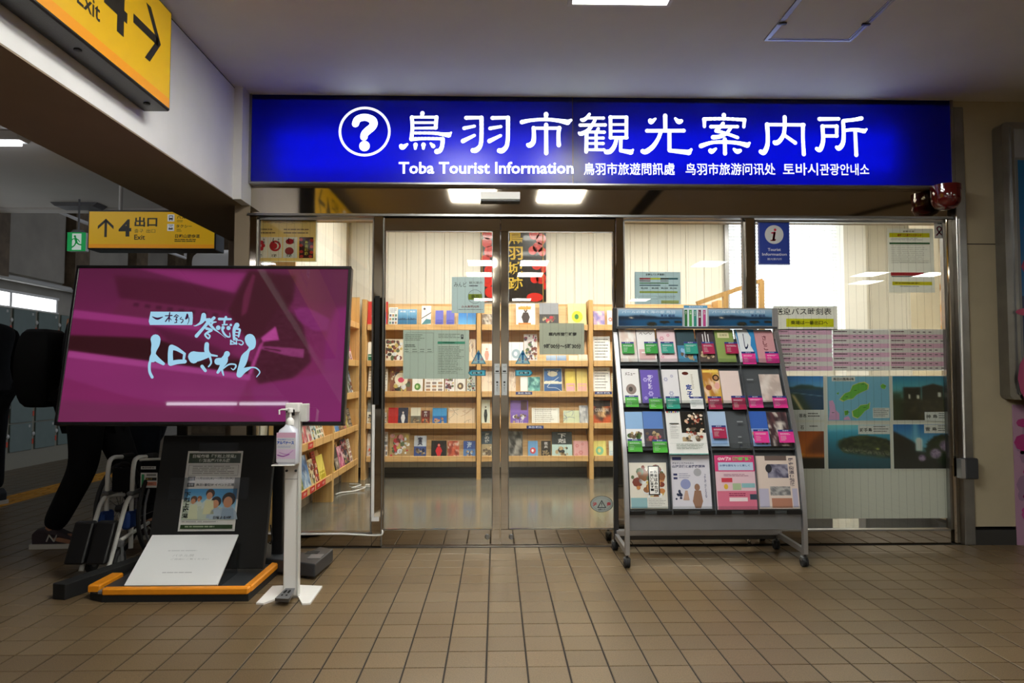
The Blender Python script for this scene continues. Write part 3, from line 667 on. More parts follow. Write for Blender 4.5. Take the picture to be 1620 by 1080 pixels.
box('hatch_panel', 'ceiling_paint', h, hx0+.012, hx1-.012, hy0+.01, hy1-.012, ZC-.005, ZC+.002)
for x in (hx0+.004, hx1-.004): MB().box(x-.02, x+.02, 3.46, 3.475, ZC-.014, ZC-.006).build('latch', 'steel_dark', h)
# slot vent (seen mirrored in the header)
v = thing('ceiling_vent', 'narrow dark slot vent in the hall ceiling, mirrored in the header', 'ceiling vent', (1.56, 1.5, ZC-.01))
box('vent_back', 'vent_dark', v, 1.475, 1.615, 1.2, 2.75, ZC-.004, ZC)
sl = None
for k in range(25):
    if sl is None: sl = MB().box(1.48, 1.61, 1.22, 1.232, ZC-.012, ZC-.003).build('slat', 'steel_dark', v)
    else: s2 = sl.copy(); COL.objects.link(s2); s2.parent = v; s2.location = (0, k*.06, 0)
q = MB(); cv = [(3.82+.04*k+.012*k*k, .7+.28*k, ZC-.012) for k in range(7)]
q.tube(cv, .012, 8).tube([(x+.06, y, z) for x, y, z in cv], .012, 8)
tag(q.build('curved_rail', 'steel_dark', smooth=True), 'curved double dark ceiling rail mirrored in the right part of the header', 'ceiling rail')
# ---------------------------------------------------------------- yellow direction signs
YEL, ORA, BLK = '#e2b200', '#ec9c08', '#17140c'
def arrow(s, x0, y0, x1, y1, d):
    w, h = x1-x0, y1-y0
    if d == 'up': 
        s.poly([(x0+w*.42, y0+h*.1), (x0+w*.42, y1), (x0+w*.58, y1), (x0+w*.58, y0+h*.1)], BLK)
        s.poly([(x0+w*.5, y0), (x0, y0+h*.4), (x0, y0+h*.58), (x0+w*.5, y0+h*.17)], BLK); s.poly([(x0+w*.5, y0), (x0+w*.5, y0+h*.17), (x1, y0+h*.58), (x1, y0+h*.4)], BLK)
    else:
        s.poly([(x0, y0+h*.42), (x0, y0+h*.58), (x1-w*.1, y0+h*.58), (x1-w*.1, y0+h*.42)], BLK)
        s.poly([(x1, y0+h*.5), (x1-w*.4, y0), (x1-w*.58, y0), (x1-w*.17, y0+h*.5)], BLK); s.poly([(x1, y0+h*.5), (x1-w*.17, y0+h*.5), (x1-w*.58, y1), (x1-w*.4, y1)], BLK)
def picto(s, x, y, k, kind):
    s.rect(x, y, x+k, y+k, '#dfe3e6'); s.up()
    if kind == 'bus':
        s.rect(x+k*.22, y+k*.15, x+k*.78, y+k*.72, BLK); s.ell(x+k*.34, y+k*.8, k*.08, k*.08, BLK, 10); s.ell(x+k*.66, y+k*.8, k*.08, k*.08, BLK, 10); s.up(); s.rect(x+k*.3, y+k*.25, x+k*.7, y+k*.5, '#dfe3e6')
    else:
        s.txt('TAXI', x+k*.2, y+k*.1, x+k*.8, y+k*.28, BLK, .03); s.poly([(x+k*.2, y+k*.8), (x+k*.8, y+k*.8), (x+k*.8, y+k*.62), (x+k*.66, y+k*.4), (x+k*.34, y+k*.4), (x+k*.2, y+k*.62)], BLK)
        s.up(); s.poly([(x+k*.3, y+k*.6), (x+k*.7, y+k*.6), (x+k*.62, y+k*.45), (x+k*.38, y+k*.45)], '#dfe3e6')
# (1) big sign flat against the beam, facing +X
YE = 3.223; SX = -1.496; zb1, zt1 = 2.28, 2.745; LEN = 2.3
t = thing('direction_sign', 'large yellow exit sign box with black arrow, mounted on the white beam', 'sign', (-1.56, YE-LEN/2, zb1))
MB().cbox(-1.615, SX+.002, YE-LEN, YE, zb1, zt1, .006).build('sign_case', 'black_plastic', t)
for yy in (YE-.1, YE-.62, YE-1.2): MB().lathe([(.014, 0), (.014, -.004), (.006, -.006)], (-1.55, yy, zb1), seg=12).build('screw', 'vent_dark', t)
Wn = (LEN-.024)/.44*57   # face in units where the height is 57
s = Sheet(0, 0, Wn, 57, LEN-.024, zt1-zb1-.024, .003, '#c79c00')
s.up(); s.rect(0, 51.5, Wn, 57, '#cf8606'); s.up()
X = Wn
arrow(s, X-43, 9, X-12, 40, 'right'); s.txt('4', X-71, 11, X-49, 39.5, BLK, .03)
s.txt('出口', X-111, 6, X-75, 21, BLK, .03); s.txt('出口 출구', X-109, 24, X-76, 30, BLK); s.txt('Exit', X-93, 34, X-74, 43, BLK, .015)
picto(s, X-150, 6, 10, 'bus'); s.up(-1); s.txt('バス', X-137, 7, X-125, 13, BLK, .02); picto(s, X-150, 20, 10, 'taxi'); s.txt('タクシー', X-137, 21, X-118, 27, BLK, .02); s.txt('日和山遊歩道', X-148, 36, X-118, 42, BLK, .01)
s.build('sign_face', 'lit_sign', t, (SX+.003, YE-.012-(LEN-.024)/2, zb1+.012), (0, 0, R(90)))
# (2) hanging corridor sign
Y2 = 6.3; pa = at(140, 392, Y2); pb = at(338+1, 392, Y2); pz = at(240, 335, Y2).z; xr_ = at(339, 380, Y2).x
t = thing('direction_sign', 'yellow hanging exit sign with an upward arrow over the corridor behind the television', 'sign', ((pa.x+pb.x)/2, Y2, pa.z))
MB().cbox(pa.x-.012, xr_+.012, Y2-.0, Y2+.2, pa.z-.012, pz+.014, .005).build('sign_case', 'black_plastic', t)
rx = at(191, 320, Y2+.1).x
MB().cyl((rx, Y2+.1, pz+.01), (rx, Y2+.1, ZC), .018, 14).build('hanging_rod', 'white_tube', t, smooth=True)
MB().cyl((rx, Y2+.1, pz+.01), (rx, Y2+.1, pz+.03), .03, 14).build('rod_collar', 'steel_dark', t)
s = Sheet(140, 335, 339, 392, xr_-pa.x, pz-pa.z, .003, YEL)
s.up(); s.rect(140, 386, 339, 392, ORA); s.up()
arrow(s, 154, 346, 179, 375, 'up'); s.txt('4', 187, 347, 207, 374, BLK, .03); s.txt('出口', 212, 343, 248, 358.5, BLK, .03); s.txt('출구', 212, 362, 226, 368, BLK); s.txt('出口', 231, 362, 245, 368, BLK); s.txt('Exit', 212, 371, 229, 379, BLK, .02)
picto(s, 264, 339, 11, 'bus'); s.up(-1); picto(s, 264, 354, 11, 'taxi'); s.txt('バス', 279, 340, 292, 346, BLK, .02); s.lines(279, 348, 290, 352, 2, '#7a640c', 2); s.txt('タクシー', 278, 355, 303, 360, BLK, .02); s.lines(279, 362, 288, 367, 2, '#7a640c', 3)
s.txt('日和山遊歩道', 277, 370, 316, 376, BLK, .02); s.lines(276, 377.5, 317, 383, 2, '#5a4a0c', 4, .6)
s.build('sign_face', 'lit_sign', t, ((pa.x+xr_)/2, Y2-.001, pa.z))
# emergency exit sign
Y3 = 7.2; a_, b_ = at(106, 397, Y3), at(136, 367.5, Y3)
t = thing('emergency_sign', 'green and white running man exit sign hanging left of the yellow sign', 'sign', ((a_.x+b_.x)/2, Y3, a_.z))
MB().cbox(a_.x, b_.x, Y3, Y3+.06, a_.z, b_.z, .004).build('sign_case', 'white_plastic', t)
xm_ = (a_.x+b_.x)/2
MB().cyl((xm_, Y3+.03, b_.z), (xm_, Y3+.03, ZC), .01, 8).build('hanging_rod', 'grey_metal', t)
MB().prism([(a_.x+.02, b_.z), (b_.x-.02, b_.z), (b_.x-.05, b_.z+.03), (a_.x+.05, b_.z+.03)], Y3+.01, Y3+.05, 'Y').build('top_bracket', 'grey_metal', t)
s = Sheet(0, 0, 30, 30, b_.x-a_.x, b_.z-a_.z, .002, '#12b25a'); s.up(); s.rect(8, 2, 23, 28, '#eafff2'); s.up(); g = '#0c9a4c'
s.ell(12.5, 6.5, 2, 2, g, 12); s.stroke([(13.5,10,4),(15,15,4)], g); s.stroke([(13,10,1.8),(9,11,1.6),(6,14,1.6)], '#0c9a4c'); s.stroke([(14,10,1.8),(18,12,1.6),(20,15,1.6)], g)
s.stroke([(15,16,2.6),(19,19,2.2),(23,20,2.2)], g); s.stroke([(14.5,16,2.6),(12,21,2.2),(8,24,2.2)], g)
s.build('sign_face', 'lit_sign', t, ((a_.x+b_.x)/2, Y3-.002, a_.z))
# ---------------------------------------------------------------- corridor left wall
LX = -5.5
def YX(px, X): return -X*F_PX/(785-px)
pn = thing('wall_panels_corridor', None, None, (XL, 9, 2.3)); pn['kind'] = 'structure'; pn.name = 'trim_2'
for (a, b) in [(-60, 0), (105, 128), (203, 221), (265, 283)]:
    MB().box(XL, XL+.16, YX(a, XL), YX(b, XL), 2.2, 3.6).build('wall_post', 'corridor_post', pn)
for (a, b) in [(5, 104), (129, 202), (222, 264)]:
    MB().cbox(XL, XL+.05, YX(a, XL)+.02, YX(b, XL)-.02, 2.27, 3.55, .01).build('wall_panel', 'corridor_wall', pn)
q = MB().tube([(XL+.1, 5, 2.2), (XL+.1, 12.5, 2.2)], .035, 10); tag(q.build('wall_pipe', 'white_tube', smooth=True), 'pale horizontal pipe along the corridor wall above the lockers', 'pipe')
q = MB().tube([(at(88, 333, 7.9).x, 7.9, 3.6), at(88, 333, 7.9), at(135, 352, 8.2), at(293, 408, 9.6), (at(293, 408, 9.6).x, 9.6, 3.6)], .022, 8); tag(q.build('diagonal_conduit', 'beam_white', smooth=True), 'thin diagonal conduit behind the hanging signs', 'conduit')
w_ = thing('window_5', None, None, (XL, 8.3, 1.9)); w_['kind'] = 'structure'
wy0, wy1 = 6.2, YX(95, XL); wz0, wz1 = 1.88, 2.04
MB().box(XL+.005, XL+.012, wy0, wy1-.06, wz0, wz1).build('pane', 'daylight', w_)
q = MB(); q.box(XL, XL+.05, wy0, wy1, wz1, wz1+.03).box(XL, XL+.05, wy0, wy1, wz0-.03, wz0).box(XL, XL+.05, wy1-.06, wy1-.03, wz0, wz1).box(XL, XL+.05, YX(18, XL), YX(18, XL)+.04, wz0, wz1)
q.build('window_frame', 'white_plastic', w_)
lk = thing('locker_bank', 'grey green coin lockers in five rows with white dials along the corridor wall', 'lockers', (LX-.13, 8.8, 0))
ly0 = 8.148-.44*4; NCOL = 10
box('locker_body', 'locker_frame', lk, XL+.004, LX, ly0-.03, ly0+.44*NCOL, .0, 1.835)
dm = dl = tg_ = nm_ = None
for c_ in range(NCOL):
    for r_i in range(5):
        y0_ = ly0+.44*c_; z0_ = .19+.329*r_i
        if dm is None:
            D = MB().cbox(LX, LX+.018, y0_+.006, y0_+.385, z0_+.006, z0_+.322, .004).build('locker_door', 'locker_green', lk); base = (y0_, z0_); dm = D
            dl = MB().lathe([(.026, 0), (.026, .018), (.02, .024), (.008, .026)], (LX+.0, y0_+.41, z0_+.19), 'X', 14).build('coin_dial', 'dial_white', D, smooth=True)
            tg_ = MB().cbox(LX+.004, LX+.012, y0_+.395, y0_+.425, z0_+.07, z0_+.13, .003).build('key_tag', 'red_tag', D, label='red key tag')
            nm_ = MB().box(LX+.018, LX+.019, y0_+.32, y0_+.35, z0_+.27, z0_+.3).build('number_plate', 'dial_white', D)
        else:
            D = dm.copy(); COL.objects.link(D); D.parent = lk; D.location = (0, y0_-base[0], z0_-base[1])
            for ch in (dl, tg_, nm_): e_ = ch.copy(); COL.objects.link(e_); e_.parent = D
t = thing('ceiling_duct', 'white rounded duct end seen under the beam behind the hanging sign', 'duct', (-4.1, 9.9, 2.6))
c1 = at(322, 412, 9.9); c2 = at(372, 412, 9.9)
MB().lathe([(.05, -.12), (.14, -.1), (.2, -.02), (.21, .06), (.21, .6)], (c1.x, 9.9, c1.z-.06), 'X', 20).build('duct_shell', 'white_plastic', t, smooth=True)
a_ = at(88, 330, 7.45); b_ = at(162, 330, 7.45)
t = thing('unlit_fixture', 'flat grey unlit fixture on the corridor ceiling above the exit sign', 'ceiling light', ((a_.x+b_.x)/2, 7.45, ZC-.05))
MB().prism([(a_.x, ZC), (a_.x+.05, ZC-.04), (b_.x-.05, ZC-.04), (b_.x, ZC)], 7.35, 7.55, 'Y').build('fixture_body', 'grey_metal', t)
# ---------------------------------------------------------------- television
TH = R(10.5); p0 = at(318, 672, 3.6); nrm = Vector((0, math.cos(TH), -math.sin(TH))); upv = Vector((0, math.sin(TH), math.cos(TH)))
def tvl(px, py): q = onplane(px, py, p0, nrm); return (q.x-TVX, (q-p0).dot(upv))
TVX = 0; cs = [tvl(118, 420), tvl(555, 421), tvl(545, 673), tvl(90, 671)]
L_, R_ = (cs[0][0]+cs[3][0])/2, (cs[1][0]+cs[2][0])/2; TVX = (L_+R_)/2; TW_ = R_-L_; TH_ = (cs[0][1]+cs[1][1])/2-(cs[2][1]+cs[3][1])/2
tvb = (cs[2][1]+cs[3][1])/2; org = p0+upv*tvb; org.x = TVX
tv = thing('television', 'large wide black-framed television showing a magenta picture, on a stand at the left', 'television', org)
tv.rotation_euler = (-TH, 0, 0)
def local(mbx, name, m, parent, **k):      # geometry given in the parent's own frame
    o = mbx.build(name, m, None, **k); o.parent = parent; return o
W2, H2 = TW_/2, TH_
local(MB().cbox(-W2, W2, .004, .05, 0, H2, .004), 'tv_body', 'black_plastic', tv)
q = MB(); bz = .016
q.cbox(-W2, W2, -.006, .004, H2-bz, H2, .002).cbox(-W2, W2, -.006, .004, 0, bz, .002).cbox(-W2, -W2+bz, -.006, .004, bz, H2-bz, .002).cbox(W2-bz, W2, -.006, .004, bz, H2-bz, .002)
local(q, 'bezel', 'black_plastic', tv)
local(MB().cbox(-.35, .35, .05, .1, .15, H2-.15, .02), 'rear_housing', 'black_matt', tv)
s = Sheet(0, 0, 1, 1, TW_-2*bz, H2-2*bz, .004, '#501838', dz=.0003); s.up()
def tvfn(U, V):
    X = (1-V)*(122+(551-122)*U)+V*(94+(541-94)*U); Y = 425+(667.5-425)*V; x = (X-90)*3.447; y = (Y-410)*3.447
    n = noise(U, V, 6, 3)[..., None]*.08
    col = mix(C('#5c1c44'), C('#8c286c'), sig((y-300)/160)); 
    def put(pts, c, soft=9, a=1.0):
        nonlocal col; m = convex(x, y, pts, soft*.42)*a; col = mix0(col, C(c), m)
    def mix0(A, B, t): t = t[..., None]; return A*(1-t)+B*t
    put([(430,50),(1030,75),(965,190),(700,130)], '#8e2c74', 10); put([(640,80),(1000,90),(960,180),(800,160)], '#a03384', 14, .6)
    put([(300,90),(700,130),(970,200),(900,310),(330,220)], '#551637', 14); put([(350,225),(900,290),(860,380),(280,320)], '#6f2350', 6)
    for kx in range(8): put([(410+kx*62,245+kx*8),(440+kx*62,247+kx*8),(436+kx*62,268+kx*8),(404+kx*62,264+kx*8)], '#4c1535', 4, .8)
    put([(70,285),(780,370),(1000,470),(900,560),(50,440)], '#7a1f5a', 8); put([(80,285),(780,368),(780,400),(70,330)], '#a83a8e', 6, .9)
    put([(60,425),(500,440),(1060,570),(1060,650),(50,520)], '#360c18', 8); put([(520,380),(760,440),(1010,560),(700,560)], '#5d1840', 14)
    put([(60,510),(1060,640),(960,840),(400,760),(30,650)], '#922f78', 9); put([(60,510),(1060,640),(1050,670),(55,545)], '#b84aa2', 5, .8)
    put([(0,690),(500,760),(900,830),(1200,850),(1200,940),(0,940)], '#7c2c60', 14)
    put([(920,290),(1040,60),(1300,90),(1290,220),(1180,420),(1040,460)], '#481228', 12); put([(1010,200),(1060,80),(1075,90),(1030,300),(1000,320)], '#7c2a56', 6, .7)
    put([(1180,300),(1290,170),(1330,330),(1460,400),(1400,560),(1290,660),(1100,690),(1060,600),(1100,450)], '#4e1530', 10)
    put([(1110,440),(1190,375),(1210,450),(1120,460)], '#c04aa6', 4); put([(1040,640),(1100,480),(1130,450),(1060,640)], '#b8449a', 5)
    put([(1110,483),(1350,500),(1345,548),(1270,540),(1105,498)], '#a84490', 4, .8); put([(1130,492),(1220,506),(1220,514),(1130,500)], '#4e1530', 3)
    put([(1290,280),(1360,262),(1430,300),(1490,330),(1480,400),(1400,400),(1310,340)], '#8a2a78', 8)
    put([(1480,280),(1640,250),(1640,640),(1400,620),(1470,420)], '#8a2374', 14); put([(1060,700),(1330,650),(1640,600),(1640,880),(1150,900),(1080,800)], '#8e2a76', 14)
    put([(1300,60),(1640,60),(1640,260),(1320,230)], '#6a2350', 30)
    nn = noise(U, V, 70, 5)[..., None]; dark = convex(x, y, [(1180,300),(1290,170),(1460,400),(1400,560),(1290,660),(1100,690),(1060,600)], 10)[..., None]
    return np.clip(col*(0.94+n)*np.array([.9, .88, .84])+dark*(nn-.5)*.06, 0, 1)
s.photo(0, 0, 1, 1, 220, 124, tvfn)
s.L = 2; hb = bz
def TP(px, py): q = onplane(px, py, org, nrm); return (q.x-TVX, -s.L*s.dz, (q-org).dot(upv)-bz)
s.P = TP
BL = '#a2d4ee'; DK = '#3c1438'
s.poly([(230+x/18, 480+y/18) for x, y in [(150,230),(130,330),(95,510),(130,610),(1320,612),(1340,590),(1352,400),(1345,280),(1330,235)]], BL)
s.up(2)
for st in [[(200,375,20),(340,432,62),(490,385,24)],[(695,255,30),(680,400,46),(675,520,20)],[(570,350,28),(760,340,34)],[(660,400,36),(575,510,34)],[(690,410,26),(740,470,20)],[(880,320,28),(820,380,26)],[(890,320,24),(950,360,22)],[(860,380,24),(920,380,18),(860,460,26),(920,470,20)],[(885,390,22),(890,540,24)],[(840,545,30),(900,535,22)],[(1030,390,22),(990,440,22),(1070,460,26),(1060,520,30),(1020,548,28)],[(1195,310,50),(1190,380,80),(1155,430,50)],[(1240,400,24),(1240,500,22),(1200,590,14)]]:
    s.stroke(st, DK, 18, 18, 230, 480)
s.up(-2)
for (ox, oy, k, sts) in [(300, 485, 13.5, [[(300,180,100),(290,260,110),(235,345,60),(130,405,24),(90,405,12)],[(350,280,60),(430,262,40)],[(520,240,70),(460,290,60),(390,330,70)],[(380,350,70),(280,470,64),(145,625,76)],[(380,320,60),(480,430,56),(530,480,44),(650,570,14),(770,665,8)],[(430,310,40),(500,330,44),(570,325,20)],[(500,330,40),(470,380,36)],
   [(360,465,60),(470,500,50),(400,540,50),(330,600,40),(400,680,34),(432,620,34),(380,580,30)],[(630,262,56),(760,265,50),(880,265,44)],[(775,225,56),(745,300,46),(740,380,34)],[(700,388,30),(800,380,30)],[(610,448,100),(611,449,100)],[(830,455,90),(831,456,90)],[(880,390,56),(881,391,54)],[(712,450,80),(700,500,46),(740,580,44),(800,635,36),(860,640,26),(855,560,18)],
   [(1010,395,110),(955,480,76),(945,600,56),(950,700,50)],[(1000,470,46),(1070,490,46),(1060,560,44),(1045,640,34)],[(960,545,24),(1050,550,24)],[(960,605,24),(1040,620,24)],[(960,660,36),(1010,690,36)],[(980,715,20),(1090,720,22),(1145,770,26),(1110,815,26),(1050,790,20)],[(880,720,34),(880,800,30)],[(880,725,30),(1000,790,30)],[(870,800,26),(1010,790,26)],[(1000,740,24),(1000,800,26)]]),
   (225, 520, 12.7, [[(268,210,200),(268,300,170),(235,420,118),(225,500,96),(220,590,150),(170,640,60),(145,720,56),(150,860,56),(200,970,60)],[(235,560,130),(320,630,100),(425,700,64)],[(580,375,100),(565,500,100),(570,690,110)],[(590,370,110),(700,405,80),(850,500,50)],[(850,500,54),(835,600,50)],[(570,695,100),(700,665,90),(855,655,80)],[(1040,575,180),(1035,600,190)],[(1030,560,220),(1150,555,180),(1330,520,110)]]),
   (315, 520, 12.7, [[(155,310,90),(150,420,96),(175,500,90),(215,560,50),(242,680,36),(190,760,28)],[(200,520,50),(360,545,34)],[(60,755,70),(125,840,60)],[(10,540,150),(150,530,110)],[(560,505,120),(530,560,100),(500,640,150),(450,760,84),(375,875,54)],[(375,655,140),(480,650,140)],[(445,780,54),(490,930,28)],[(480,800,26),(600,715,32),(720,715,30),(738,760,34),(690,820,24),(645,790,14)],
   [(1020,205,210),(1040,260,205),(1060,350,130),(1000,430,56),(920,560,140),(880,680,140),(830,800,110),(810,920,120)],[(810,920,120),(880,850,105),(980,800,66),(1060,775,28),(1150,790,28),(1220,870,24),(1155,965,16)]])]:
    for st in sts: s.stroke(st, BL, k, k, ox, oy)
o = s.build('screen', 'screen'); o.parent = tv; o.location = (0, .0005, bz)
# ---------------------------------------------------------------- television stand
sd = thing('television_stand', 'black television stand with an orange-edged tray base and leaning black front board', 'stand', (-1.55, 3.85, 0))
MB().prism([(-1.87, 3.455), (-1.18, 3.455), (-1.18, 4.12), (-1.95, 4.12), (-1.95, 3.5)], 0, .035, 'Z').build('base_plate', 'black_matt', sd)
MB().prism([(-1.85, 3.5), (-1.2, 3.5), (-1.2, 4.1), (-1.9, 4.1), (-1.9, 3.53)], .035, .052, 'Z').build('base_mat', 'dark_grey', sd)
q = MB(); q.cbox(-1.87, -1.18, 3.45, 3.49, .032, .065, .006); q.build('bumper', 'orange_rubber', sd, label='orange front bumper')
q = MB(); q.cbox(-1.215, -1.175, 3.49, 3.98, .032, .065, .006); q.build('bumper', 'orange_rubber', sd, label='orange side bumper')
q = MB(); q.cbox(-1.965, -1.905, 3.5, 3.72, .03, .068, .006); q.build('bumper', 'orange_rubber', sd, label='orange side bumper')
MB().cbox(-1.9, -1.872, 3.47, 3.53, .02, .05, .004).build('bumper_clip', 'grey_metal', sd)
for px in (268, 427):
    X_ = at(px, 680, 3.85).x; MB().cbox(X_-.03, X_+.03, 4.0, 4.06, .035, 1.35, .006).build('upright', 'black_plastic', sd)
MB().cbox(at(268, 680, 3.85).x-.02, at(427, 680, 3.85).x+.02, 3.8, 4.0, 1.15, 1.25, .006).build('tv_bracket', 'black_plastic', sd)
PA = R(15); pb0 = Vector((at(322, 890, 3.76).x, 3.765, .07)); pu = Vector((0, math.sin(PA), math.cos(PA)))
bd = MB().cbox(-.305, .305, 0, .035, 0, .70, .004).build('front_board', 'black_matt', None); bd.parent = sd; bd.location = pb0-sd.location; bd.rotation_euler = (-PA, 0, 0)
# the outrigger feet of the stand
def bar(name, a, b, wd, z0, z1, m, parent, **k):
    a, b = Vector(a), Vector(b); d = (b-a).normalized(); n = Vector((-d.y, d.x))*wd/2
    q = MB().prism([tuple(a-n), tuple(b-n), tuple(b+n), tuple(a+n)], z0, z1, 'Z'); return q.build(name, m, parent, bevel=.004, **k)
bar('outrigger', (-2.10, 3.5), (-1.90, 4.2), .075, 0.0, .075, 'black_matt', sd)
MB().prism([(-1.37, 3.98), (-.95, 3.79), (-.93, 4.12), (-1.02, 4.17), (-1.06, 4.04), (-1.18, 4.09), (-1.17, 4.24), (-1.35, 4.3)], .015, .085, 'Z').build('outrigger', 'dark_grey', sd, bevel=.006)
MB().box(-1.02, -.95, 3.9, 3.99, .0855, .088).build('outrigger_cap', 'grey_metal', sd); MB().box(-1.06, -.99, 4.0, 4.06, .0855, .087).build('outrigger_recess', 'black_matt', sd)
for (x, y) in [(-1.0, 3.85), (-1.0, 4.1), (-1.3, 4.05)]: MB().cyl((x, y, 0), (x, y, .016), .02, 10).build('rubber_foot', 'rubber', sd)
q = MB().tube([at(428, 830, 3.95), at(431, 852, 3.96), at(428, 860, 3.97), at(425, 858, 3.98)], .004, 6); q.build('loose_cable', 'rubber', sd, smooth=True)
# flyer taped to the board
def on_board(px, py): q = onplane(px, py, pb0-pu.cross(Vector((1, 0, 0)))*0+Vector((0, -.003*math.cos(PA), .003*math.sin(PA))), Vector((0, math.cos(PA), -math.sin(PA)))); return q
f0, f1 = on_board(282, 840), on_board(370, 840); ft = on_board(340, 713); fw = .297; fh = (ft-f0).dot(pu)
s = Sheet(0, 0, 100, 141, fw, fh, .001, '#d9d9d6'); s.up()
s.rect(3, 4, 97, 22, '#28381f'); s.up(); s.txt('日曜劇場『下剋上球児』', 10, 6, 88, 12.5, '#d7dbcf', .02); s.txt('伊勢志摩パネル展', 22, 14, 78, 20.5, '#d7dbcf', .02)
s.frame(5, 25, 95, 44, .5, '#666'+'666'); s.lines(12, 27, 90, 43, 5, '#8a8a88', 5, .4)
s.rect(6, 46, 19, 53, '#222222'); s.rect(6, 57, 19, 64, '#222222'); s.up(); s.txt('日程', 8, 47.5, 17, 51.5, '#dddddd'); s.txt('会場', 8, 58.5, 17, 62.5, '#dddddd'); s.up(-1)
s.txt('11月22日(水)〜1月31日(水)', 22, 47, 88, 52, '#333333', .02); s.txt('鳥羽1番街3F イベント広場', 22, 58, 90, 63, '#333333', .02)
s.txt('TBS', 3, 68, 13, 72, '#333333', .01); s.up()
def fly(U, V):
    c = mix(C('#3f8fc8'), C('#b9dcea'), sig((V-.35-.2*U+.1*noise(U, V, 4, 2))/.1)); return c
s.photo(3, 67.5, 97, 122, 14, 10, fly); s.up(2)
s.poly([(3, 86), (3, 122), (97, 122), (97, 110), (60, 96), (30, 92)], '#b9c5b4'); s.up()
for (x, y, r) in [(22, 88, 6), (50, 78, 8), (62, 92, 9), (84, 88, 12), (32, 86, 4)]: s.poly([(x-r*.4, y+r*.6), (x-r*1.5, y+r*1.7), (x-r*1.7, min(y+r*3, 121)), (x+r*1.6, min(y+r*3, 121)), (x+r*1.3, y+r*1.7), (x+r*.3, y+r*.6)], '#c4cfc8' if r < 9 else '#a3b4c4')
s.up()
for (x, y, r, hc) in [(22, 88, 6, '#5c4636'), (50, 78, 8, '#3b2a22'), (62, 92, 9, '#2b211d'), (84, 88, 12, '#2a2524'), (32, 86, 4, '#8a5a3c')]:
    s.ell(x, y-2, r, r, hc); s.up(); s.ell(x-1, y+r*.25, r*.68, r*.8, '#c08a68'); s.up(-1)
s.up(2)
for (x0_, y0_, x1_, y1_, c_) in [(14, 95, 32, 120, '#c9cfae'), (40, 88, 60, 112, '#cfd0a8'), (52, 104, 74, 121, '#a9bccb'), (72, 102, 97, 121, '#8fa5bb')]:
    s.poly([(x0_+3, y0_), (x0_, y1_), (x1_, y1_), (x1_-3, y0_)], c_)
s.up(); s.txt('下剋上球児', 4, 73, 15, 119, '#15211c', .03, vert=True); s.txt('日曜よる9時', 60, 115, 92, 120.5, '#222222', .02)
s.lines(5, 124, 95, 127, 1, '#999999', 2); s.rect(4, 130, 96, 137, '#2f4426'); s.up(); s.lines(12, 132, 85, 135, 1, '#8fa080', 3, .8)
fm = (f0+f1)/2
FL = s.build('event_flyer', 'print_gloss', None, fm, (-PA, 0, 0)); tag(FL, 'white and green event flyer with a group photo taped to the black front board', 'flyer')
ax = Vector((1, 0, 0)); nn_ = Vector((0, -math.cos(PA), math.sin(PA)))
for (a_, b_, c_, d_) in [((-.09, fh-.005), (.12, fh-.005), (.12, fh+.045), (-.09, fh+.045)), ((-.22, fh*.39), (-.12, fh*.39), (-.12, fh*.66), (-.22, fh*.66)), ((.12, fh*.39), (.2, fh*.39), (.2, fh*.66), (.12, fh*.66))]:
    q = MB(); q.add([(x, -.0045, z) for x, z in (a_, b_, c_, d_)], [(0, 1, 2, 3)]); o = q.build('clear_tape', 'tape', None); o.parent = FL
# white booklet on the tray
b0, b1 = Vector((-1.79, 3.5, .066)), Vector((-1.345, 3.5, .066)); ang = math.atan2(.27, .178)
s = Sheet(0, 0, 100, 74, .445, .325, .008, '#dedfe0'); s.up(); s.txt('パネル展', 36, 30, 60, 34, '#b9babd'); s.lines(28, 24, 74, 27, 1, '#c2c3c6', 2); s.txt('ご自由にご覧ください', 36, 36, 78, 38.5, '#a8a9ac'); s.lines(34, 56, 72, 59, 1, '#b4b5b8', 7)
tag(s.build('paper_booklet', 'print', None, (b0+b1)/2, (-ang, 0, 0)), 'plain white paper booklet lying slanted on the tray of the television stand', 'booklet')
h = thing('acrylic_holder', 'clear acrylic wedge holding the white booklet on the tray', 'holder', (-1.57, 3.6, .053))
for x in (-1.345+.004, -1.79-.004-.004):
    MB().prism([(3.5, .054), (3.74, .054), (3.74, .215)], x, x+.004, 'X').build('side_plate', 'acrylic', h)
MB().hexa([(-1.8, 3.748, .054), (-1.335, 3.748, .054), (-1.335, 3.752, .054), (-1.8, 3.752, .054), (-1.8, 3.782, .2), (-1.335, 3.782, .2), (-1.335, 3.786, .2), (-1.8, 3.786, .2)]).build('back_plate', 'acrylic', h)
# ---------------------------------------------------------------- hand sanitiser stand
YP = 3.50; X_ = at(461, 800, YP).x; st = thing('sanitizer_stand', 'slim white foot-operated sanitizer dispenser post in front of the television stand', 'sanitizer stand', (X_, YP, 0))
hw = .035; zt_ = at(461, 642, YP).z
MB().cbox(X_-hw, X_+hw, YP, YP+.03, .01, zt_, .003).build('post', 'white_plastic', st)
MB().cbox(X_+hw-.006, X_+hw+.003, YP-.004, YP+.034, .01, zt_, .001).build('post_flange', 'white_tube', st)
ht, hb_ = at(461, 638, YP-.05).z, at(461, 668, YP-.05).z
MB().cbox(X_-.028, X_+.036, YP-.03, YP+.045, zt_-.03, ht, .003).build('head_cover', 'white_plastic', st)
MB().cbox(X_+.037, X_+.07, YP-.005, YP+.05, hb_, ht-.004, .003).build('rear_box', 'white_tube', st)
MB().cbox(X_-.012, X_+.018, YP-.033, YP-.028, zt_-.045, zt_-.015, .002).build('head_slot', 'black_plastic', st)
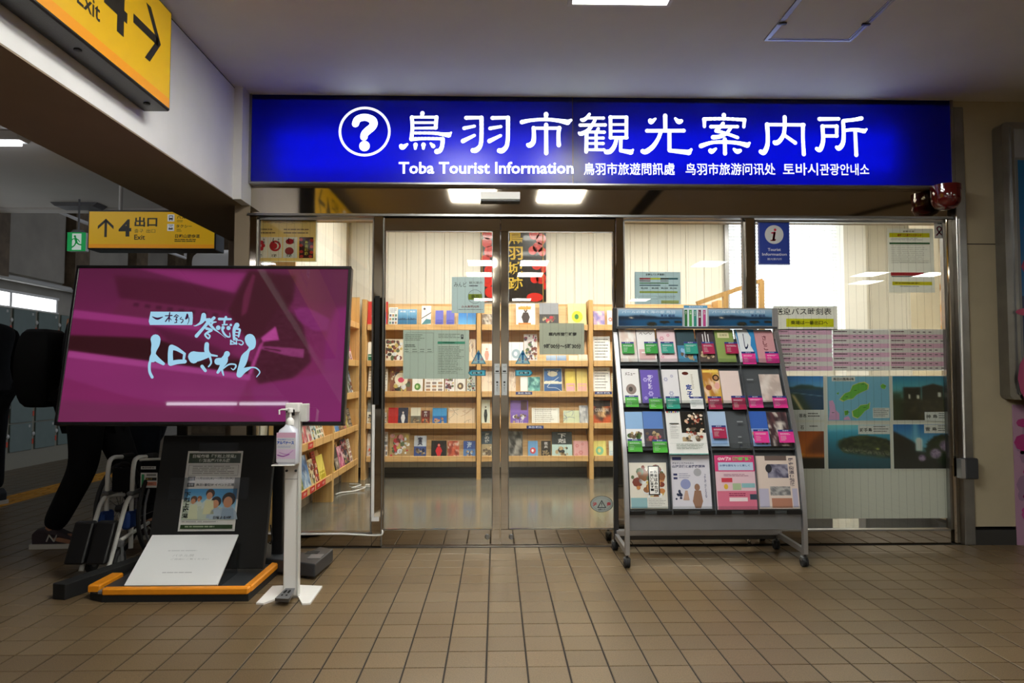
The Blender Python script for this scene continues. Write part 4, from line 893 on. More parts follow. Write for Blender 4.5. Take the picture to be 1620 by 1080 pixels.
for k in range(2):
    MB().box(X_-.022+.02*k, X_-.016+.02*k, YP-.034, YP-.029, zt_-.03, zt_-.022).build('slot_mark', 'black_plastic', st)
zs_ = at(461, 733.5, YP-.06).z
MB().cbox(X_-.07, X_+.037, YP-.1, YP, zs_-.006, zs_, .002).build('bottle_shelf', 'white_plastic', st)
for dx in (-.024, .02): MB().lathe([(.006, 0), (.006, -.008), (.003, -.012)], (X_+dx, YP, zs_-.04), 'Y', 10).build('bolt', 'steel_dark', st)
MB().box(X_-hw+.003, X_+hw-.006, YP-.0006, YP, zs_-.082, zs_-.08).build('seam', 'grey_metal', st)
lf = [tuple(onfloor(*p).xy) for p in [(405, 956), (417, 956.5), (452, 943), (452, 928), (431, 929)]]
rf = [tuple(onfloor(*p).xy) for p in [(470, 927), (510, 929), (491, 956), (478, 957), (470, 943)]]
MB().prism(lf, .0, .008, 'Z').build('foot_plate', 'white_plastic', st); MB().prism(rf, .0, .008, 'Z').build('foot_plate', 'white_plastic', st)
MB().prism([tuple(onfloor(*p).xy) for p in [(448, 945), (474, 945), (474, 928), (448, 928)]], .0, .012, 'Z').build('base_joint', 'white_plastic', st)
pd = [onfloor(435, 951, .012), onfloor(457, 953, .012), onfloor(464, 941, .012), onfloor(449, 941, .012), onfloor(435, 946, .035), onfloor(457, 947, .035), onfloor(467, 930, .075), onfloor(452, 930, .075)]
pdl = MB().hexa([pd[0], pd[1], pd[2], pd[3], pd[4], pd[5], pd[6], pd[7]]).build('pedal', 'pedal_grey', st)
for (cx_, cy_) in [(.33, .62), (.68, .62)]:
    def PQ(u, v): return pd[4].lerp(pd[5], u).lerp(pd[7].lerp(pd[6], u), v)+Vector((0, -.001, .003))
    q = MB(); q.add([PQ(cx_+.12*math.cos(a), cy_+.17*math.sin(a)) for a in [k*math.pi/6 for k in range(12)]], [tuple(range(12))]); q.add([PQ(cx_+.08*math.cos(a), .28+.07*math.sin(a)) for a in [k*math.pi/6 for k in range(12)]], [tuple(range(12))])
    q.build('footprint_mark', 'black_matt', pdl)
# bottle
bx, by = at(456.5, 700, YP-.055).x, YP-.055
def PZ(y): return at(456, y, by).z
bt = thing('sanitizer_bottle', 'white pump bottle with pink and blue label on the sanitizer post', 'bottle', (bx, by, PZ(733.4)))
def rbx(w_, d_, z): return [(bx+w_*math.copysign(abs(math.cos(a))**.5, math.cos(a)), by+d_*math.copysign(abs(math.sin(a))**.5, math.sin(a)), z) for a in [2*math.pi*k/24 for k in range(24)]]
secs = [(.047, .036, PZ(733)), (.05, .038, PZ(731)), (.048, .037, PZ(705)), (.046, .036, PZ(684)), (.04, .03, PZ(679)), (.018, .018, PZ(673.5)), (.015, .015, PZ(671))]
q = MB(); k0 = 0
for (a_, b_, z) in secs: q.v += [Vector(v) for v in rbx(a_, b_, z)]
for i in range(len(secs)-1):
    for j in range(24): q.f.append((i*24+j, i*24+(j+1) % 24, (i+1)*24+(j+1) % 24, (i+1)*24+j))
q.f.append(tuple(range(24))); q.f.append(tuple((len(secs)-1)*24+j for j in range(24)))
mat('bottle_plastic', '#cdd0dc', 0.25); q.build('bottle_body', 'bottle_plastic', bt, smooth=True)
MB().lathe([(.018, PZ(672)), (.019, PZ(665)), (.016, PZ(663)), (.007, PZ(660)), (.006, PZ(652))], (bx+.006, by, 0), seg=16).build('pump_collar', 'white_plastic', bt, smooth=True)
MB().tube([(bx+.006, by, PZ(650)), (bx+.004, by-.002, PZ(647.5)), (bx-.03, by-.012, PZ(647.5)), (bx-.042, by-.014, PZ(648.5)), (bx-.042, by-.014, PZ(655))], .0045, 8).build('spout', 'white_plastic', bt, smooth=True)
MB().lathe([(.013, PZ(652)), (.013, PZ(646)), (.01, PZ(645))], (bx+.006, by, 0), seg=16).build('pump_head', 'white_plastic', bt, smooth=True)
s = Sheet(441, 683, 472, 729, .09, PZ(683)-PZ(729), .001, '#d4d3dc'); s.up()
s.rect(441, 683, 472, 691, '#d6a9c4'); s.rect(441, 691, 472, 708, '#cfcdd3'); s.rect(441, 709, 472, 724, '#d8bfdc'); s.up()
s.txt('手指消毒用アルコール', 443, 692.5, 469, 695, '#3d6fc4', .01); s.txt('アルボナース', 441.8, 696, 469.5, 701.5, '#2053b4', .06)
s.stroke([(443,718,1.6),(452,720,1.6),(462,717,1.2)], '#a64fb4'); s.stroke([(446,714,1.2),(458,717,1.4),(468,711,1)], '#c48fcf'); s.lines(443, 704, 468, 707, 2, '#9aa2c8', 2)
s.build('bottle_label', 'print_gloss', bt, (bx, by-.0405, PZ(729)))
# ---------------------------------------------------------------- people
def body(name, joints, edges, parent, m, sub=2):
    me = bpy.data.meshes.new(name); me.from_pydata([tuple(Vector(j[0])-origin_of(parent)) for j in joints], [], edges)
    o = bpy.data.objects.new(name, me); COL.objects.link(o); o.parent = parent
    sk = o.modifiers.new('s', 'SKIN'); 
    for i, j in enumerate(joints):
        r = j[1]; me.skin_vertices[0].data[i].radius = (r, r) if not isinstance(r, tuple) else r
    me.skin_vertices[0].data[0].use_root = True; sk.use_smooth_shade = True
    ss = o.modifiers.new('ss', 'SUBSURF'); ss.levels = sub; ss.render_levels = sub
    me.materials.append(M[m]); return o
def person(label, x, y, h, face, coat='black_cloth', hem=.5, legm='black_cloth', step=.16, bag=False, shoes='shoe'):
    """face: heading angle (0 = +X)"""
    t = thing('person', label, 'person', (x, y, 0)); k = h/1.72; c, s_ = math.cos(face), math.sin(face)
    def G(f, l, z): return (x+(f*c-l*s_)*k, y+(f*s_+l*c)*k, z*k)
    J = [(G(0, 0, .95), .15), (G(0, 0, 1.15), .15), (G(.01, 0, 1.35), .16), (G(.01, 0, 1.46), .07), (G(.03, 0, 1.53), .055), (G(.04, 0, 1.61), .085), (G(.035, 0, 1.68), .06),
         (G(0, .1, .9), .11), (G(step*.5, .1, .5), .07), (G(step, .1, .1), .045), (G(step+.02, .1, .06), .04), (G(step+.17, .11, .045), .035),
         (G(0, -.1, .9), .11), (G(0, -.1, .5), .07), (G(-step*.6, -.1, .1), .045), (G(-step*.6+.02, -.1, .06), .04), (G(-step*.6+.17, -.11, .045), .035),
         (G(0, .19, 1.38), .065), (G(0, .25, 1.12), .05), (G(.1, .24, .92), .04), (G(.15, .22, .87), .03), (G(0, -.19, 1.38), .065), (G(0, -.25, 1.12), .05), (G(.1, -.24, .92), .04), (G(.15, -.22, .87), .03)]
    E_ = [(0,1),(1,2),(2,3),(3,4),(4,5),(5,6),(0,7),(7,8),(8,9),(9,10),(10,11),(0,12),(12,13),(13,14),(14,15),(15,16),(2,17),(17,18),(18,19),(19,20),(2,21),(21,22),(22,23),(23,24)]
    b = body('body', J, E_, t, 'skin')
    # trousers
    JT = [(G(0, 0, .93), .165), (G(0, .1, .87), .125), (G(step*.5, .1, .5), .09), (G(step, .1, .1), .07), (G(0, -.1, .87), .125), (G(0, -.1, .5), .09), (G(-step*.6, -.1, .1), .07)]
    body('trousers', JT, [(0,1),(1,2),(2,3),(0,4),(4,5),(5,6)], t, legm)
    # coat with sleeves
    JC = [(G(0, 0, 1.1), .185), (G(.01, 0, 1.36), .19), (G(0, 0, .92), .2), (G(0, 0, hem+.14), .22), (G(0, .2, 1.4), .09), (G(0, .27, 1.12), .075), (G(.1, .26, .94), .06), (G(0, -.2, 1.4), .09), (G(0, -.27, 1.12), .075), (G(.1, -.26, .94), .06), (G(.01, 0, 1.47), .09)]
    body('coat', JC, [(0,1),(0,2),(2,3),(1,4),(4,5),(5,6),(1,7),(7,8),(8,9),(1,10)], t, coat)
    # face and hair
    hd = Vector(G(.04, 0, 1.61)); 
    q = MB().lathe([(.02, .115), (.07, .1), (.096, .05), (.1, 0), (.09, -.05), (.06, -.09)], hd-Vector((c*.022, s_*.022, -.02)), seg=20); q.build('hair', 'hair', t, smooth=True)
    q = MB()
    for l in (-.03, .03): p = Vector(G(.118, l, 1.615)); q.lathe([(.002, -.006), (.008, 0), (.002, .006)], p, seg=8)
    q.build('eyes', 'hair', t); p = Vector(G(.125, 0, 1.585)); MB().lathe([(.003, .03), (.012, 0), (.008, -.01)], p, seg=8).build('nose', 'skin', t, smooth=True)
    for (f_, l_) in [(step, .1), (-step*.6, -.1)]:
        q = MB(); pr = [(-.09, 0), (.18, 0), (.2, .02), (.19, .045), (.12, .06), (.04, .1), (-.06, .105), (-.095, .07)]
        pts = []; n_ = len(pr)
        for sgn in (-1, 1): pts += [G(f_+a_, l_+sgn*(.042 if a_ < .15 else .03), z_+.018) for a_, z_ in pr]
        q.add(pts, [tuple(range(n_)), tuple(range(2*n_-1, n_-1, -1))]+[(i, i+n_, (i+1) % n_+n_, (i+1) % n_) for i in range(n_)])
        sh = q.build('shoe', shoes, t, bevel=.012)
        q = MB(); pts = []; pr2 = [(-.1, 0), (.19, 0), (.205, .012), (.2, .026), (-.1, .03)]; n2 = 5
        for sgn in (-1, 1): pts += [G(f_+a_, l_+sgn*.048, z_) for a_, z_ in pr2]
        q.add(pts, [tuple(range(n2)), tuple(range(2*n2-1, n2-1, -1))]+[(i, i+n2, (i+1) % n2+n2, (i+1) % n2) for i in range(n2)]); q.build('sole', 'shoe_sole', sh)
        if shoes == 'shoe':
            for sgn in (-1, 1):
                a0 = [(.0, .035), (.015, .075), (.045, .035), (.06, .075)]
                q = MB()
                for i in range(3):
                    (u0, v0), (u1, v1) = a0[i], a0[i+1]; q.tube([G(f_+u0, l_+sgn*.0445, v0+.01), G(f_+u1, l_+sgn*.0445, v1+.01)], .004, 6)
                q.build('side_emblem', 'shoe_sole', sh, label='pale zigzag letter emblem')
    if bag:
        q = MB(); 
        import bmesh
        bm = bmesh.new(); bmesh.ops.create_cube(bm, size=1); bmesh.ops.subdivide_edges(bm, edges=bm.edges[:], cuts=3, use_grid_fill=True)
        for v in bm.verts:
            f = 1-.28*abs(v.co.z*2)**3; v.co.x *= f; v.co.y *= f
        for v in bm.verts:
            a_ = Vector(G(-.315+v.co.x*.22, v.co.y*.34, 1.12+v.co.z*.5)); v.co = a_
        bm.verts.index_update(); q.add([v.co.copy() for v in bm.verts], [[v.index for v in f_.verts] for f_ in bm.faces]); bm.free()
        bg = q.build('backpack', 'black_cloth', None, smooth=True); m_ = bg.modifiers.new('s', 'SUBSURF'); m_.levels = m_.render_levels = 1
        tag(bg, 'black backpack worn by the person beside the television', 'backpack')
        q = MB().tube([G(-.38, -.08, 1.0), G(-.402, -.08, 1.14), G(-.38, -.08, 1.28)], .005, 6).tube([G(-.4, .1, 1.0), G(-.4, -.1, 1.0)], .005, 6)
        z_ = q.build('zip_line', 'dark_grey', None, smooth=True); z_.parent = bg
    return t
person('person in dark clothes and maroon sneakers with pale soles standing beside the television', at(150, 600, 4.66).x, 4.66, 1.72, R(4), bag=True, hem=.72, step=.32)
P1 = person('person in a long black coat at the left picture edge', at(-27, 600, 5.95).x, 5.95, 1.76, R(160), hem=.72, step=.05, shoes='rubber')
P1.location.z = .009
person('person in a dark navy long coat, mostly hidden behind the television', at(222, 600, 5.45).x, 5.45, 1.62, R(60), coat='navy_cloth', hem=.36, legm='navy_cloth', step=.03, shoes='rubber')
# ---------------------------------------------------------------- folded wheelchair
wc = thing('wheelchair', 'folded white-framed wheelchair with blue cloth and black footrests behind the black bar', 'wheelchair', (-2.2, 4.1, 0))
DY = -.05
for i, X_ in enumerate((-2.065, -2.205)):
    q = MB().tube(cr([(X_, 4.30+DY, .595), (X_, 4.2+DY, .6), (X_, 4.16+DY, .56), (X_, 4.15+DY, .4), (X_, 4.15+DY, .1)], 4), .0125, 10); q.build('back_tube', 'white_tube', wc, smooth=True)
    q = MB().tube(cr([(X_, 4.33+DY, .368), (X_, 4.17+DY, .39), (X_, 4.10+DY, .37), (X_, 4.05+DY, .295), (X_, 3.915+DY, .035)], 4), .0125, 10); q.build('front_tube', 'white_tube', wc, smooth=True)
    MB().cyl((X_, 4.03+DY, .17), (X_, 4.35+DY, .2), .011, 10).build('side_bar', 'white_tube', wc, smooth=True)
    MB().cyl((X_, 4.30+DY, .595), (X_, 4.42+DY, .59), .018, 10).build('handle_grip', 'rubber', wc, smooth=True)
    cy_ = 4.02+DY; q = MB(); q.lathe([(.03, -.012), (.052, -.016), (.062, -.01), (.064, 0), (.062, .01), (.052, .016), (.03, .012)], (X_+.0, cy_, .0645), 'X', 24).build('caster_wheel', 'rubber', wc, smooth=True)
    MB().lathe([(.012, -.018), (.034, -.014), (.034, .014), (.012, .018)], (X_, cy_, .0645), 'X', 16).build('caster_hub', 'grey_plastic', wc)
    MB().box(X_-.022, X_-.018, cy_-.012, cy_+.012, .06, .15).box(X_+.018, X_+.022, cy_-.012, cy_+.012, .06, .15).box(X_-.022, X_+.022, cy_-.014, cy_+.014, .14, .17).build('caster_fork', 'grey_metal', wc)
    Xw = X_+(.05 if i == 0 else -.05); tp = [(Xw, 4.34+.265*math.cos(a), .277+.265*math.sin(a)) for a in [2*math.pi*k/40 for k in range(40)]]
    wh = MB().tube(tp, .0125, 8, closed=True).build('rear_wheel', 'rubber', wc, smooth=True)
    MB().tube([(Xw+(.02 if i == 0 else -.02), 4.34+.235*math.cos(a), .277+.235*math.sin(a)) for a in [2*math.pi*k/40 for k in range(40)]], .007, 6, closed=True).build('hand_rim', 'grey_metal', wh, smooth=True)
    q = MB()
    for k in range(12): a = 2*math.pi*k/12; q.cyl((Xw, 4.34, .277), (Xw, 4.34+.255*math.cos(a), .277+.255*math.sin(a)), .0015, 5)
    q.cyl((Xw-.02, 4.34, .277), (Xw+.02, 4.34, .277), .022, 12); q.build('spokes', 'steel_dark', wh)
    MB().cbox(X_-.025, X_+.022, 4.08+DY, 4.2+DY, .215, .31, .012).build('arm_pad', 'blue_cloth', wc, label='blue cloth pad')
    MB().cbox(X_-.02, X_+.02, 4.12+DY, 4.34+DY, .395, .42, .008).build('armrest', 'grey_plastic', wc)
    xa_ = -2.118 if i == 0 else -2.232
    q = MB().hexa([(xa_-.03, 3.845+DY, .085), (xa_+.075, 3.845+DY, .085), (xa_+.075, 3.885+DY, .085), (xa_-.03, 3.885+DY, .085), (xa_-.005, 3.9+DY, .3), (xa_+.1, 3.9+DY, .3), (xa_+.1, 3.94+DY, .3), (xa_-.005, 3.94+DY, .3)]); q.build('footplate', 'black_plastic', wc, bevel=.012)
for (z0, z1, y) in [(.41, .545, 4.17)]: MB().cbox(-2.195, -2.075, y+DY, y+.03+DY, z0, z1, .01).build('back_cloth', 'black_cloth', wc)
MB().cbox(-2.05, -1.90, 4.2+DY, 4.24+DY, .33, .585, .01).build('seat_cloth', 'black_cloth', wc)
MB().tube([(-2.055, 4.21+DY, .588), (-1.89, 4.22+DY, .592)], .008, 8).build('back_rail', 'white_tube', wc, smooth=True)
MB().cyl((-2.205, 4.2+DY, .16), (-2.065, 4.25+DY, .24), .01, 8).build('cross_bar', 'white_tube', wc, smooth=True)
s = Sheet(0, 0, 100, 100, .095, .085, .001, '#d8d8d4'); s.up(); s.rect(5, 10, 22, 90, '#2f8a5a'); s.rect(35, 8, 92, 22, '#8a8a86'); s.rect(30, 32, 96, 52, '#1c1c1a'); s.rect(30, 60, 96, 86, '#d98a70'); s.up(); s.txt('車いす', 34, 36, 70, 48, '#c9a54c', .02); s.txt('ご自由に', 36, 66, 80, 80, '#7a2a1c', .02)
s.build('name_sticker', 'print', wc, (-1.995, 4.198+DY, .43))
s = Sheet(0, 0, 100, 20, .085, .017, .001, '#cfcfcb'); s.up(); s.txt('鳥羽市観光', 8, 4, 90, 16, '#222222', .02); s.build('name_sticker', 'print', wc, (-2.0, 4.198+DY, .535))
# ================================================================ THE OFFICE
# bookcases: uprights, ledges with fronts, slanted backs
YSH = 7.33
LEDGE = [(513, 522), (570, 579.5), (618.5, 628), (669, 678), (721, 730)]
def zsh(py): return at(785, py, YSH).z
def bookcase_back(px0, px1, label, right_up=False):
    x0, x1 = at(px0, 600, YSH).x, at(px1, 600, YSH).x
    t = thing('bookcase', label, 'bookcase', ((x0+x1)/2, YSH, 0)); ztop = at(785, 474, YSH).z
    MB().cbox(x0-.022, x0+.022, YSH-.012, YW-.03, 0, ztop, .003).build('upright', 'pine_up', t)
    if right_up: MB().cbox(x1-.022, x1+.022, YSH-.012, YW-.03, 0, ztop, .003).build('upright', 'pine_up', t)
    a, b = x0+.03, x1-(.03 if True else 0)
    MB().box(a, b, YW-.045, YW-.03, zsh(730), zsh(478)).build('back_board', 'pine', t)
    for (l0, l1) in LEDGE:
        z1, z0 = zsh(l0), zsh(l1)
        MB().box(a, b, YSH+.012, YW-.045, z0, z0+.018).build('shelf_board', 'pine', t)
        MB().cbox(a, b, YSH, YSH+.014, z0, z1, .003).build('ledge_front', 'pine', t)
        MB().hexa([(a, YSH+.05, z0+.018), (b, YSH+.05, z0+.018), (b, YSH+.062, z0+.018), (a, YSH+.062, z0+.018), (a, YSH+.12, z0+.26), (b, YSH+.12, z0+.26), (b, YSH+.132, z0+.26), (a, YSH+.132, z0+.26)]).build('slanted_back', 'pine', t)
    return t
bookcase_back(575.5, 757.5, 'pine display bookcase along the back wall behind the left door')
bookcase_back(757.5, 935, 'pine display bookcase along the back wall behind the right door')
bookcase_back(935, 1140, 'pine display bookcase along the back wall behind the brochure rack', True)
XC = -1.385
def bookcase_side(ya, yb, label):
    t = thing('bookcase', label, 'bookcase', (XC, (ya+yb)/2, 0))
    zt_ = 1.86
    MB().prism([(XW+.012, 0), (XC, 0), (XC, .5), (XC, zt_), (XW+.012, zt_)], ya, ya+.022, 'Y').build('side_panel', 'pine_up', t)
    MB().prism([(XW+.012, 0), (XC, 0), (XC, zt_), (XW+.012, zt_)], yb-.022, yb, 'Y').build('side_panel', 'pine_up', t)
    MB().box(XW+.013, XW+.022, ya+.022, yb-.022, .17, zt_).build('back_board', 'pine_up', t)
    for (l0, l1) in LEDGE:
        z1, z0 = zsh(l0)-.0, zsh(l1)-.0
        MB().box(XW+.022, XC-.012, ya+.022, yb-.022, z0, z0+.018).build('shelf_board', 'pine_up', t)
        MB().cbox(XC-.014, XC-.001, ya+.022, yb-.022, z0, z1, .003).build('ledge_front', 'pine_up', t)
        MB().add([(XC-.06, ya+.022, z0+.018), (XC-.06, yb-.022, z0+.018), (XC-.13, yb-.022, z0+.26), (XC-.13, ya+.022, z0+.26)], [(0, 1, 2, 3)]).build('slanted_back', 'pine_up', t)
    return t
bookcase_side(4.88, 6.09, 'pine display bookcase along the left office wall, nearest the glass'); bookcase_side(6.1, 7.2, 'pine display bookcase along the left office wall, in the back corner')
# ---- covers
def cover(s, st, c1='#ffffff', c2='#888888', c3='#222222', title='', seed=1):
    x0, y0, x1, y1 = s.x0, s.y0, s.x1, s.y1; w, h = x1-x0, y1-y0
    def r(a, b, c, d, col): s.rect(x0+a*w, y0+b*h, x0+c*w, y0+d*h, col)
    def t(a, b, c, d, st_, col, bold=.02, vert=False): s.txt(st_, x0+a*w, y0+b*h, x0+c*w, y0+d*h, col, bold, vert)
    s.up()
    if st == 'sea':
        s.photo(x0, y0, x1, y1, 6, 10, lambda U, V: mix(C(c1), C(c2), sig((V-.45+.1*(noise(U, V, 4, seed)-.5))/.12)))
        s.up(); n = 8; s.poly([(x0, y0+h*.66)]+[(x0+w*i/n, y0+h*(.52+.1*random.Random(seed*9+i).random())) for i in range(n+1)]+[(x1, y0+h*.66)][:1], c3) if c3 != c2 else None
    elif st == 'photo':
        s.photo(x0, y0, x1, y1, 12, 12, lambda U, V: mix(mix(C(c1), C(c2), sig((noise(U, V, 4, seed)-.5)/.06)), C(c3), sig((noise(U, V, 5, seed+9)-.62)/.04)))
    elif st == 'collage':
        s.specks(x0, y0, x1, y1, 42, [c2, c3, '#7a3a2c', '#c9b060', '#5a6a4a', '#dfe3e6'], seed, (.05, .13)); s.up()
    elif st == 'form':
        s.frame(x0+w*.04, y0+h*.04, x1-w*.04, y1-h*.04, w*.012, c2); s.lines(x0+w*.1, y0+h*.1, x1-w*.08, y1-h*.08, 7, c3, seed, .25)
    elif st == 'map':
        rr = random.Random(seed)
        for k in range(9):
            px_, py_ = x0+w*rr.random(), y0+h*rr.random(); pts = [(px_, py_, .5)]
            for j in range(3): px_ = min(max(px_+w*(rr.random()-.5)*.5, x0+.4), x1-.4); py_ = min(max(py_+h*(rr.random()-.5)*.6, y0+.4), y1-.4); pts.append((px_, py_, .5))
            s.stroke([(a, b, .45) for a, b, c in pts], c2 if k % 2 else c3)
    elif st == 'circ':
        s.ell(x0+w*.5, y0+h*.6, w*.3, w*.3, c2, 20); s.up(); s.ell(x0+w*.47, y0+h*.6, w*.12, w*.14, c3, 12)
    elif st == 'plain':
        r(.08, .62, .92, .95, c2); s.up(); r(.2, .7, .8, .74, c1)
    elif st == 'figure':
        s.ell(x0+w*.5, y0+h*.3, w*.09, w*.11, c2, 12); s.poly([(x0+w*.38, y0+h*.4), (x0+w*.28, y0+h*.62), (x0+w*.4, y0+h*.92), (x0+w*.6, y0+h*.92), (x0+w*.72, y0+h*.62), (x0+w*.62, y0+h*.4)], c2)
        s.up(); s.ell(x0+w*.5, y0+h*.28, w*.05, w*.06, '#d8b8a0', 10)
    elif st == 'diag':
        s.poly([(x0, y0+h*.62), (x1, y0+h*.32), (x1, y0+h*.37), (x0, y0+h*.67)], c3); s.poly([(x0, y0+h*.95), (x0+w*.5, y0+h*.66), (x1, y0+h*.7), (x1, y0+h*.9)], c2); s.ell(x0+w*.3, y0+h*.16, w*.12, w*.12, c3, 12)
    elif st == 'half':
        r(0, .5, 1, 1, c2); s.up(); s.specks(x0+w*.05, y0+h*.55, x1-w*.05, y1-h*.03, 16, [c3, '#b9a27c', '#6a5a4c'], seed, (.08, .2))
    elif st == 'grid':
        for i in range(3):
            for j in range(3): r(.08+i*.31, .38+j*.2, .08+i*.31+.22, .38+j*.2+.13, [c2, c3, '#b58a60'][(i+j+seed) % 3])
        s.lines(x0+w*.1, y0+h*.08, x1-w*.1, y0+h*.32, 3, c3, seed, .35)
    elif st == 'wave':
        s.poly([(x0+w*.62, y0), (x0+w*.8, y0+h*.25), (x0+w*.72, y0+h*.5), (x0+w*.9, y0+h*.75), (x0+w*.86, y1), (x1, y1), (x1, y0)], c2); s.poly([(x0, y0), (x0, y0+h*.1), (x0+w*.14, y0+h*.7), (x0+w*.1, y0+h*.1), (x0+w*.05, y0)], c2)
    elif st == 'flowers':
        for (a, b, q) in [(.25, .3, .14), (.62, .2, .1), (.5, .72, .16), (.2, .85, .1)]:
            for k in range(6): s.ell(x0+w*(a+q*.6*math.cos(k*1.047)), y0+h*b+w*q*.6*math.sin(k*1.047), w*q*.34, w*q*.34, c2, 8)
    if title:
        s.up(2)
        if st in ('sea', 'circ', 'plain', 'collage', 'figure', 'diag'): t(.2, .1, .8, .2, title, '#ffffff' if st in ('sea', 'collage') else c3)
        elif st in ('half',): t(.3, .06, .7, .46, title, '#e8e8e8' if sum(C(c1)) < 1.2 else c3, .02, len(title) > 1)
        elif st in ('photo', 'wave', 'flowers', 'blank'): t(.38, .14, .6, .62, title, c3 if st != 'photo' else '#f4f0e8', .02, len(title) > 1)
        else: t(.15, .04, .85, .1, title, c3)
LABC = {}
def uniq(label):
    assert label not in LABC, label
    LABC[label] = 1; return label
ROWN = {0: 'top shelf', 1: 'second shelf', 2: 'third shelf', 3: 'fourth shelf', 4: 'bottom shelf'}
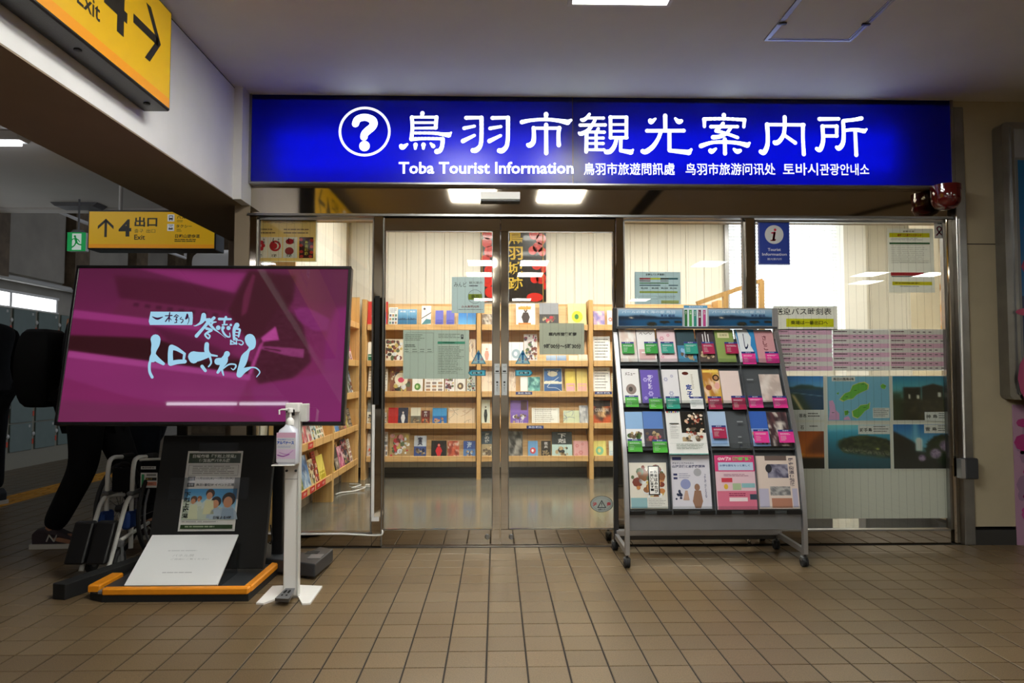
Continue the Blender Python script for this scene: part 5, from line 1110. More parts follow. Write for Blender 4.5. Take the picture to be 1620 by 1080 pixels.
# (x0, top y, x1, row, style, bg, c2, c3, title, label, category, count-thickness)
BK = [
 (581,477,612.5,0,'circ','#c9302a','#e8e2dc','#c9302a','うま','red booklet with a white round emblem at the left end'),
 (614.5,486,628.5,0,'grid','#e9ecec','#5f8a78','#5a5f78','','white leaflet with a grid of small pictures'),
 (629,489,644,0,'sea','#7fb8e0','#2f6f9c','#24506f','鳥羽','blue sea leaflet, left one of a touching pair'),
 (644.3,489,659,0,'sea','#7fb8e0','#2f6f9c','#24506f','鳥羽','blue sea leaflet, right one of a touching pair'),
 (666.5,483.5,681.5,0,'diag','#f0f0ec','#3f7f8a','#3a3440','','tall white leaflet with a dark diagonal line'),
 (688.5,491,701,0,'plain','#6a6cc8','#4a4fae','#dfe0ff','','small violet booklet, first of two'),
 (706,491,718.5,0,'plain','#6a6cc8','#4a4fae','#dfe0ff','','small violet booklet, second of two beside the sky blue pair'),
 (725,494,738.5,0,'sea','#2f7cc8','#5aa4dc','#5aa4dc','','sky blue leaflet with a pale foot, left half of the pair'),
 (739.2,494,753,0,'sea','#2f7cc8','#5aa4dc','#5aa4dc','','sky blue leaflet with a pale foot, right half of the pair'),
 (761.6,497,779,0,'photo','#8a7460','#cfc6b8','#4a4038','','brown picture leaflet just right of the wooden upright'),
 (816.5,480,847,0,'figure','#f2f0ec','#3a2a26','#d8902c','館内案内','white poster with orange bands and a dark round figure'),
 (853.5,479,884,0,'half','#8f9096','#3c3a3c','#c03040','','railway picture leaflet in grey and red'),
 (899,480,928,0,'circ','#dcdc9c','#f0cf20','#2f7a3a','','pale yellow booklet with a green figure in a yellow disc'),
 (939,492,957,0,'photo','#c9a8c8','#8a7fc0','#f0d8cc','','small lilac picture booklet right of the upright'),
 (961,491,971,0,'circ','#f2e6dc','#d87060','#f2e6dc','','narrow white card with an orange ring beside the lilac booklet'),
 (581,541,591.5,1,'plain','#f0ede4','#1f6a4a','#b0443c','','white card with a green lower half'),
 (607,536,637,1,'collage','#e8ddc4','#7a3a34','#3f3a34','','cream collage map of small food pictures'),
 (742.5,536,752.5,1,'map','#ecdcc0','#b08a70','#5a5f8a','','cream map leaflet edge left of the upright'),
 (761.6,543.5,778.5,1,'figure','#f4ece4','#e8a08c','#9a8a80','','white leaflet with a coral drawing'),
 (805,541,828,1,'circ','#dfe6ea','#9fb4c0','#f4f6f8','','pale leaflet with white ring drawings behind the triangle sticker'),
 (829,528,850,1,'collage','#d8d2d0','#a03a5c','#5a4a58','','crowded picture leaflet with pink people left of the hours notice'),
 (864,562,880,1,'sea','#b8c8dc','#8aa4c8','#8aa4c8','','low pale blue card under the hours notice'),
 (881,562,896,1,'sea','#b8c8dc','#7c9ac4','#7c9ac4','','low pale blue card with darker foot under the hours notice'),
 (900,562,914,1,'plain','#f0e6cc','#d8d8c0','#8a6a4a','','low cream card under the hours notice'),
 (915,561,930,1,'plain','#e6e0cc','#c8d0b4','#8a6a4a','','low greenish cream card at the right under the hours notice'),
 (939,532,966,1,'form','#f0efec','#9a9a9a','#4a4a4a','','stack of white paper forms on the second shelf'),
 (582,581,590.5,2,'form','#ece6dc','#b8a898','#a09080','','pale narrow form leaflet at the left end'),
 (604,583,612.5,2,'form','#f0ece4','#c0b4a4','#8a8078','','pale narrow form leaflet right of the dark post'),
 (616.5,579,650,2,'collage','#8a5a44','#d8c8a8','#2c2420','','dark food collage booklet with a cream disc'),
 (652,598,668.5,2,'circ','#eceae4','#4f8a28','#c8dca0','','white card with a green disc'),
 (671.5,594,702,2,'grid','#f2efea','#a08878','#8a7a74','','white leaflet with a grid of brown icons'),
 (704,590,719,2,'collage','#ece8e8','#b05a70','#5a4a5a','','pink and white food leaflet'),
 (720,596,736.5,2,'circ','#e8e4dc','#6a5240','#d8c490','','white card with a round bowl picture'),
 (738.5,592,752,2,'collage','#dfe4dc','#5a7a8a','#6a8a5a','','small map card with blue and green marks'),
 (761.6,579,779,2,'map','#efdcc4','#c8a890','#d8b8a0','','cream line map leaflet right of the upright'),
 (804.5,582,816,2,'map','#ead8c4','#c0a08c','#b0988a','','cream line map leaflet at the left edge of the right door'),
 (823.5,596,835,2,'blank','#e6eceb','#ffffff','#8aa0a0','','plain pale card left of the teal photo'),
 (835.3,596,854.5,2,'photo','#6fb0a8','#2f6a6c','#a8dcd0','','teal underwater photo card'),
 (860,581.5,890,2,'sea','#4a78b4','#2c5890','#e6e0cc','マップ','blue sea poster in a pale frame with zigzag road'),
 (894.5,583,911,2,'plain','#e8cf60','#e0a8b0','#6a5ac0','','yellow and pink leaflet, left one of two'),
 (912.5,583,930,2,'plain','#e4d078','#e8b0a8','#6a5ac0','','yellow and pink leaflet, right one of two'),
 (939,581,966,2,'form','#f2f1ee','#aaaaaa','#6a6a6a','','stack of white paper forms on the third shelf'),
 (968,590,974,2,'form','#efe2b8','#c8a870','#a08860','','cream slip of paper beside the white forms'),
 (580,632,590.5,3,'half','#8a9296','#e0ddd4','#3c4448','','grey photo leaflet at the left end'),
 (604.5,652,611,3,'grid','#dcd8d0','#3c5468','#2c3c50','','narrow leaflet with dark pictures right of the dark post'),
 (614,644.5,629.3,3,'blank','#b8201c','#8a1814','#6a100c','','plain red booklet'),
 (629.6,644.5,645,3,'figure','#232a44','#e8e8ec','#a03038','','navy booklet with a small white emblem'),
 (649.5,644.5,665,3,'half','#dcd8c4','#6f6c60','#c8b890','','pale leaflet with a grey photo foot'),
 (666.5,649,679.5,3,'half','#5a1c18','#7a2c1c','#e07840','茶','small dark red booklet'),
 (684,645,706.5,3,'half','#3f94cc','#2468b0','#d88a6a','','blue seafood booklet with black lettering'),
 (709,645,751,3,'map','#e4cdae','#b0805c','#8a8a80','','wide cream line map leaflet'),
 (761.6,632,775,3,'figure','#d9dfd0','#2c3430','#2c3430','','pale green leaflet with a thin black figure'),
 (807.5,633,836,3,'half','#8d6cc0','#7f60b4','#e8e4f0','','purple poster with a small dark picture'),
 (841.5,645,885,3,'form','#f0efe8','#c8c4b4','#9a9484','','wide white chart sheet'),
 (891.5,649,930,3,'map','#d4dcb8','#b4c4cc','#3c5c9c','','wide pale green map leaflet'),
 (917,641,931,3,'photo','#c8c8c8','#8a8e94','#ececec','','silver curled leaflet standing before the pale green sheet'),
 (938.5,632,967,3,'photo','#2a1c18','#c85a2c','#f0c890','','black poster with orange flames'),
 (970,634,975,3,'blank','#5c4c78','#3c3454','#8a7ab0','','narrow dark violet booklet spine next to the rack'),
 (580,686,590,4,'half','#e6dcd4','#c8c0c0','#e05a3c','','pale leaflet with a red mark at the left end'),
 (604.5,683,612.5,4,'grid','#cfcbc8','#2c2c30','#5a5048','','narrow leaflet with black pictures right of the dark post'),
 (616,684.5,648,4,'collage','#b09468','#c03844','#dfa0a4','','big colourful festival collage poster'),
 (654.5,689,674,4,'half','#c8d0dc','#3f5490','#20294c','寅','blue and white character leaflet with striped top'),
 (682,696.5,706,4,'figure','#161414','#d0202c','#161414','','black booklet with a red robed figure'),
 (708,697,726,4,'photo','#7a2418','#c85a3c','#e8d0c0','','dark red picture booklet'),
 (733,697,752,4,'half','#3a58a0','#5a84c0','#c8d8ec','海','blue booklet with pale squares'),
 (761.6,682,779,4,'half','#3a4f5c','#a89878','#e0dcd0','海の博','dark teal poster with a pale photo foot'),
 (804,682,827,4,'photo','#55524e','#a8a49c','#1c1a18','','grey rock photo poster at the left edge of the right door'),
 (835.5,697,851,4,'circ','#6fa4d4','#c84a50','#f0f0f4','','small light blue booklet with a red badge'),
 (856.5,697,871.5,4,'half','#2f261c','#241c14','#8a7a58','花火','narrow dark brown booklet'),
 (873.5,683,905.5,4,'half','#343a3c','#b8d0cc','#2c3034','下剋','large dark and pale drama poster'),
 (907.5,697,931,4,'flowers','#dfa8a8','#d08888','#b05058','','plain pink booklet'),
 (938.5,697,959.5,4,'circ','#e8dc80','#8cc8a0','#e8dc80','','yellow booklet with a pale green disc'),
 (964,697,974,4,'plain','#dfe6dc','#c8d8e0','#4a6a8a','','white leaflet beside the yellow booklet'),
]
for k, (x0, yt, x1, row, stl, bg, c2, c3, ttl, lab) in enumerate(BK):
    yb = LEDGE[row][0]; Yb = YSH+(.006 if 'silver' in lab else .022)
    zb_ = at((x0+x1)/2, yb, Yb).z-.012; t_ = .012 if 'booklet' in lab else .004
    lean = .2; za = at((x0+x1)/2, yt, Yb+.04).z; h_ = (za-zb_)/math.cos(lean)
    a_, b_ = at(x0, yb, Yb).x, at(x1, yb, Yb).x
    s = Sheet(x0, yt, x1, yb, b_-a_, h_, t_, bg, .0005); cover(s, stl, bg, c2, c3, ttl, k+3)
    if 'cream disc' in lab: s.up(); s.ell(634, 599, 10.5, 10, '#f0e6cc', 20); s.up(); s.ell(634, 600, 5, 4, '#c8405c')
    if 'orange bands' in lab: s.up(2); s.rect(820, 485, 840, 489, '#e0a040'); s.rect(820, 509, 840, 512, '#d8802c')
    if 'zigzag' in lab: s.up(2); s.ell(874.5, 591, 8, 4, '#e8e0c8'); s.stroke([(884,596,.8),(866,610,.8),(880,612,.6),(888,617,.8)], '#dfe8f0'); s.frame(860, 581.5, 890, 618, 1, '#d8c49c')
    if 'small dark picture' in lab: s.up(2); s.rect(824, 634, 834, 648, '#5c3c44'); s.txt('ヨガ', 816, 662, 828, 667, '#e8e4f0')
    if 'orange flames' in lab: s.up(2); s.rect(939, 633, 966.5, 642, '#2c2422'); s.txt('CORAZON', 942, 645, 963, 650, '#d8d0c8', .01)
    nm = 'booklet' if 'booklet' in lab else ('poster' if 'poster' in lab else ('map_sheet' if 'map' in lab else 'leaflet'))
    o = s.build(nm, 'print', None, ((a_+b_)/2, Yb, zb_), (-lean, 0, 0), uniq(lab+', '+ROWN[row] if not any(q in lab for q in ('shelf',)) else lab), nm.split('_')[0], 'printed matter on the back wall bookcases')
# blue shelf labels
for (x0, x1, y0_, y1_, tx, lab) in [(816,842,619.5,624,'鳥羽 市内','torn blue and white shelf label under the teal photo card'), (941,968,619,623.5,'鳥羽 観光','blue shelf label under the third shelf white forms'), (833,860,673,678,'鳥羽 観光','blue shelf label under the wide white chart sheet')]:
    s, loc = psheet(x0, y0_, x1, y1_, YSH-.001, .001, '#2a3c80'); s.up(); s.txt(tx, x0+3, y0_+.8, x1-3, y1_-.8, '#dfe6f4', .02); s.build('shelf_label', 'print', None, loc, label=lab, cat='label')
# booklets on the two side bookcases, facing the room
rr = random.Random(11); PAL = [('#a03028', '#e8c8b8', '#2c2c34'), ('#e6e2d4', '#7a8a4a', '#3c4a2c'), ('#24304c', '#c8485c', '#e8d8d0'), ('#e4d468', '#b8a830', '#6a6a2c'), ('#c8d4e0', '#4a78b0', '#2c4468'),
       ('#f0ece4', '#b03c48', '#4a4038'), ('#3c3a3c', '#8a8478', '#c8c0b0'), ('#d8c8a0', '#8a6a44', '#4c3c2c'), ('#dfe8e8', '#4a8aa0', '#2c5060'), ('#c85a80', '#f0d0dc', '#6a2c44')]
CNAME = {'#a03028': 'dark red', '#e6e2d4': 'cream', '#24304c': 'navy', '#e4d468': 'yellow', '#c8d4e0': 'pale blue', '#f0ece4': 'white', '#3c3a3c': 'charcoal', '#d8c8a0': 'tan', '#dfe8e8': 'pale teal', '#c85a80': 'pink'}
ST = ['photo', 'collage', 'grid', 'plain', 'sea', 'half']
for (ya, yb, where) in [(4.92, 6.05, 'nearer'), (6.14, 7.16, 'farther')]:
    for row, (l0, l1) in enumerate(LEDGE):
        y = ya+.01; z_ = zsh(l1)+.019; i = 0
        while y < yb-.12:
            wd = rr.choice([.1, .15, .21, .21]); wd = min(wd, yb-.01-y); hh_ = rr.choice([.21, .24, .26]); p = PAL[(i*3+row*2+(0 if where == 'nearer' else 5)) % 10]
            s = Sheet(0, 0, 20, 28, wd, hh_, rr.choice([.004, .01]), p[0]); cover(s, ST[(i+row) % 6], *p, '', i+row*9)
            lab = '%s booklet, number %s from the glass' % (CNAME[p[0]], ['one', 'two', 'three', 'four', 'five', 'six', 'seven', 'eight', 'nine'][i])
            s.build('booklet', 'print', None, (XC-.016-.022, y+wd/2, z_+.004), (R(-13), 0, R(90)),
                    uniq('%s booklet, %s from the glass, on the %s of the %s side bookcase' % (CNAME[p[0]], ['first', 'second', 'third', 'fourth', 'fifth', 'sixth', 'seventh', 'eighth', 'ninth', 'tenth', 'eleventh'][i], ROWN[row], where)), 'booklet', 'booklets on the side bookcases')
            y += wd+rr.choice([.004, .01, .05]); i += 1
# red price labels on the nearer side case, bottom ledges
for row, ys in [(4, (5.0, 5.2, 5.42, 5.6, 5.75)), (3, (5.35,))]:
    for j, y in enumerate(ys):
        l0, l1 = LEDGE[row]; zc_ = (zsh(l0)+zsh(l1))/2
        s = Sheet(0, 0, 20, 6, .14, .045, .001, '#c8201c'); s.up(); s.txt('伊勢志摩', 4, 1.6, 16, 4.4, '#f0d8d0', .02)
        s.build('shelf_label', 'print', None, (XC+.0015, y, zc_-.022), (0, 0, R(90)), label=uniq('red shelf label, %s on the %s ledge of the nearer side bookcase' % (['first', 'second', 'third', 'fourth', 'fifth'][j], 'bottom' if row == 4 else 'fourth')), cat='label', group='red shelf labels')
# hanging banner
s, loc = psheet(760, 340, 864, 477, YW-.03, .003, '#191616')
s.up(); g = '#c8a83c'; rd = '#c8241c'
for (cx, cy, r) in [(772,370,9),(770,384,8),(775,398,9),(768,410,7),(774,428,8),(771,444,10),(776,462,9),(768,474,6),(845,371,8),(856,378,9),(851,391,8),(843,396,7),(858,398,7),(849,419,8),(860,425,7),(856,440,9),(846,441,7),(862,452,6)]:
    s.ell(cx, cy, min(r, cx-760, 864-cx), min(r, 477-cy), rd)
s.ell(846, 470, 13, 7, rd); s.up()
for (cx, cy) in [(772,370),(775,398),(774,428),(771,444),(845,371),(856,378),(851,391),(849,419),(856,440)]: s.ring(cx, cy, 5, 5, .8, '#8a1410', 12)
for i, ch in enumerate('鳥羽城跡'): s.txt(ch, 803, 366+i*24, 827, 387+i*24, g, .02)
s.build('hanging_banner', 'print_gloss', None, loc, label='black hanging banner with red plum blossoms and gold characters on the back wall', cat='banner')
q = MB()
for px in (762.5, 859): p = at(px, 400, YW-.05); q.tube([(p.x, YW-.05, at(px, 345, YW-.05).z+.4), (p.x, YW-.05, at(px, 478, YW-.05).z)], .003, 6)
tag(q.build('banner_cord', 'cord_yellow', smooth=True), 'pair of thin yellow cords hanging in front of the black banner', 'cord')
# slanted wooden rail and post in the window
q = thing('wooden_stand', 'pale wooden frame with a slanted rail standing before the office window', 'stand', (at(1190, 600, 5.9).x, 5.9, 0))
def beam_(a, b, r, name):
    a, b = Vector(a), Vector(b); d = (b-a).normalized(); u = Vector((0, 1, 0)); n = d.cross(u).normalized()*r; u = u*r
    MB().hexa([a-n-u, a+n-u, a+n+u, a-n+u, b-n-u, b+n-u, b+n+u, b-n+u]).build(name, 'pine_up', q)
beam_(at(1102, 480, 5.9), at(1182, 452, 5.9), .018, 'slanted_rail'); beam_(at(1176, 453, 5.9), at(1206, 443, 5.9), .016, 'slanted_rail')
for px, pt in ((1147, 466), (1204, 444)): a = at(px, pt, 5.9); beam_((a.x, 5.9, 0), a, .02, 'post')
# cabinet with blinds-like paper stack at the far right, behind the pane
t = thing('paper_rack', 'white slatted paper rack seen through the glass next to the right frame post', 'rack', (at(1512, 535, 5.2).x, 5.2, 0))
x0, x1 = at(1499, 500, 5.2).x, at(1540, 500, 5.2).x; sl = None
MB().cbox(x0-.0, x1, 5.22, 5.5, 0, at(1512, 535, 5.2).z, .006).build('cabinet_body', 'pine_up', t)
for k in range(14):
    z = at(1512, 534-k*4.6, 5.2).z
    if sl is None: sl = MB().box(x0, x1, 5.2, 5.42, z, z+.006).build('paper_tray', 'white_plastic', t); zz = z
    else: o = sl.copy(); COL.objects.link(o); o.parent = t; o.location = (0, 0, z-zz)
MB().box(x1-.01, x1, 5.2, 5.42, at(1512, 535, 5.2).z, at(1512, 468, 5.2).z).build('side_plate', 'white_plastic', t)
# cables on the office floor
q = MB().tube(cr([(-1.43, 7.0, .012), (-1.3, 6.9, .02), (-1.36, 6.75, .012), (-1.22, 6.7, .03), (-1.3, 6.6, .01), (-1.4, 6.5, .012), (-1.43, 6.4, .012)], 6), .006, 6)
q.cbox(-1.25, -1.12, 6.84, 6.89, .004, .03, .004); tag(q.build('extension_lead', 'white_plastic', smooth=True), 'white extension lead tangled on the floor under the side bookcase', 'cable')
q = MB().tube(cr([at(417, 843.5, YS-.01), at(470, 845, YS-.012), at(540, 844.5, YS-.01), at(585, 846.5, YS-.014), at(602, 846, YS-.02), at(605, 842.5, YS-.02), at(604.5, 838, YS-.012)], 5), .0055, 8)
tag(q.build('white_cable', 'white_plastic', smooth=True), 'white cable running along the steel rail at the foot of the left pane', 'cable')
q = MB(); q.cbox(at(588, 700, YS-.006).x, at(592.5, 700, YS-.006).x, YS-.006, YS, at(590, 818, YS).z, at(590, 640, YS).z, .001); q.box(at(587.5, 820, YS-.006).x, at(599.5, 820, YS-.006).x, YS-.006, YS, at(590, 824, YS).z, at(590, 817, YS).z)
tag(q.build('cable_cover', 'white_plastic'), 'white cable cover strip on the steel post left of the doors', 'cable cover')
# white panel behind the right pane
YBD = YS+.07
q = MB(); fb(q, 1199, 594, 1513, 820, YBD, YBD+.012); tag(q.build('privacy_board', 'shop_white'), 'white board closing the lower part of the right pane', 'panel')
q = MB(); fb(q, 1370, 815, 1474, 842, YBD+.2, YBD+.3, .004); fb(q, 1240, 815, 1318, 842, YBD+.2, YBD+.3, .004); tag(q.build('floor_box', 'grey_metal'), 'grey boxes on the office floor seen under the white panel', 'box')
q = MB(); fb(q, 1185, 598, 1500, 606, YBD+.1, YBD+.45, .004); tag(q.build('counter_top', 'shop_white'), 'white counter top behind the lower right pane', 'counter')
# ---------------------------------------------------------------- papers on the glass
YGl = YS+.047
def put(name, x0, y0, x1, y1, bg, lab, cat, fn=None, Y=None, m=None, t=.0012):
    m = m or ('print_thin' if Y is None else 'print')
    s, loc = psheet(x0, y0, x1, y1, (YGl if Y is None else Y), t, bg); s.up(); s.gain = 1.45 if Y is None else (1.7 if Y > YS+.06 else 1.0)
    if fn: fn(s)
    return s.build(name, m, None, loc, label=uniq(lab), cat=cat)
def f_(s):
    s.rect(399, 346, 499, 413, '#cfae6c'); s.up(); s.rect(399.5, 346, 499, 372, '#d2b272'); s.up()
    s.txt('鳥羽城跡築城記念 御城印', 415, 352, 485, 357, '#2c241c', .02); s.lines(404, 362, 440, 373, 2, '#6a5438', 3, .3); s.lines(448, 362, 496, 373, 2, '#6a5438', 4, .3)
    for i, x in enumerate((400.5, 423.5, 447.5, 473)):
        s.rect(x, 375, x+22.5, 408, '#e4e4ea' if i < 3 else '#3a1210'); s.up()
        if i == 0:
            for k in range(6): s.ell(x+10.5+5*math.cos(k*1.047), 388.5+5.5*math.sin(k*1.047), 3, 3.2, '#b0202c')
        elif i == 1: s.ring(x+11.5, 389, 9, 8.5, 3, '#b0202c'); s.ell(x+10, 389, 5, 5, '#b0202c')
        elif i == 2: s.ell(x+10.5, 382, 6.5, 4.5, '#a01c28'); s.ell(x+10, 397, 7, 6, '#8a2a30'); s.rect(x+.5, 402, x+22, 408, '#c8ccd8')
        else:
            for (a, b) in [(3, 379), (19.5, 380), (3, 388), (19.5, 390), (3.5, 398), (19.5, 399), (4, 405.5), (18, 405.5)]: s.ell(x+a, b, 2.9, 2.4, '#c03428')
        s.up()
        if i < 3: s.stroke([(x+9,376.5,1),(x+8,381,1.4),(x+10,384,1)], '#17151a'); s.txt('城跡', x+6, 402, x+14, 407, '#17151a', .03); s.txt('令和', x+15, 377, x+18, 386, '#2c3448', .02, True)
        else: s.txt('鳥羽城跡', x+8.6, 380, x+14, 404, '#d8c048', .03, True)
        s.up(-2)
put('castle_notice', 398, 344, 501, 414, '#e8dcc0', 'tan notice with four red and black seal pictures at the top of the left pane', 'notice', f_)
def f_(s):
    s.txt('みんピ', 718, 446, 738, 454, '#20242c', .0); s.txt('観光案内', 742, 445, 763, 449, '#30343c'); s.lines(742, 451, 762, 455, 1, '#50545c', 2)
    s.ring(751.5, 469, 11.5, 11, .6, '#5a6068', 30); s.rect(741, 465, 762.5, 474, '#8f9a30'); s.up(); s.txt('鳥羽', 745, 466, 758, 473, '#4a5210', .02); s.up(-1)
    s.txt('み大鳥案内所', 730, 483, 758, 487, '#7a3038', .02); s.lines(725, 489, 764, 491, 1, '#6a7078', 6)
put('pass_notice', 714.5, 438, 766.5, 495, '#b9c4c8', 'pale grey square notice with a round olive emblem, upper left door', 'notice', f_)
def f_(s):
    s.frame(643, 526, 685, 558, .3, '#5a625c'); s.lines(640, 529, 672, 540, 4, '#6a726c', 3, .35); s.lines(640, 545, 660, 550, 2, '#4a524c', 5, .5)
    for i in range(4): s.lines(640+i*12, 552, 648+i*12, 559, 2, '#5c645e', i, .3)
    s.rect(692, 540, 735.5, 544, '#4aa088'); s.up(); s.lines(700, 541, 728, 543.5, 1, '#1c5a48', 2, .6); s.up(-1); s.lines(693, 528, 728, 536, 3, '#6a726c', 9, .35)
    s.rect(729, 529, 733, 536, '#2c3434'); s.up(); s.rect(730, 530, 732, 533, '#a8b0ac'); s.up(-1); s.lines(693, 548, 734, 592, 17, '#6f776f', 12, .35); s.frame(692, 545, 735.5, 592, .25, '#8a928c'); s.rect(726, 545, 726.3, 592, '#8a928c')
put('price_sheet', 637.5, 522, 742, 599, '#b4bdb9', 'double grey-green printed sheet full of fine tables, middle of the left door', 'notice', f_)
def f_(s): s.txt('案内所営業時間', 868, 525.5, 912, 531.5, '#1c1c1c', .04); s.txt('9時00分〜5時30分', 860, 543.5, 919.5, 551.5, '#1c1c1c', .04)
put('hours_notice', 853.5, 511, 924.5, 560.5, '#b2b4ab', 'grey opening hours notice with two lines of black text on the right door', 'notice', f_)
def f_(s):
    s.txt('お得なバス 時間表！', 1022, 432.5, 1052, 436, '#20242a', .03)
    for x0, x1, c in [(1012, 1029, '#b03038'), (1029, 1045, '#c8c020'), (1045, 1058, '#30342c'), (1058, 1073, '#1c5a64')]: s.rect(x0, 439.5, x1, 442, c)
    s.rect(1012, 443.5, 1029, 445, '#6a3038'); s.rect(1045, 443.5, 1058, 445, '#6a6a68'); s.rect(1012, 447, 1058, 448.5, '#3a6a34'); s.rect(1012, 450.5, 1045, 452, '#2a4a5c'); s.rect(1058, 450.5, 1073, 452, '#2a4a5c')
    for x in (1014, 1031, 1046, 1060): s.txt('¥5,500', x, 454.5, x+11, 457.5, '#2c3034', .03)
    s.rect(1012, 460.5, 1072, 463.5, '#a8ac50'); s.frame(1011, 468, 1040, 473, .4, '#7a8286'); s.lines(1042, 468, 1074, 473, 2, '#6a7276', 4, .3); s.rect(1046, 475, 1074, 480, '#b0b070')
put('bus_fare_notice', 1004, 430, 1077, 481, '#aebcc2', 'grey-blue fare notice with red yellow and green bars above the brochure rack', 'notice', f_)
def f_(s):
    s.rect(1202, 350, 1249, 417, '#28409a'); s.up(); s.ell(1225.5, 371, 14.8, 14.8, '#d2d3d6', 32); s.up()
    rd = '#c82848'; s.ell(1227, 363.5, 2.1, 2.1, rd, 14); s.stroke([(1221.5,368.5,2),(1226.5,368,3)], rd); s.stroke([(1226,368.5,3.4),(1224.3,378,3.4),(1223.5,379.5,2.6)], rd); s.stroke([(1220,380.3,1.6),(1226,380,2.2),(1227.5,378.5,1.2)], rd)
    s.txt('Tourist', 1215, 392.5, 1235.5, 397, '#dfe3f0', .015); s.txt('Information', 1206, 400, 1245, 404.3, '#dfe3f0', .015); s.txt('観光案内所', 1214, 408, 1237, 411.5, '#c0c8e4', .01)
put('information_sign', 1199.5, 348.5, 1250, 419, '#7c82b4', 'blue tourist information sign with a red letter i in a white disc', 'sign', f_, YS+.03, 'print_gloss')
def f_(s):
    s.txt('お知らせ', 1431, 364.5, 1449, 367.5, '#2c2c2c', .03); s.rect(1409, 368.5, 1473, 375.5, '#d8c418'); s.up(); s.txt('臨時バス運行のお知らせ', 1422, 370, 1460, 374, '#a83820', .02); s.up(-1)
    s.lines(1411, 377, 1470, 381, 2, '#7c7c7a', 3, .35); s.rect(1409, 383.5, 1473, 386.5, '#2c5a38')
    for y in range(388, 416, 3): s.lines(1411, y, 1472, y+2, 1, '#9c9c9a', y, .4)
    s.frame(1424, 388, 1473, 415, .3, '#8a8a88'); s.rect(1410, 431, 1462, 436, '#a82434'); s.rect(1411, 436.5, 1474, 438, '#2c3450'); s.rect(1412, 445.5, 1475, 451, '#d0c420'); s.up(); s.lines(1416, 447, 1470, 450, 1, '#6a6410', 3, .5); s.up(-1); s.lines(1424, 452.5, 1460, 454.5, 1, '#5a5a58', 4)
put('bus_notice', 1406.5, 361.5, 1479, 462.5, '#c4c4c0', 'tall white notice with two yellow bars and a table, upper right pane', 'notice', f_)
def f_(s):
    s.lines(1484, 353, 1500, 356, 1, '#4a4a4a', 3, .5)
    for cx in (1486.5, 1499):
        s.stroke([(cx-4.5,372,2),(cx-1,368,2),(cx+3,362.5,2),(cx+1,358.8,2),(cx-2.5,359.5,2),(cx-3.4,362.5,2),(cx,368,2),(cx+4.5,372,2)], '#a8284c')
    s.txt('鳥羽', 1490, 374.5, 1495, 376.5, '#6a6a6a')
put('ribbon_sticker', 1478.5, 349, 1504, 377, '#c6c4c2', 'small white square sticker with two crossed crimson ribbons in the top right corner', 'sticker', f_, YS+.03)
def f_(s): s.txt('送迎バス時刻表', 1226.5, 487, 1316, 498, '#26282a', .012); s.rect(1244, 504, 1319, 517, '#e0d020'); s.up(); s.txt('乗場は一番出口へ', 1251, 507, 1310, 513.5, '#2c2a10', .02)
put('bus_heading', 1224, 484, 1325, 522, '#c6c6c4', 'white heading sheet with large black text and a yellow bar over the bus timetables', 'notice', f_)
def tt(x0, x1, rows, seed):
    def f(s):
        y0, y1 = 522, 586
        for i in range(9):
            ya = y0+(y1-y0)*i/9; s.rect(x0+.5, ya, x1-.5, ya+(y1-y0)/9, '#c9a4bd' if (i+rows) % 2 == 0 else '#cfcecd')
        s.up()
        for i in range(9):
            ya = y0+(y1-y0)*i/9; s.lines(x0+2, ya+1.5, x0+(x1-x0)*.28, ya+5, 1, '#6a5464', seed+i, .5)
            for k in range(4+(i*seed) % 3): s.rect(x0+(x1-x0)*(.36+.1*k), ya+2.5, x0+(x1-x0)*(.36+.1*k)+4.5, ya+4, '#5c5460')
        for k in range(7): s.rect(x0+(x1-x0)*(.3+.1*k), y0, x0+(x1-x0)*(.3+.1*k)+.2, y1, '#a89aa4')
    return f
put('bus_timetable', 1229, 520.5, 1317.5, 587, '#cfcecd', 'pink striped bus timetable, left sheet partly behind the brochure rack', 'timetable', tt(1229, 1317.5, 0, 3))
put('bus_timetable', 1318, 520.5, 1408.5, 586, '#cfcecd', 'pink striped bus timetable, middle sheet', 'timetable', tt(1318, 1408.5, 1, 5))
put('bus_timetable', 1409, 520.5, 1502, 585, '#c4c2c0', 'pink striped bus timetable, right sheet next to the steel post', 'timetable', tt(1409, 1502, 1, 7))
# six photo posters
def ph(fn, nx=48, ny=36, box_=None):
    def f(s):
        b = box_ or (s.x0+1, s.y0+1, s.x1-1, s.y1-1); s.photo(*b, nx, ny, fn); s.up()
    return f
def L(c): return C(c)
def mk(A, B, t): t = np.asarray(t)[..., None]; return A*(1-t)+B*t
def coast(U, V):
    c = mk(L('#2c6cb0'), L('#6ca8d4'), V*2.2); hill = sig((V-(.32-.1*sig((U-.3)/.08)*sig((.75-U)/.08)+.04*noise(U, V*0, 9, 2)))/.012)*sig((.4-V)/.01)
    c = mk(c, L('#2c4a5c'), sig((V-.38)/.015)); c = mk(c, L('#26403c'), hill); c = mk(c, L('#1c3c5c'), sig((V-.4)/.02)*.8)
    r = .5+.9*(V-.62)**2*3-.3*(V-.6); c = mk(c, L('#2c3c28'), sig((.42+.5*(V-.5)-U)/.04)*sig((V-.5)/.03)); c = mk(c, L('#b8a878'), np.exp(-((U-(.22+.5*(V-.55)))/.05)**2)*sig((V-.55)/.02))
    return mk(c, L('#8fb0c4'), np.exp(-((V-(.46+.14*U))/.012)**2)*sig((U-.2)/.1)*.6)
def f1(s): ph(coast, box_=(1241, 595, 1303.5, 648))(s); s.txt('答志', 1264, 654, 1276, 660, '#2c2c2c', .02); s.lines(1278, 653, 1300, 661, 2, '#5c5c5c', 3)
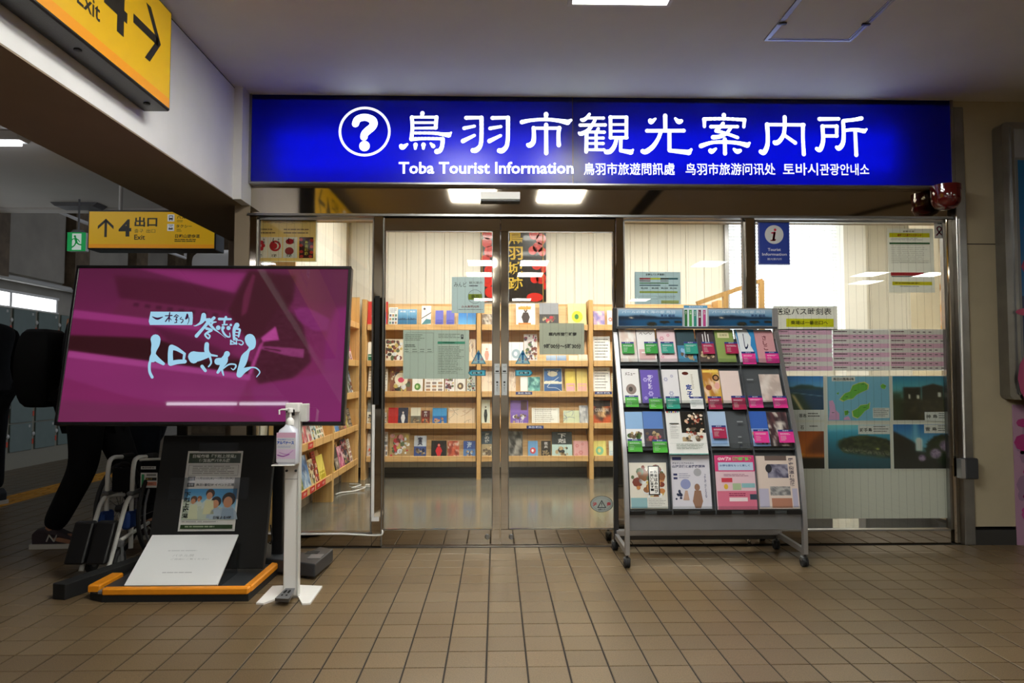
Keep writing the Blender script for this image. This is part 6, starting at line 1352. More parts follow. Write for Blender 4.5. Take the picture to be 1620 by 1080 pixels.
put('coast_photo', 1240, 594, 1304.5, 664, '#c2c4c2', 'photo of a blue bay with a curving road, leftmost of the upper photos', 'poster', f1, YBD-.003)
def f2(s):
    s.rect(1310, 595.5, 1408, 665, '#6aa0c4'); s.up(); g = '#5a9c3c'; o_ = '#cfc86a'
    for P_, col in [([(1330,631),(1338,622),(1346,619),(1350,610),(1360,606),(1368,605),(1374,609),(1373,616),(1364,620),(1356,624),(1350,630),(1342,631),(1336,634)], g), ([(1350,658),(1349,650),(1357,646),(1362,641),(1372,640),(1376,637),(1375,646),(1368,650),(1362,657),(1357,661)], g), ([(1394,610),(1398,607),(1403,610),(1401,615),(1396,614)], g), ([(1324,622),(1328,620),(1327,624)], g), ([(1336,650),(1342,649),(1342,655),(1337,657)], g),
                    ([(1312,634),(1318,633),(1321,640),(1322,648),(1328,654),(1328,664),(1311,664),(1313,650)], '#d08cb4'), ([(1334,664),(1336,660),(1342,658),(1346,664)], '#d08cb4')]:
        cx = sum(p[0] for p in P_)/len(P_); cy = sum(p[1] for p in P_)/len(P_)
        s.poly([(cx+(a-cx)*1.09, cy+(b-cy)*1.09) for a, b in P_ ] if col == g else P_, o_ if col == g else col); s.up(); s.poly(P_, col); s.up(-1)
    s.up(2); s.rect(1317, 596, 1354, 603, '#cfd8dc'); s.rect(1381, 645, 1407, 661, '#c4ccd0'); s.up(); s.txt('鳥羽の離島4島', 1319, 597.3, 1352, 601.8, '#2c3034', .02); s.lines(1382, 646.5, 1406, 660, 5, '#5c646a', 3, .35)
    for (a, b) in [(1364,607),(1352,617),(1338,627),(1366,644),(1399,610),(1340,651),(1316,652)]: s.rect(a, b, a+4, b+.8, '#1c3c1c')
put('island_map', 1308, 594, 1409.5, 666.5, '#c6c8c6', 'light blue map with green islands and a pink coast', 'map', f2, YBD-.003)
def ruin(U, V):
    c = mk(L('#1c6c90'), L('#6fb8b4'), V*1.9); n_ = noise(U, V, 14, 4)
    d = L('#17150f'); roof1 = (.28-.06*sig((U-.3)/.03)); m1 = sig((U-.17)/.008)*sig((.46-U)/.008)*sig((V-(.25-.02*np.abs(U-.3)))/.008)
    m2 = sig((U-.47)/.008)*sig((.83-U)/.008)*sig((V-(.17+.35*np.abs(U-.66)))/.008); c = mk(c, d, np.maximum(m1, m2))
    c = mk(c, mk(L('#1d1a12'), L('#34301c'), sig((n_-.5)/.1)), sig((V-(.52+.08*(n_-.5)-.1*sig((U-.1)/.05)*0))/.02)); c = mk(c, L('#2c3a1c'), sig((U-.84+.1*(n_-.5))/.02)*sig((V-.42)/.03)); c = mk(c, L('#26301c'), sig((.17-U+.1*(n_-.5))/.02)*sig((V-.36)/.03)*.9)
    for (a, b, w_, h_) in [(.27, .46, .012, .05), (.41, .47, .02, .04), (.76, .42, .025, .05), (.88, .76, .02, .03)]: c = mk(c, L('#d8d8c4'), sig((w_-np.abs(U-a))/.004)*sig((h_-np.abs(V-b))/.006))
    return c
def cap(s, x0, y0, x1, y1, tx, tw=24):
    s.rect(x0, y0, x1, y1, '#c6c8c6'); s.up(); s.txt(tx, x0+2, y0+(y1-y0)*.3, x0+tw-2, y0+(y1-y0)*.75, '#26282a', .02); s.lines(x0+tw, y0+1.5, x1-1.5, y1-1.5, 3, '#5c5e60', 3, .35); s.up(-1)
def f3(s): ph(ruin, 64, 48, (1413.5, 595, 1510.5, 664.5))(s); cap(s, 1463, 651.5, 1511, 665, '神 島', 22)
put('ruin_photo', 1412, 594, 1512, 666.5, '#c2c4c2', 'photo of two dark concrete ruins on a hill, rightmost of the upper photos', 'poster', f3, YBD-.003)
def sunset(U, V):
    c = mk(L('#9c4a18'), L('#d87818'), sig((V-.45)/.14)); c = mk(c, L('#5c2c18'), sig((V-(.7-.75*U))/.05)*sig((.62-V)/.03)*sig((U-.3)/.1)*.9); c = mk(c, L('#f0b030'), np.exp(-((U-.08)/.12)**2-((V-.62)/.03)**2)); return mk(c, L('#14100c'), sig((V-.7)/.015))
def f4(s): ph(sunset, 24, 28, (1262, 682, 1304.5, 741))(s); s.txt('石', 1267.5, 673, 1273, 679, '#2c2c2c', .02); s.lines(1282, 673, 1300, 677, 1, '#5c5c5c', 3)
put('sunset_photo', 1250, 668, 1305.5, 742, '#c2c4c2', 'orange sunset photo, leftmost of the lower photos', 'poster', f4, YBD-.003)
def island(U, V):
    n_ = noise(U, V, 16, 7); c = mk(L('#3c9cc0'), L('#1c5c70'), V*1.4); c = mk(c, L('#123c48'), sig((V-.75)/.15)*.8); c = mk(c, L('#8cc4d8'), sig((.1+.05*n_-V)/.02)*sig((.6-U)/.1)*.6)
    e = ((U-.68)/.52)**2+((V-.5-.12*(U-.5))/.27)**2; m = sig((1-e+.25*(n_-.5))/.05)*sig((.62+.16*(U-.2)-V+.03*n_)/.02); c = mk(c, mk(L('#1c2418'), L('#3a4428'), sig((n_-.52)/.08)), m)
    tw = np.exp(-((V-(.58+.13*(U-.3)))/.045)**2)*sig((noise(U, V, 60, 3)-.52)/.05)*sig((U-.18)/.04)*m; c = mk(c, L('#8a8878'), tw*.8); return mk(c, L('#c8d060'), np.exp(-((U-.8)/.03)**2-((V-.55)/.02)**2)*.8)
def f5(s): ph(island, 72, 50, (1310.5, 672, 1409, 741))(s); cap(s, 1359, 672.5, 1409, 686.5, '坂手島', 24)
put('island_photo', 1309, 671, 1410, 742, '#c2c4c2', 'aerial photo of a dark wooded island in teal sea', 'poster', f5, YBD-.003)
def light(U, V):
    n_ = noise(U, V, 12, 5); c = mk(L('#1c5c9c'), L('#5ca4bc'), V*1.8); c = mk(c, L('#8cc4cc'), np.exp(-((U-.36)/.05)**2)*sig((.5-V)/.1)*.5)
    c = mk(c, L('#10120f'), sig((V-(.14+.75*U)-.02*n_)/.015)*sig((.45-U)/.05)); c = mk(c, L('#141610'), sig((V-.62)/.03))
    c = mk(c, L('#b8ccc8'), sig((.055-np.abs(U-.415))/.006)*sig((V-.34)/.01)*sig((.6-V)/.01)); c = mk(c, L('#e0e4d8'), sig((.035-np.abs(U-.415))/.006)*sig((V-.31)/.01)*sig((.37-V)/.01))
    lf = sig((1-((U-.86)/.36)**2-((V-.55)/.33)**2+.8*(n_-.5))/.06); c = mk(c, mk(L('#10160c'), L('#1c2c14'), sig((n_-.5)/.1)), lf)
    for (a, b, r) in [(.68, .66, .09), (.85, .48, .1), (.46, .76, .06)]: c = mk(c, mk(L('#6c587c'), L('#a08cac'), sig((noise(U, V, 40, 2)-.5)/.06)), sig((1-((U-a)/r)**2-((V-b)/(r*1.25))**2)/.2)*.9)
    return c
def f6(s): ph(light, 64, 48, (1414.5, 671, 1512, 741))(s); cap(s, 1463.5, 671.5, 1512, 685, '菅 島', 22)
put('lighthouse_photo', 1413, 670, 1513.3, 742, '#c2c4c2', 'photo of a white lighthouse with purple hydrangeas, rightmost of the lower photos', 'poster', f6, YBD-.003)
# stickers on the doors
for i, (cx, lab, lab2, arr) in enumerate([(757, 'blue triangle caution sticker on the left door', 'blue arrow sticker pointing left on the left door', -1), (827, 'blue triangle caution sticker on the right door', 'blue arrow sticker pointing right on the right door', 1)]):
    s, loc = psheet(cx-12, 553, cx+12, 576, YS+.024, .001, None); tri = [(cx, 553), (cx-12, 575.5), (cx+12, 575.5)]
    k = len(s.V); s.poly(tri, '#2a7c98'); s.up(); s.poly([(cx, 556), (cx-9.6, 574.3), (cx+9.6, 574.3)], '#8cb4bc'); s.up(); s.stroke([(cx, 559, 4.2), (cx, 569, 2.4)], '#1868a0'); s.ell(cx, 572.3, 1.5, 1.3, '#1868a0', 10); s.txt('注', cx-7, 566, cx-3, 571, '#a87878', .02); s.txt('意', cx+3, 566, cx+7, 571, '#a87878', .02)
    s.build('caution_sticker', 'print', None, loc, label=lab, cat='sticker')
    x0, x1 = (740.5, 768.5) if arr < 0 else (815, 843)
    s, loc = psheet(x0, 584.5, x1, 595, YS+.024, .001, None)
    pts = [(x0, 589.7), (x0+4, 585), (x1, 585), (x1, 594.5), (x0+4, 594.5)] if arr < 0 else [(x0, 585), (x0, 594.5), (x1-4, 594.5), (x1, 589.7), (x1-4, 585)]
    s.poly(pts, '#1c6884'); s.up(); c0 = (x0+x1)/2; s.poly([(c0+(a-c0)*.86, 589.7+(b-589.7)*.72) for a, b in pts], '#4fb0c4'); s.up(); s.rect(c0-8, 587.6, c0+8, 591.8, '#2a4048'); s.up(); s.txt('自 動', c0-6.5, 588.2, c0+6.5, 591.2, '#9cc4cc', .03)
    s.build('arrow_sticker', 'print', None, loc, label=lab2, cat='sticker')
s, loc = psheet(933.5, 784, 970.5, 810, YS+.024, .001, None)
s.ell(952, 797, 18, 13, '#2c3234', 40); s.up(); s.ell(952, 797, 17.2, 12.3, '#a8b0ac', 40); s.up(); s.ring(952, 797, 14.5, 10, .3, '#5c6464', 36)
s.poly([(952, 790.5), (944.8, 803), (959.2, 803)], '#17191a'); s.txt('注', 938, 794, 944.5, 800.5, '#c02830', .04); s.txt('意', 960, 794, 966.5, 800.5, '#c02830', .04); s.txt('自動ドア', 946.5, 804, 957.5, 807, '#2c3234', .02); s.up(); s.poly([(952, 793), (946.8, 801.8), (957.2, 801.8)], '#a8b0ac'); s.up(); s.stroke([(952, 795.5, 1.4), (952, 799, .9)], '#17191a'); s.ell(952, 800.8, .6, .5, '#17191a', 8)
s.build('round_sticker', 'print', None, loc, label='oval caution sticker with red characters low on the right door', cat='sticker')
# ================================================================ BROCHURE RACK ON WHEELS
PROF = [(.075, 3.985), (.30, 3.99), (.60, 4.04), (.85, 4.14), (1.10, 4.245), (1.30, 4.33), (1.34, 4.35)]
def ry(z):
    for (a, ya), (b, yb) in zip(PROF, PROF[1:]):
        if z <= b: return ya+(yb-ya)*(z-a)/(b-a)
    return PROF[-1][1]
RX0, RX1 = .732, 1.733
rk = thing('brochure_rack', 'dark grey wheeled brochure rack with four columns of pockets and coloured tags before the glass', 'brochure rack', ((RX0+RX1)/2, 4.15, 0))
for x in (RX0, RX1):
    q = MB(); pr = cr([(z, y) for z, y in PROF], 4)
    k = 0
    for i, (z, y) in enumerate(pr): q.v += [Vector((x-.012, y-.016, z)), Vector((x+.012, y-.016, z)), Vector((x+.012, y+.016, z)), Vector((x-.012, y+.016, z))]
    for i in range(len(pr)-1):
        for j in range(4): q.f.append((i*4+j, i*4+(j+1) % 4, i*4+4+(j+1) % 4, i*4+4+j))
    q.f += [(0, 1, 2, 3), (len(pr)*4-1, len(pr)*4-2, len(pr)*4-3, len(pr)*4-4)]; q.build('side_rail', 'aluminium', rk)
    q = MB().cbox(x-.014, x+.014, 4.335, 4.365, .075, 1.49, .003); q.build('rear_upright', 'aluminium' if x > 1 else 'steel_dark', rk)
    q = MB().hexa([(x-.01, 3.985, .075), (x+.01, 3.985, .075), (x+.01, 4.4, .085), (x-.01, 4.4, .085), (x-.01, 3.985, .105), (x+.01, 3.985, .105), (x+.01, 4.4, .115), (x-.01, 4.4, .115)]); q.build('base_arm', 'aluminium', rk)
    for y in (3.985, 4.385):
        cw = MB().lathe([(.012, -.016), (.026, -.016), (.029, -.012), (.029, -.003), (.024, -.002), (.024, .002), (.029, .003), (.029, .012), (.026, .016), (.012, .016)], (x, y+.012, .0295), 'X', 20).build('caster', 'rubber', rk, smooth=True)
        MB().cbox(x-.02, x+.02, y-.004, y+.03, .03, .062, .008).build('caster_hood', 'grey_plastic', cw); MB().cyl((x, y, .06), (x, y, .08), .007, 8).build('caster_stem', 'steel_dark', cw)
MB().cbox(RX0, RX1, 4.33, 4.37, .1, .135, .003).build('cross_bar', 'aluminium', rk)
MB().cbox(RX0, RX1, 4.36, 4.4, .07, .1, .003).build('cross_bar', 'steel_dark', rk)
MB().cbox(RX0+.013, RX1-.013, ry(.3)-.0, ry(.3)+.02, at(1130, 838, 4.0).z, at(1130, 812, 4.0).z, .003).build('apron', 'grey_metal', rk)
# head panel
hz0, hz1 = at(1100, 517, 4.34).z, at(1100, 487, 4.34).z
MB().cbox(RX0-.006, RX1+.006, 4.336, 4.352, hz0, hz1, .002).build('head_board', 'aluminium', rk)
MB().box(RX0, RX1, 4.32, 4.35, hz0-.012, hz0).build('head_rail', 'rack_grey', rk)
for i, (x0, x1) in enumerate([(978, 1080), (1121, 1222)]):
    s, loc = psheet(x0, 489, x1, 516, 4.333, .002, '#b8ccdc'); s.up()
    def pano(U, V):
        c = mk(L('#a8c4dc'), L('#6c9cc4'), V*2.4); hl = .42+.2*np.abs(U-.25)-.14*noise(U, V*0, 8, 4); c = mk(c, L('#17283c'), sig((V-hl)/.02)*sig((.6+.1*(1-U)-V)/.03))
        c = mk(c, L('#14507c'), sig((V-.6+.1*U*0-.02)/.03)*sig((U-.02)/.05)); 
        for (a, b, w_, h_) in [(.52, .88, .08, .14), (.72, .76, .08, .1), (.93, .76, .06, .08)]: c = mk(c, L('#26281f'), sig((1-((U-a)/w_)**2-((V-b)/h_)**2)/.1))
        c = mk(c, L('#d8c8a8'), np.exp(-((U-.2)/.03)**2-((V-.5)/.03)**2)); return mk(c, L('#0c2038'), sig((.15-U)/.05)*sig((V-.6)/.1)*.8)
    s.photo(x0+.5, 489.5, x1-.5, 515.5, 44, 14, pano); s.up(); s.txt('パールの輝く海の都 鳥羽', x0+6, 491, x1-12, 495.5, '#e4f0f8', .0); s.txt('東京 銀座', x0+67, 497, x0+90, 501, '#1c3464', .02)
    s.build('head_picture', 'print_gloss', rk, loc, label='sea panorama strip, %s half' % ('left' if i == 0 else 'right'))
s, loc = psheet(1082, 483, 1119.5, 517, 4.331, .002, '#d8e4ec'); s.up(); s.rect(1082, 483, 1119.5, 487, '#5aa0d0'); s.up(); s.txt('鳥羽市内案内', 1090, 484, 1112, 486.3, '#dff0fa', .01); s.up(-1)
for i, (c, tx) in enumerate([('#1c6a34', '和食'), ('#4a9c50', '食事'), ('#2a8a80', 'みやげ'), ('#6c1440', 'レジャー'), ('#c0468c', '宿泊')]):
    s.rect(1083+i*7.3, 490, 1087.5+i*7.3, 516, c); s.up(); s.txt(tx, 1084+i*7.3, 492, 1086.6+i*7.3, 492+2.6*len(tx), '#e8f0e8', .01, True); s.up(-1)
s.build('colour_key', 'print', rk, loc, label='white card with five coloured bars')
# back plate following the curve, dividers, trays
q = MB(); zz_ = [.30, .45, .60, .72, .85, .97, 1.10, 1.2, 1.30]
for z in zz_: q.v += [Vector((RX0+.012, ry(z)+.035, z)), Vector((RX1-.012, ry(z)+.035, z))]
for i in range(len(zz_)-1): q.f.append((2*i, 2*i+1, 2*i+3, 2*i+2))
q.build('back_plate', 'rack_grey', rk)
CW = (RX1-RX0-.024)/4
for c_ in range(5):
    x = RX0+.012+CW*c_; q = MB()
    for z in zz_: q.v += [Vector((x-.003, ry(z)-.008, z)), Vector((x+.003, ry(z)-.008, z)), Vector((x+.003, ry(z)+.04, z)), Vector((x-.003, ry(z)+.04, z))]
    for i in range(len(zz_)-1):
        for j in range(4): q.f.append((i*4+j, i*4+(j+1) % 4, i*4+4+(j+1) % 4, i*4+4+j))
    q.build('divider', 'tray_grey', rk)
ROWZ = []
for r_i, (yt_, yb_) in enumerate([(519, 575), (583, 641), (650, 708.5), (718, 809)]):
    # bottom line height of every row found on the curved face
    z = .3
    while z < 1.34 and to_px((1.2, ry(z), z))[1] > yb_: z += .002
    zt2 = z
    while zt2 < 1.36 and to_px((1.2, ry(zt2), zt2))[1] > yt_: zt2 += .002
    ROWZ.append((z, zt2))
    for c_ in range(4):
        x0, x1 = RX0+.016+CW*c_, RX0+.008+CW*(c_+1); y_ = ry(z)
        q = MB().box(x0, x1, y_-.01, y_+.035, z-.012, z-.002); q.hexa([(x0, y_+.02, z-.002), (x1, y_+.02, z-.002), (x1, y_+.026, z-.002), (x0, y_+.026, z-.002), (x0, ry(zt2)+.028, zt2), (x1, ry(zt2)+.028, zt2), (x1, ry(zt2)+.034, zt2), (x0, ry(zt2)+.034, zt2)])
        tr = q.build('pocket', 'tray_grey', rk)
        if r_i == 3:
            for a in (x0, x1-.085): MB().cbox(a, a+.085, y_-.016, y_-.008, z-.016, z+.008, .003).build('pocket_clip', 'black_plastic', tr)
        MB().box(x0, x1, y_-.0145, y_-.012, z-.012, z+.03).build('clear_lip', 'acrylic', tr)
def K5(a, b, c, d): return (a/5.4+970, b/5.4+510, c/5.4+970, d/5.4+510)
def K6(a, b, c, d): return (a/4.909+960, b/4.909+680, c/4.909+960, d/4.909+680)
CN = ['first', 'second', 'third', 'fourth', 'fifth', 'sixth', 'seventh', 'last']
RB = [(0, K5(68,60,213,338), 'photo', '#e6dfdc', '#d9c3b8', '#efeae6', '', 'white leaflet with a faint peach pattern, top left pocket'),
 (0, K5(219,60,378,338), 'plain', '#e9e5e6', '#d9b2b4', '#3a3a40', '', 'white leaflet fading to pink with handwriting-like title, second in the top row'),
 (0, K5(398,55,552,338), 'flowers', '#e6cdd4', '#d99aac', '#a85a6c', '', 'pale pink leaflet with small blossoms, third in the top row'),
 (0, K5(564,60,722,340), 'half', '#3c5058', '#4a86a8', '#8cb4d8', '', 'teal and blue leaflet with a pale square, fourth in the top row'),
 (0, K5(748,65,886,340), 'half', '#4a4246', '#5a4c48', '#c8b090', '山', 'dark brown leaflet, fifth in the top row'),
 (0, K5(902,70,1058,340), 'blank', '#8ba05c', '#8ba05c', '#5c6c38', '', 'olive green booklet with a cream title box, top row'),
 (0, K5(1082,60,1244,340), 'wave', '#dfe4ea', '#3a8cc8', '#2c3450', 'し', 'white leaflet with a blue wave, top row'),
 (0, K5(1250,75,1410,345), 'blank', '#cf9aa0', '#cf9aa0', '#6a2c34', 'さしこ', 'rose pink leaflet with a vertical title, top right'),
 (1, K5(92,398,240,690), 'circ', '#e4e2e2', '#8a7a74', '#4c4440', 'メニュー', 'white leaflet with round food pictures, second row left end'),
 (1, K5(255,408,410,690), 'flowers', '#6c5ab0', '#a89ad8', '#dcd4f0', '花城', 'purple leaflet with flower print, second row'),
 (1, K5(435,404,582,690), 'flowers', '#dddbe0', '#b0b0c8', '#7a7c98', '', 'white leaflet with thin star flowers, second row'),
 (1, K5(590,404,760,690), 'blank', '#e2e0da', '#c8bca0', '#1c3c8c', '', 'ivory leaflet with a blue brush title and a dark emblem, second row'),
 (1, K5(792,402,940,690), 'photo', '#d0a848', '#b07838', '#e8c8b0', '', 'golden yellow food leaflet, second row'),
 (1, K5(946,415,1112,690), 'blank', '#e3cfca', '#e3cfca', '#c8aca8', '', 'plain pale pink envelope-like leaflet, second row'),
 (1, K5(1283,445,1460,680), 'photo', '#dcd2cc', '#b8a8a0', '#d8c4bc', '', 'ivory leaflet with a faint printed figure, second row right end'),
 (2, K5(120,765,272,1060), 'half', '#8cb0d8', '#e4e4e6', '#4c6a3c', '', 'blue blossom leaflet with a white lower half, third row left end'),
 (2, K5(276,762,445,1060), 'half', '#5c80c0', '#4c4850', '#b06068', '', 'castle picture leaflet with blue sky, third row'),
 (2, K5(472,762,806,1128), 'half', '#24221f', '#e2e2e0', '#b8a890', '', 'large food guide sheet with dark dish photos, third row'),
 (2, K5(838,762,996,1060), 'plain', '#a8c0e0', '#8cacd8', '#5470a8', '', 'light blue leaflet, third row'),
 (2, K5(1188,762,1352,1060), 'half', '#3c64b8', '#8cacdc', '#e8e8ec', '', 'blue sky leaflet with a white foot, third row'),
 (2, K5(1356,770,1528,1060), 'photo', '#3a3036', '#5c3c40', '#d8d0c8', '', 'dark leaflet with pale bottles, third row right end'),
 (3, K6(185,255,478,615), 'collage', '#ded8cc', '#c08048', '#8a5a38', '', 'shellfish poster with a white vertical banner, bottom row left end'),
 (3, K6(513,200,820,615), 'blank', '#d4d2de', '#a8a8c0', '#3c4058', '', 'pale lilac museum poster with a brown figure, bottom row'),
 (3, K6(862,200,1186,622), 'blank', '#e0c0cc', '#d0688c', '#a83c60', '', 'pink poster with coloured boxes, bottom row'),
 (3, K6(1188,205,1504,618), 'blank', '#dccbc2', '#a89aa8', '#5c5468', '', 'beige poster with three grey pictures, bottom row right end')]
def onrack(px, py):
    z0_, z1_ = .25, 1.36
    for _ in range(30):
        zm = (z0_+z1_)/2
        if to_px((1.2, ry(zm), zm))[1] > py: z0_ = zm
        else: z1_ = zm
    return Vector((at(px, py, ry(zm)).x, ry(zm), zm))
def lean_sheet(r, t_, bg, off=.006, dz=.0004):
    x0, y0, x1, y1 = r; a = onrack(x0, y1); b = onrack(x1, y1); c = onrack((x0+x1)/2, y0); m_ = (a+b)/2
    d = c-m_; d.x = 0; L_ = d.length; an = math.atan2(d.y, d.z)
    return Sheet(x0, y0, x1, y1, b.x-a.x, L_, t_, bg, dz), Vector((m_.x, m_.y+off, m_.z+.002)), (-an, 0, 0)
for k, (row, r, stl, bg, c2, c3, ttl, lab) in enumerate(RB):
    s, loc, rot = lean_sheet(r, .006 if 'booklet' in lab else .003, bg, -.022 if 'food guide' in lab else .003); x0, y0, x1, y1 = r; w, h = x1-x0, y1-y0
    cover(s, stl, bg, c2, c3, ttl, k+40); s.up()
    if 'handwriting' in lab: s.stroke([(x0+5,y0+8,.7),(x0+8,y0+6,.7),(x0+9,y0+9,.7)], '#3a3a40'); s.stroke([(x0+12,y0+6,.7),(x0+15,y0+8,.8),(x0+19,y0+6,.7)], '#3a3a40'); s.stroke([(x0+20,y0+5,.8),(x0+22,y0+8,.7),(x0+25,y0+7,.7)], '#3a3a40')
    if 'cream title' in lab: s.rect(x0+w*.14, y0+h*.07, x0+w*.78, y0+h*.24, '#d9d2a8'); s.up(); s.txt('志摩旅', x0+w*.25, y0+h*.12, x0+w*.68, y0+h*.19, '#6a6a48')
    if 'blue brush' in lab: s.txt('定', x0+w*.28, y0+h*.45, x0+w*.6, y0+h*.62, '#1c3c8c', .04); s.txt('子', x0+w*.3, y0+h*.66, x0+w*.58, y0+h*.82, '#1c3c8c', .04); s.ell(x0+w*.33, y0+h*.12, w*.17, h*.05, '#5c2c24'); s.lines(x0+w*.6, y0+h*.15, x0+w*.72, y0+h*.6, 12, '#a8a090', 3)
    if 'golden' in lab: s.rect(x0+w*.04, y0+h*.03, x0+w*.96, y0+h*.1, '#e8c860'); s.up(); s.ell(x0+w*.78, y0+h*.26, w*.2, h*.1, '#3c2c24', 20); s.ell(x0+w*.3, y0+h*.55, w*.18, h*.08, '#8a4a34', 20); s.ell(x0+w*.8, y0+h*.5, w*.16, h*.1, '#e0a8a0', 16); s.up(); s.ell(x0+w*.78, y0+h*.26, w*.12, h*.06, '#b08058', 16)
    if 'food guide' in lab: 
        s.rect(x0, y0, x0+w*.38, y1, '#dededc'); s.rect(x0+w*.38, y0+h*.7, x1, y1, '#e2e2e0'); s.up(); s.specks(x0+w*.4, y0+h*.02, x1, y0+h*.32, 26, ['#c8a890', '#e0d0c0', '#8a3c30', '#5c4438'], 5, (.06, .13)); s.up(); s.specks(x0+w*.4, y0+h*.36, x1, y0+h*.68, 26, ['#c8b090', '#e8e0d0', '#9a4438', '#5c5448'], 8, (.06, .13)); s.up()
        for i in range(6): s.rect(x0+w*(.03+.055*i), y0, x0+w*(.07+.055*i), y0+h*.03, ['#c03c3c', '#3c8c4c', '#3c4c9c', '#c8a83c', '#8c3c8c', '#3c8c8c'][i])
        s.rect(x0+w*.08, y0+h*.28, x0+w*.32, y0+h*.3, '#2c2c2c'); s.lines(x0+w*.08, y0+h*.34, x0+w*.3, y0+h*.66, 7, '#8a8a88', 4, .2); s.lines(x0+w*.2, y0+h*.76, x1-w*.05, y0+h*.9, 4, '#7a8a7a', 5, .3); s.rect(x0, y1-h*.02, x1, y1, '#4a9c94')
    if 'shellfish' in lab:
        s.rect(x0+w*.5, y0+h*.07, x0+w*.8, y0+h*.7, '#17181c'); s.up(); s.rect(x0+w*.53, y0+h*.09, x0+w*.77, y0+h*.68, '#eceae6'); s.up(); s.txt('新年はみたび', x0+w*.66, y0+h*.16, x0+w*.75, y0+h*.66, '#17181c', .03, True); s.txt('祝開いしますー', x0+w*.555, y0+h*.18, x0+w*.64, y0+h*.62, '#17181c', .03, True); s.rect(x0+w*.02, y0+h*.76, x0+w*.45, y0+h*.98, '#8ab0b8'); s.rect(x0+w*.46, y0+h*.74, x0+w*.98, y0+h*.98, '#dcdad4'); s.up(); s.lines(x0+w*.48, y0+h*.78, x0+w*.95, y0+h*.95, 5, '#8a8a88', 3, .3)
    if 'lilac museum' in lab:
        s.rect(x0+w*.05, y0+h*.03, x0+w*.28, y0+h*.09, '#3c3f7c'); s.txt('海女ティスアのたから', x0+w*.05, y0+h*.13, x0+w*.6, y0+h*.165, '#4c4f6c', .02); s.txt('山洋祭儀と志摩尾鷲海', x0+w*.04, y0+h*.18, x0+w*.88, y0+h*.235, '#3c4068', .03)
        s.ell(x0+w*.68, y0+h*.32, w*.1, w*.1, '#a8a8b0', 22); s.ell(x0+w*.36, y0+h*.54, w*.13, w*.13, '#8c94c0', 22); s.poly([(x0+w*.58, y0+h*.66), (x0+w*.52, y0+h*.86), (x0+w*.58, y1-1), (x0+w*.72, y1-1), (x0+w*.78, y0+h*.86), (x0+w*.74, y0+h*.66)], '#94705c'); s.ell(x0+w*.65, y0+h*.6, w*.07, w*.09, '#94705c', 16)
        s.specks(x0+w*.08, y0+h*.62, x0+w*.28, y0+h*.86, 10, ['#2c3450', '#3c4460'], 6, (.1, .22)); s.poly([(x0+w*.34, y0+h*.66), (x0+w*.28, y0+h*.84), (x0+w*.44, y0+h*.84), (x0+w*.4, y0+h*.66)], '#c0a090'); s.rect(x0+w*.06, y0+h*.34, x0+w*.16, y0+h*.38, '#3c4068'); s.rect(x0+w*.06, y0+h*.41, x0+w*.16, y0+h*.45, '#3c4068'); s.lines(x0+w*.2, y0+h*.34, x0+w*.5, y0+h*.45, 3, '#8a8ca8', 3, .3); s.txt('よみがえる', x0+w*.84, y0+h*.34, x0+w*.89, y0+h*.8, '#5c6088', .01, True)
    if 'coloured boxes' in lab:
        s.rect(x0, y0, x1, y0+h*.3, '#cf3c78'); s.rect(x0+w*.02, y0+h*.66, x1, y1, '#d4708c'); s.up(); s.rect(x0+w*.08, y0+h*.13, x0+w*.93, y0+h*.28, '#b8cce8'); s.txt('GW発!!', x0+w*.08, y0+h*.03, x0+w*.4, y0+h*.1, '#f4dce4', .04); s.txt('熊野詣', x0+w*.42, y0+h*.03, x0+w*.9, y0+h*.1, '#7cc86c', .04); s.rect(x0+w*.14, y0+h*.42, x0+w*.4, y0+h*.5, '#c83c50'); s.rect(x0+w*.4, y0+h*.52, x0+w*.6, y0+h*.64, '#a8bc98'); s.rect(x0+w*.62, y0+h*.52, x0+w*.94, y0+h*.6, '#8ab8c0'); s.rect(x0+w*.8, y0+h*.72, x0+w*.96, y0+h*.82, '#3c4858'); s.rect(x0+w*.3, y0+h*.78, x0+w*.74, y0+h*.85, '#f0dce4'); s.ell(x0+w*.24, y0+h*.58, w*.05, h*.05, '#d8b03c'); s.up(); s.txt('お得な旅をもっと楽しく', x0+w*.12, y0+h*.17, x0+w*.85, y0+h*.21, '#3c5490', .02); s.lines(x0+w*.2, y0+h*.35, x0+w*.9, y0+h*.4, 2, '#a87890', 3); s.lines(x0+w*.3, y0+h*.7, x0+w*.78, y0+h*.77, 2, '#8a2c50', 4)
    if 'three grey' in lab:
        s.photo(x0+w*.27, y0+h*.16, x0+w*.78, y0+h*.42, 12, 8, lambda U, V: mix(C('#4c4a60'), C('#9a98ac'), sig((noise(U, V, 5, 3)-.5)/.08))); s.photo(x0+w*.3, y0+h*.58, x0+w*.8, y0+h*.75, 12, 8, lambda U, V: mix(C('#6c6c70'), C('#b4b2b0'), sig((noise(U, V, 6, 8)-.5)/.08))); s.rect(x0+w*.32, y0+h*.8, x0+w*.82, y0+h*.98, '#b07c68'); s.rect(x0+w*.22, y0, x0+w*.76, y0+h*.09, '#6c5c58'); s.rect(x0+w*.02, y0+h*.62, x0+w*.26, y0+h*.97, '#b8b4cc'); s.rect(x0+w*.84, y0+h*.62, x0+w*.97, y0+h*.97, '#b4b0c8'); s.up(); s.ell(x0+w*.3, y0+h*.24, w*.08, h*.08, '#2c2c34'); s.txt('歴史街道伊勢路', x0+w*.8, y0+h*.04, x0+w*.93, y0+h*.58, '#4c4458', .02, True)
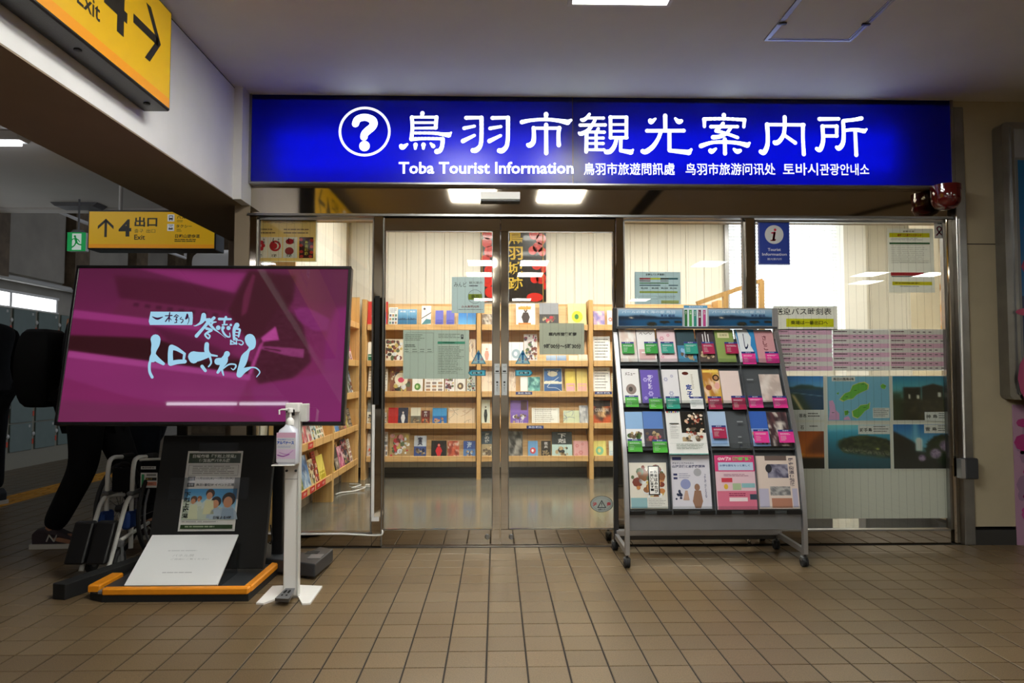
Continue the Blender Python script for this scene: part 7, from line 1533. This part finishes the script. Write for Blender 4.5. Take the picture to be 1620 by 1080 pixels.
    o = s.build('brochure' if row < 3 else 'poster_flyer', 'print_gloss', None, loc, rot, uniq(lab), 'brochure', 'brochures in the wheeled rack')
TC = {'g1': ('#0c8a24', 'dark green'), 'g2': ('#3fa828', 'light green'), 'teal': ('#12907c', 'teal'), 'mar': ('#a01048', 'maroon'), 'pink': ('#dc3090', 'pink'), 'white': ('#dfe0e2', 'white')}
for (r, cn) in [(K5(75,170,180,268),'g1'),(K5(270,168,380,268),'g1'),(K5(410,168,520,265),'teal'),(K5(610,168,722,270),'teal'),(K5(762,168,865,270),'mar'),(K5(958,170,1070,268),'mar'),(K5(1105,252,1220,358),'pink'),(K5(1305,252,1418,348),'pink'),
   (K5(105,625,218,722),'g2'),(K5(308,638,422,738),'g2'),(K5(455,632,570,738),'teal'),(K5(658,635,772,738),'white'),(K5(815,632,932,742),'mar'),(K5(1018,628,1135,745),'mar'),(K5(1160,630,1280,730),'pink'),(K5(1368,630,1488,732),'pink'),
   (K6(165,70,275,168),'g2'),(K6(358,75,470,175),'g2'),(K5(848,880,968,990),'mar'),(K5(1205,915,1330,1028),'pink'),(K5(1415,918,1545,1028),'pink')]:
    s, loc, rot = lean_sheet(r, .001, TC[cn][0], -.014); x0, y0, x1, y1 = r; w, h = x1-x0, y1-y0; s.up()
    s.rect(x0, y0, x1, y0+h*.15, '#1c2c78'); s.lines(x0+w*.12, y0+h*.28, x0+w*.9, y0+h*.42, 2, '#e8eef0' if cn != 'white' else '#4c6c5c', len(lab)+int(x0), .3); s.lines(x0+w*.12, y0+h*.5, x0+w*.5, y0+h*.9, 4, '#c8d8d0' if cn != 'white' else '#6c7c74', int(x0), .22); s.up(); s.txt('鳥羽市', x0+w*.3, y0+h*.03, x0+w*.7, y0+h*.12, '#dfe8f4')
    s.build('price_tag', 'print', rk, loc, rot, label=TC[cn][1]+' tag with a navy top edge')
# small empty-pocket notes
for r in (K5(1060,845,1110,855), K5(1070,975,1100,985), K5(1070,1025,1105,1033), K5(1145,485,1200,495)):
    s, loc, rot = lean_sheet(r, .0005, '#8a8e92', .004); s.build('pocket_mark', 'print', rk, loc, rot)
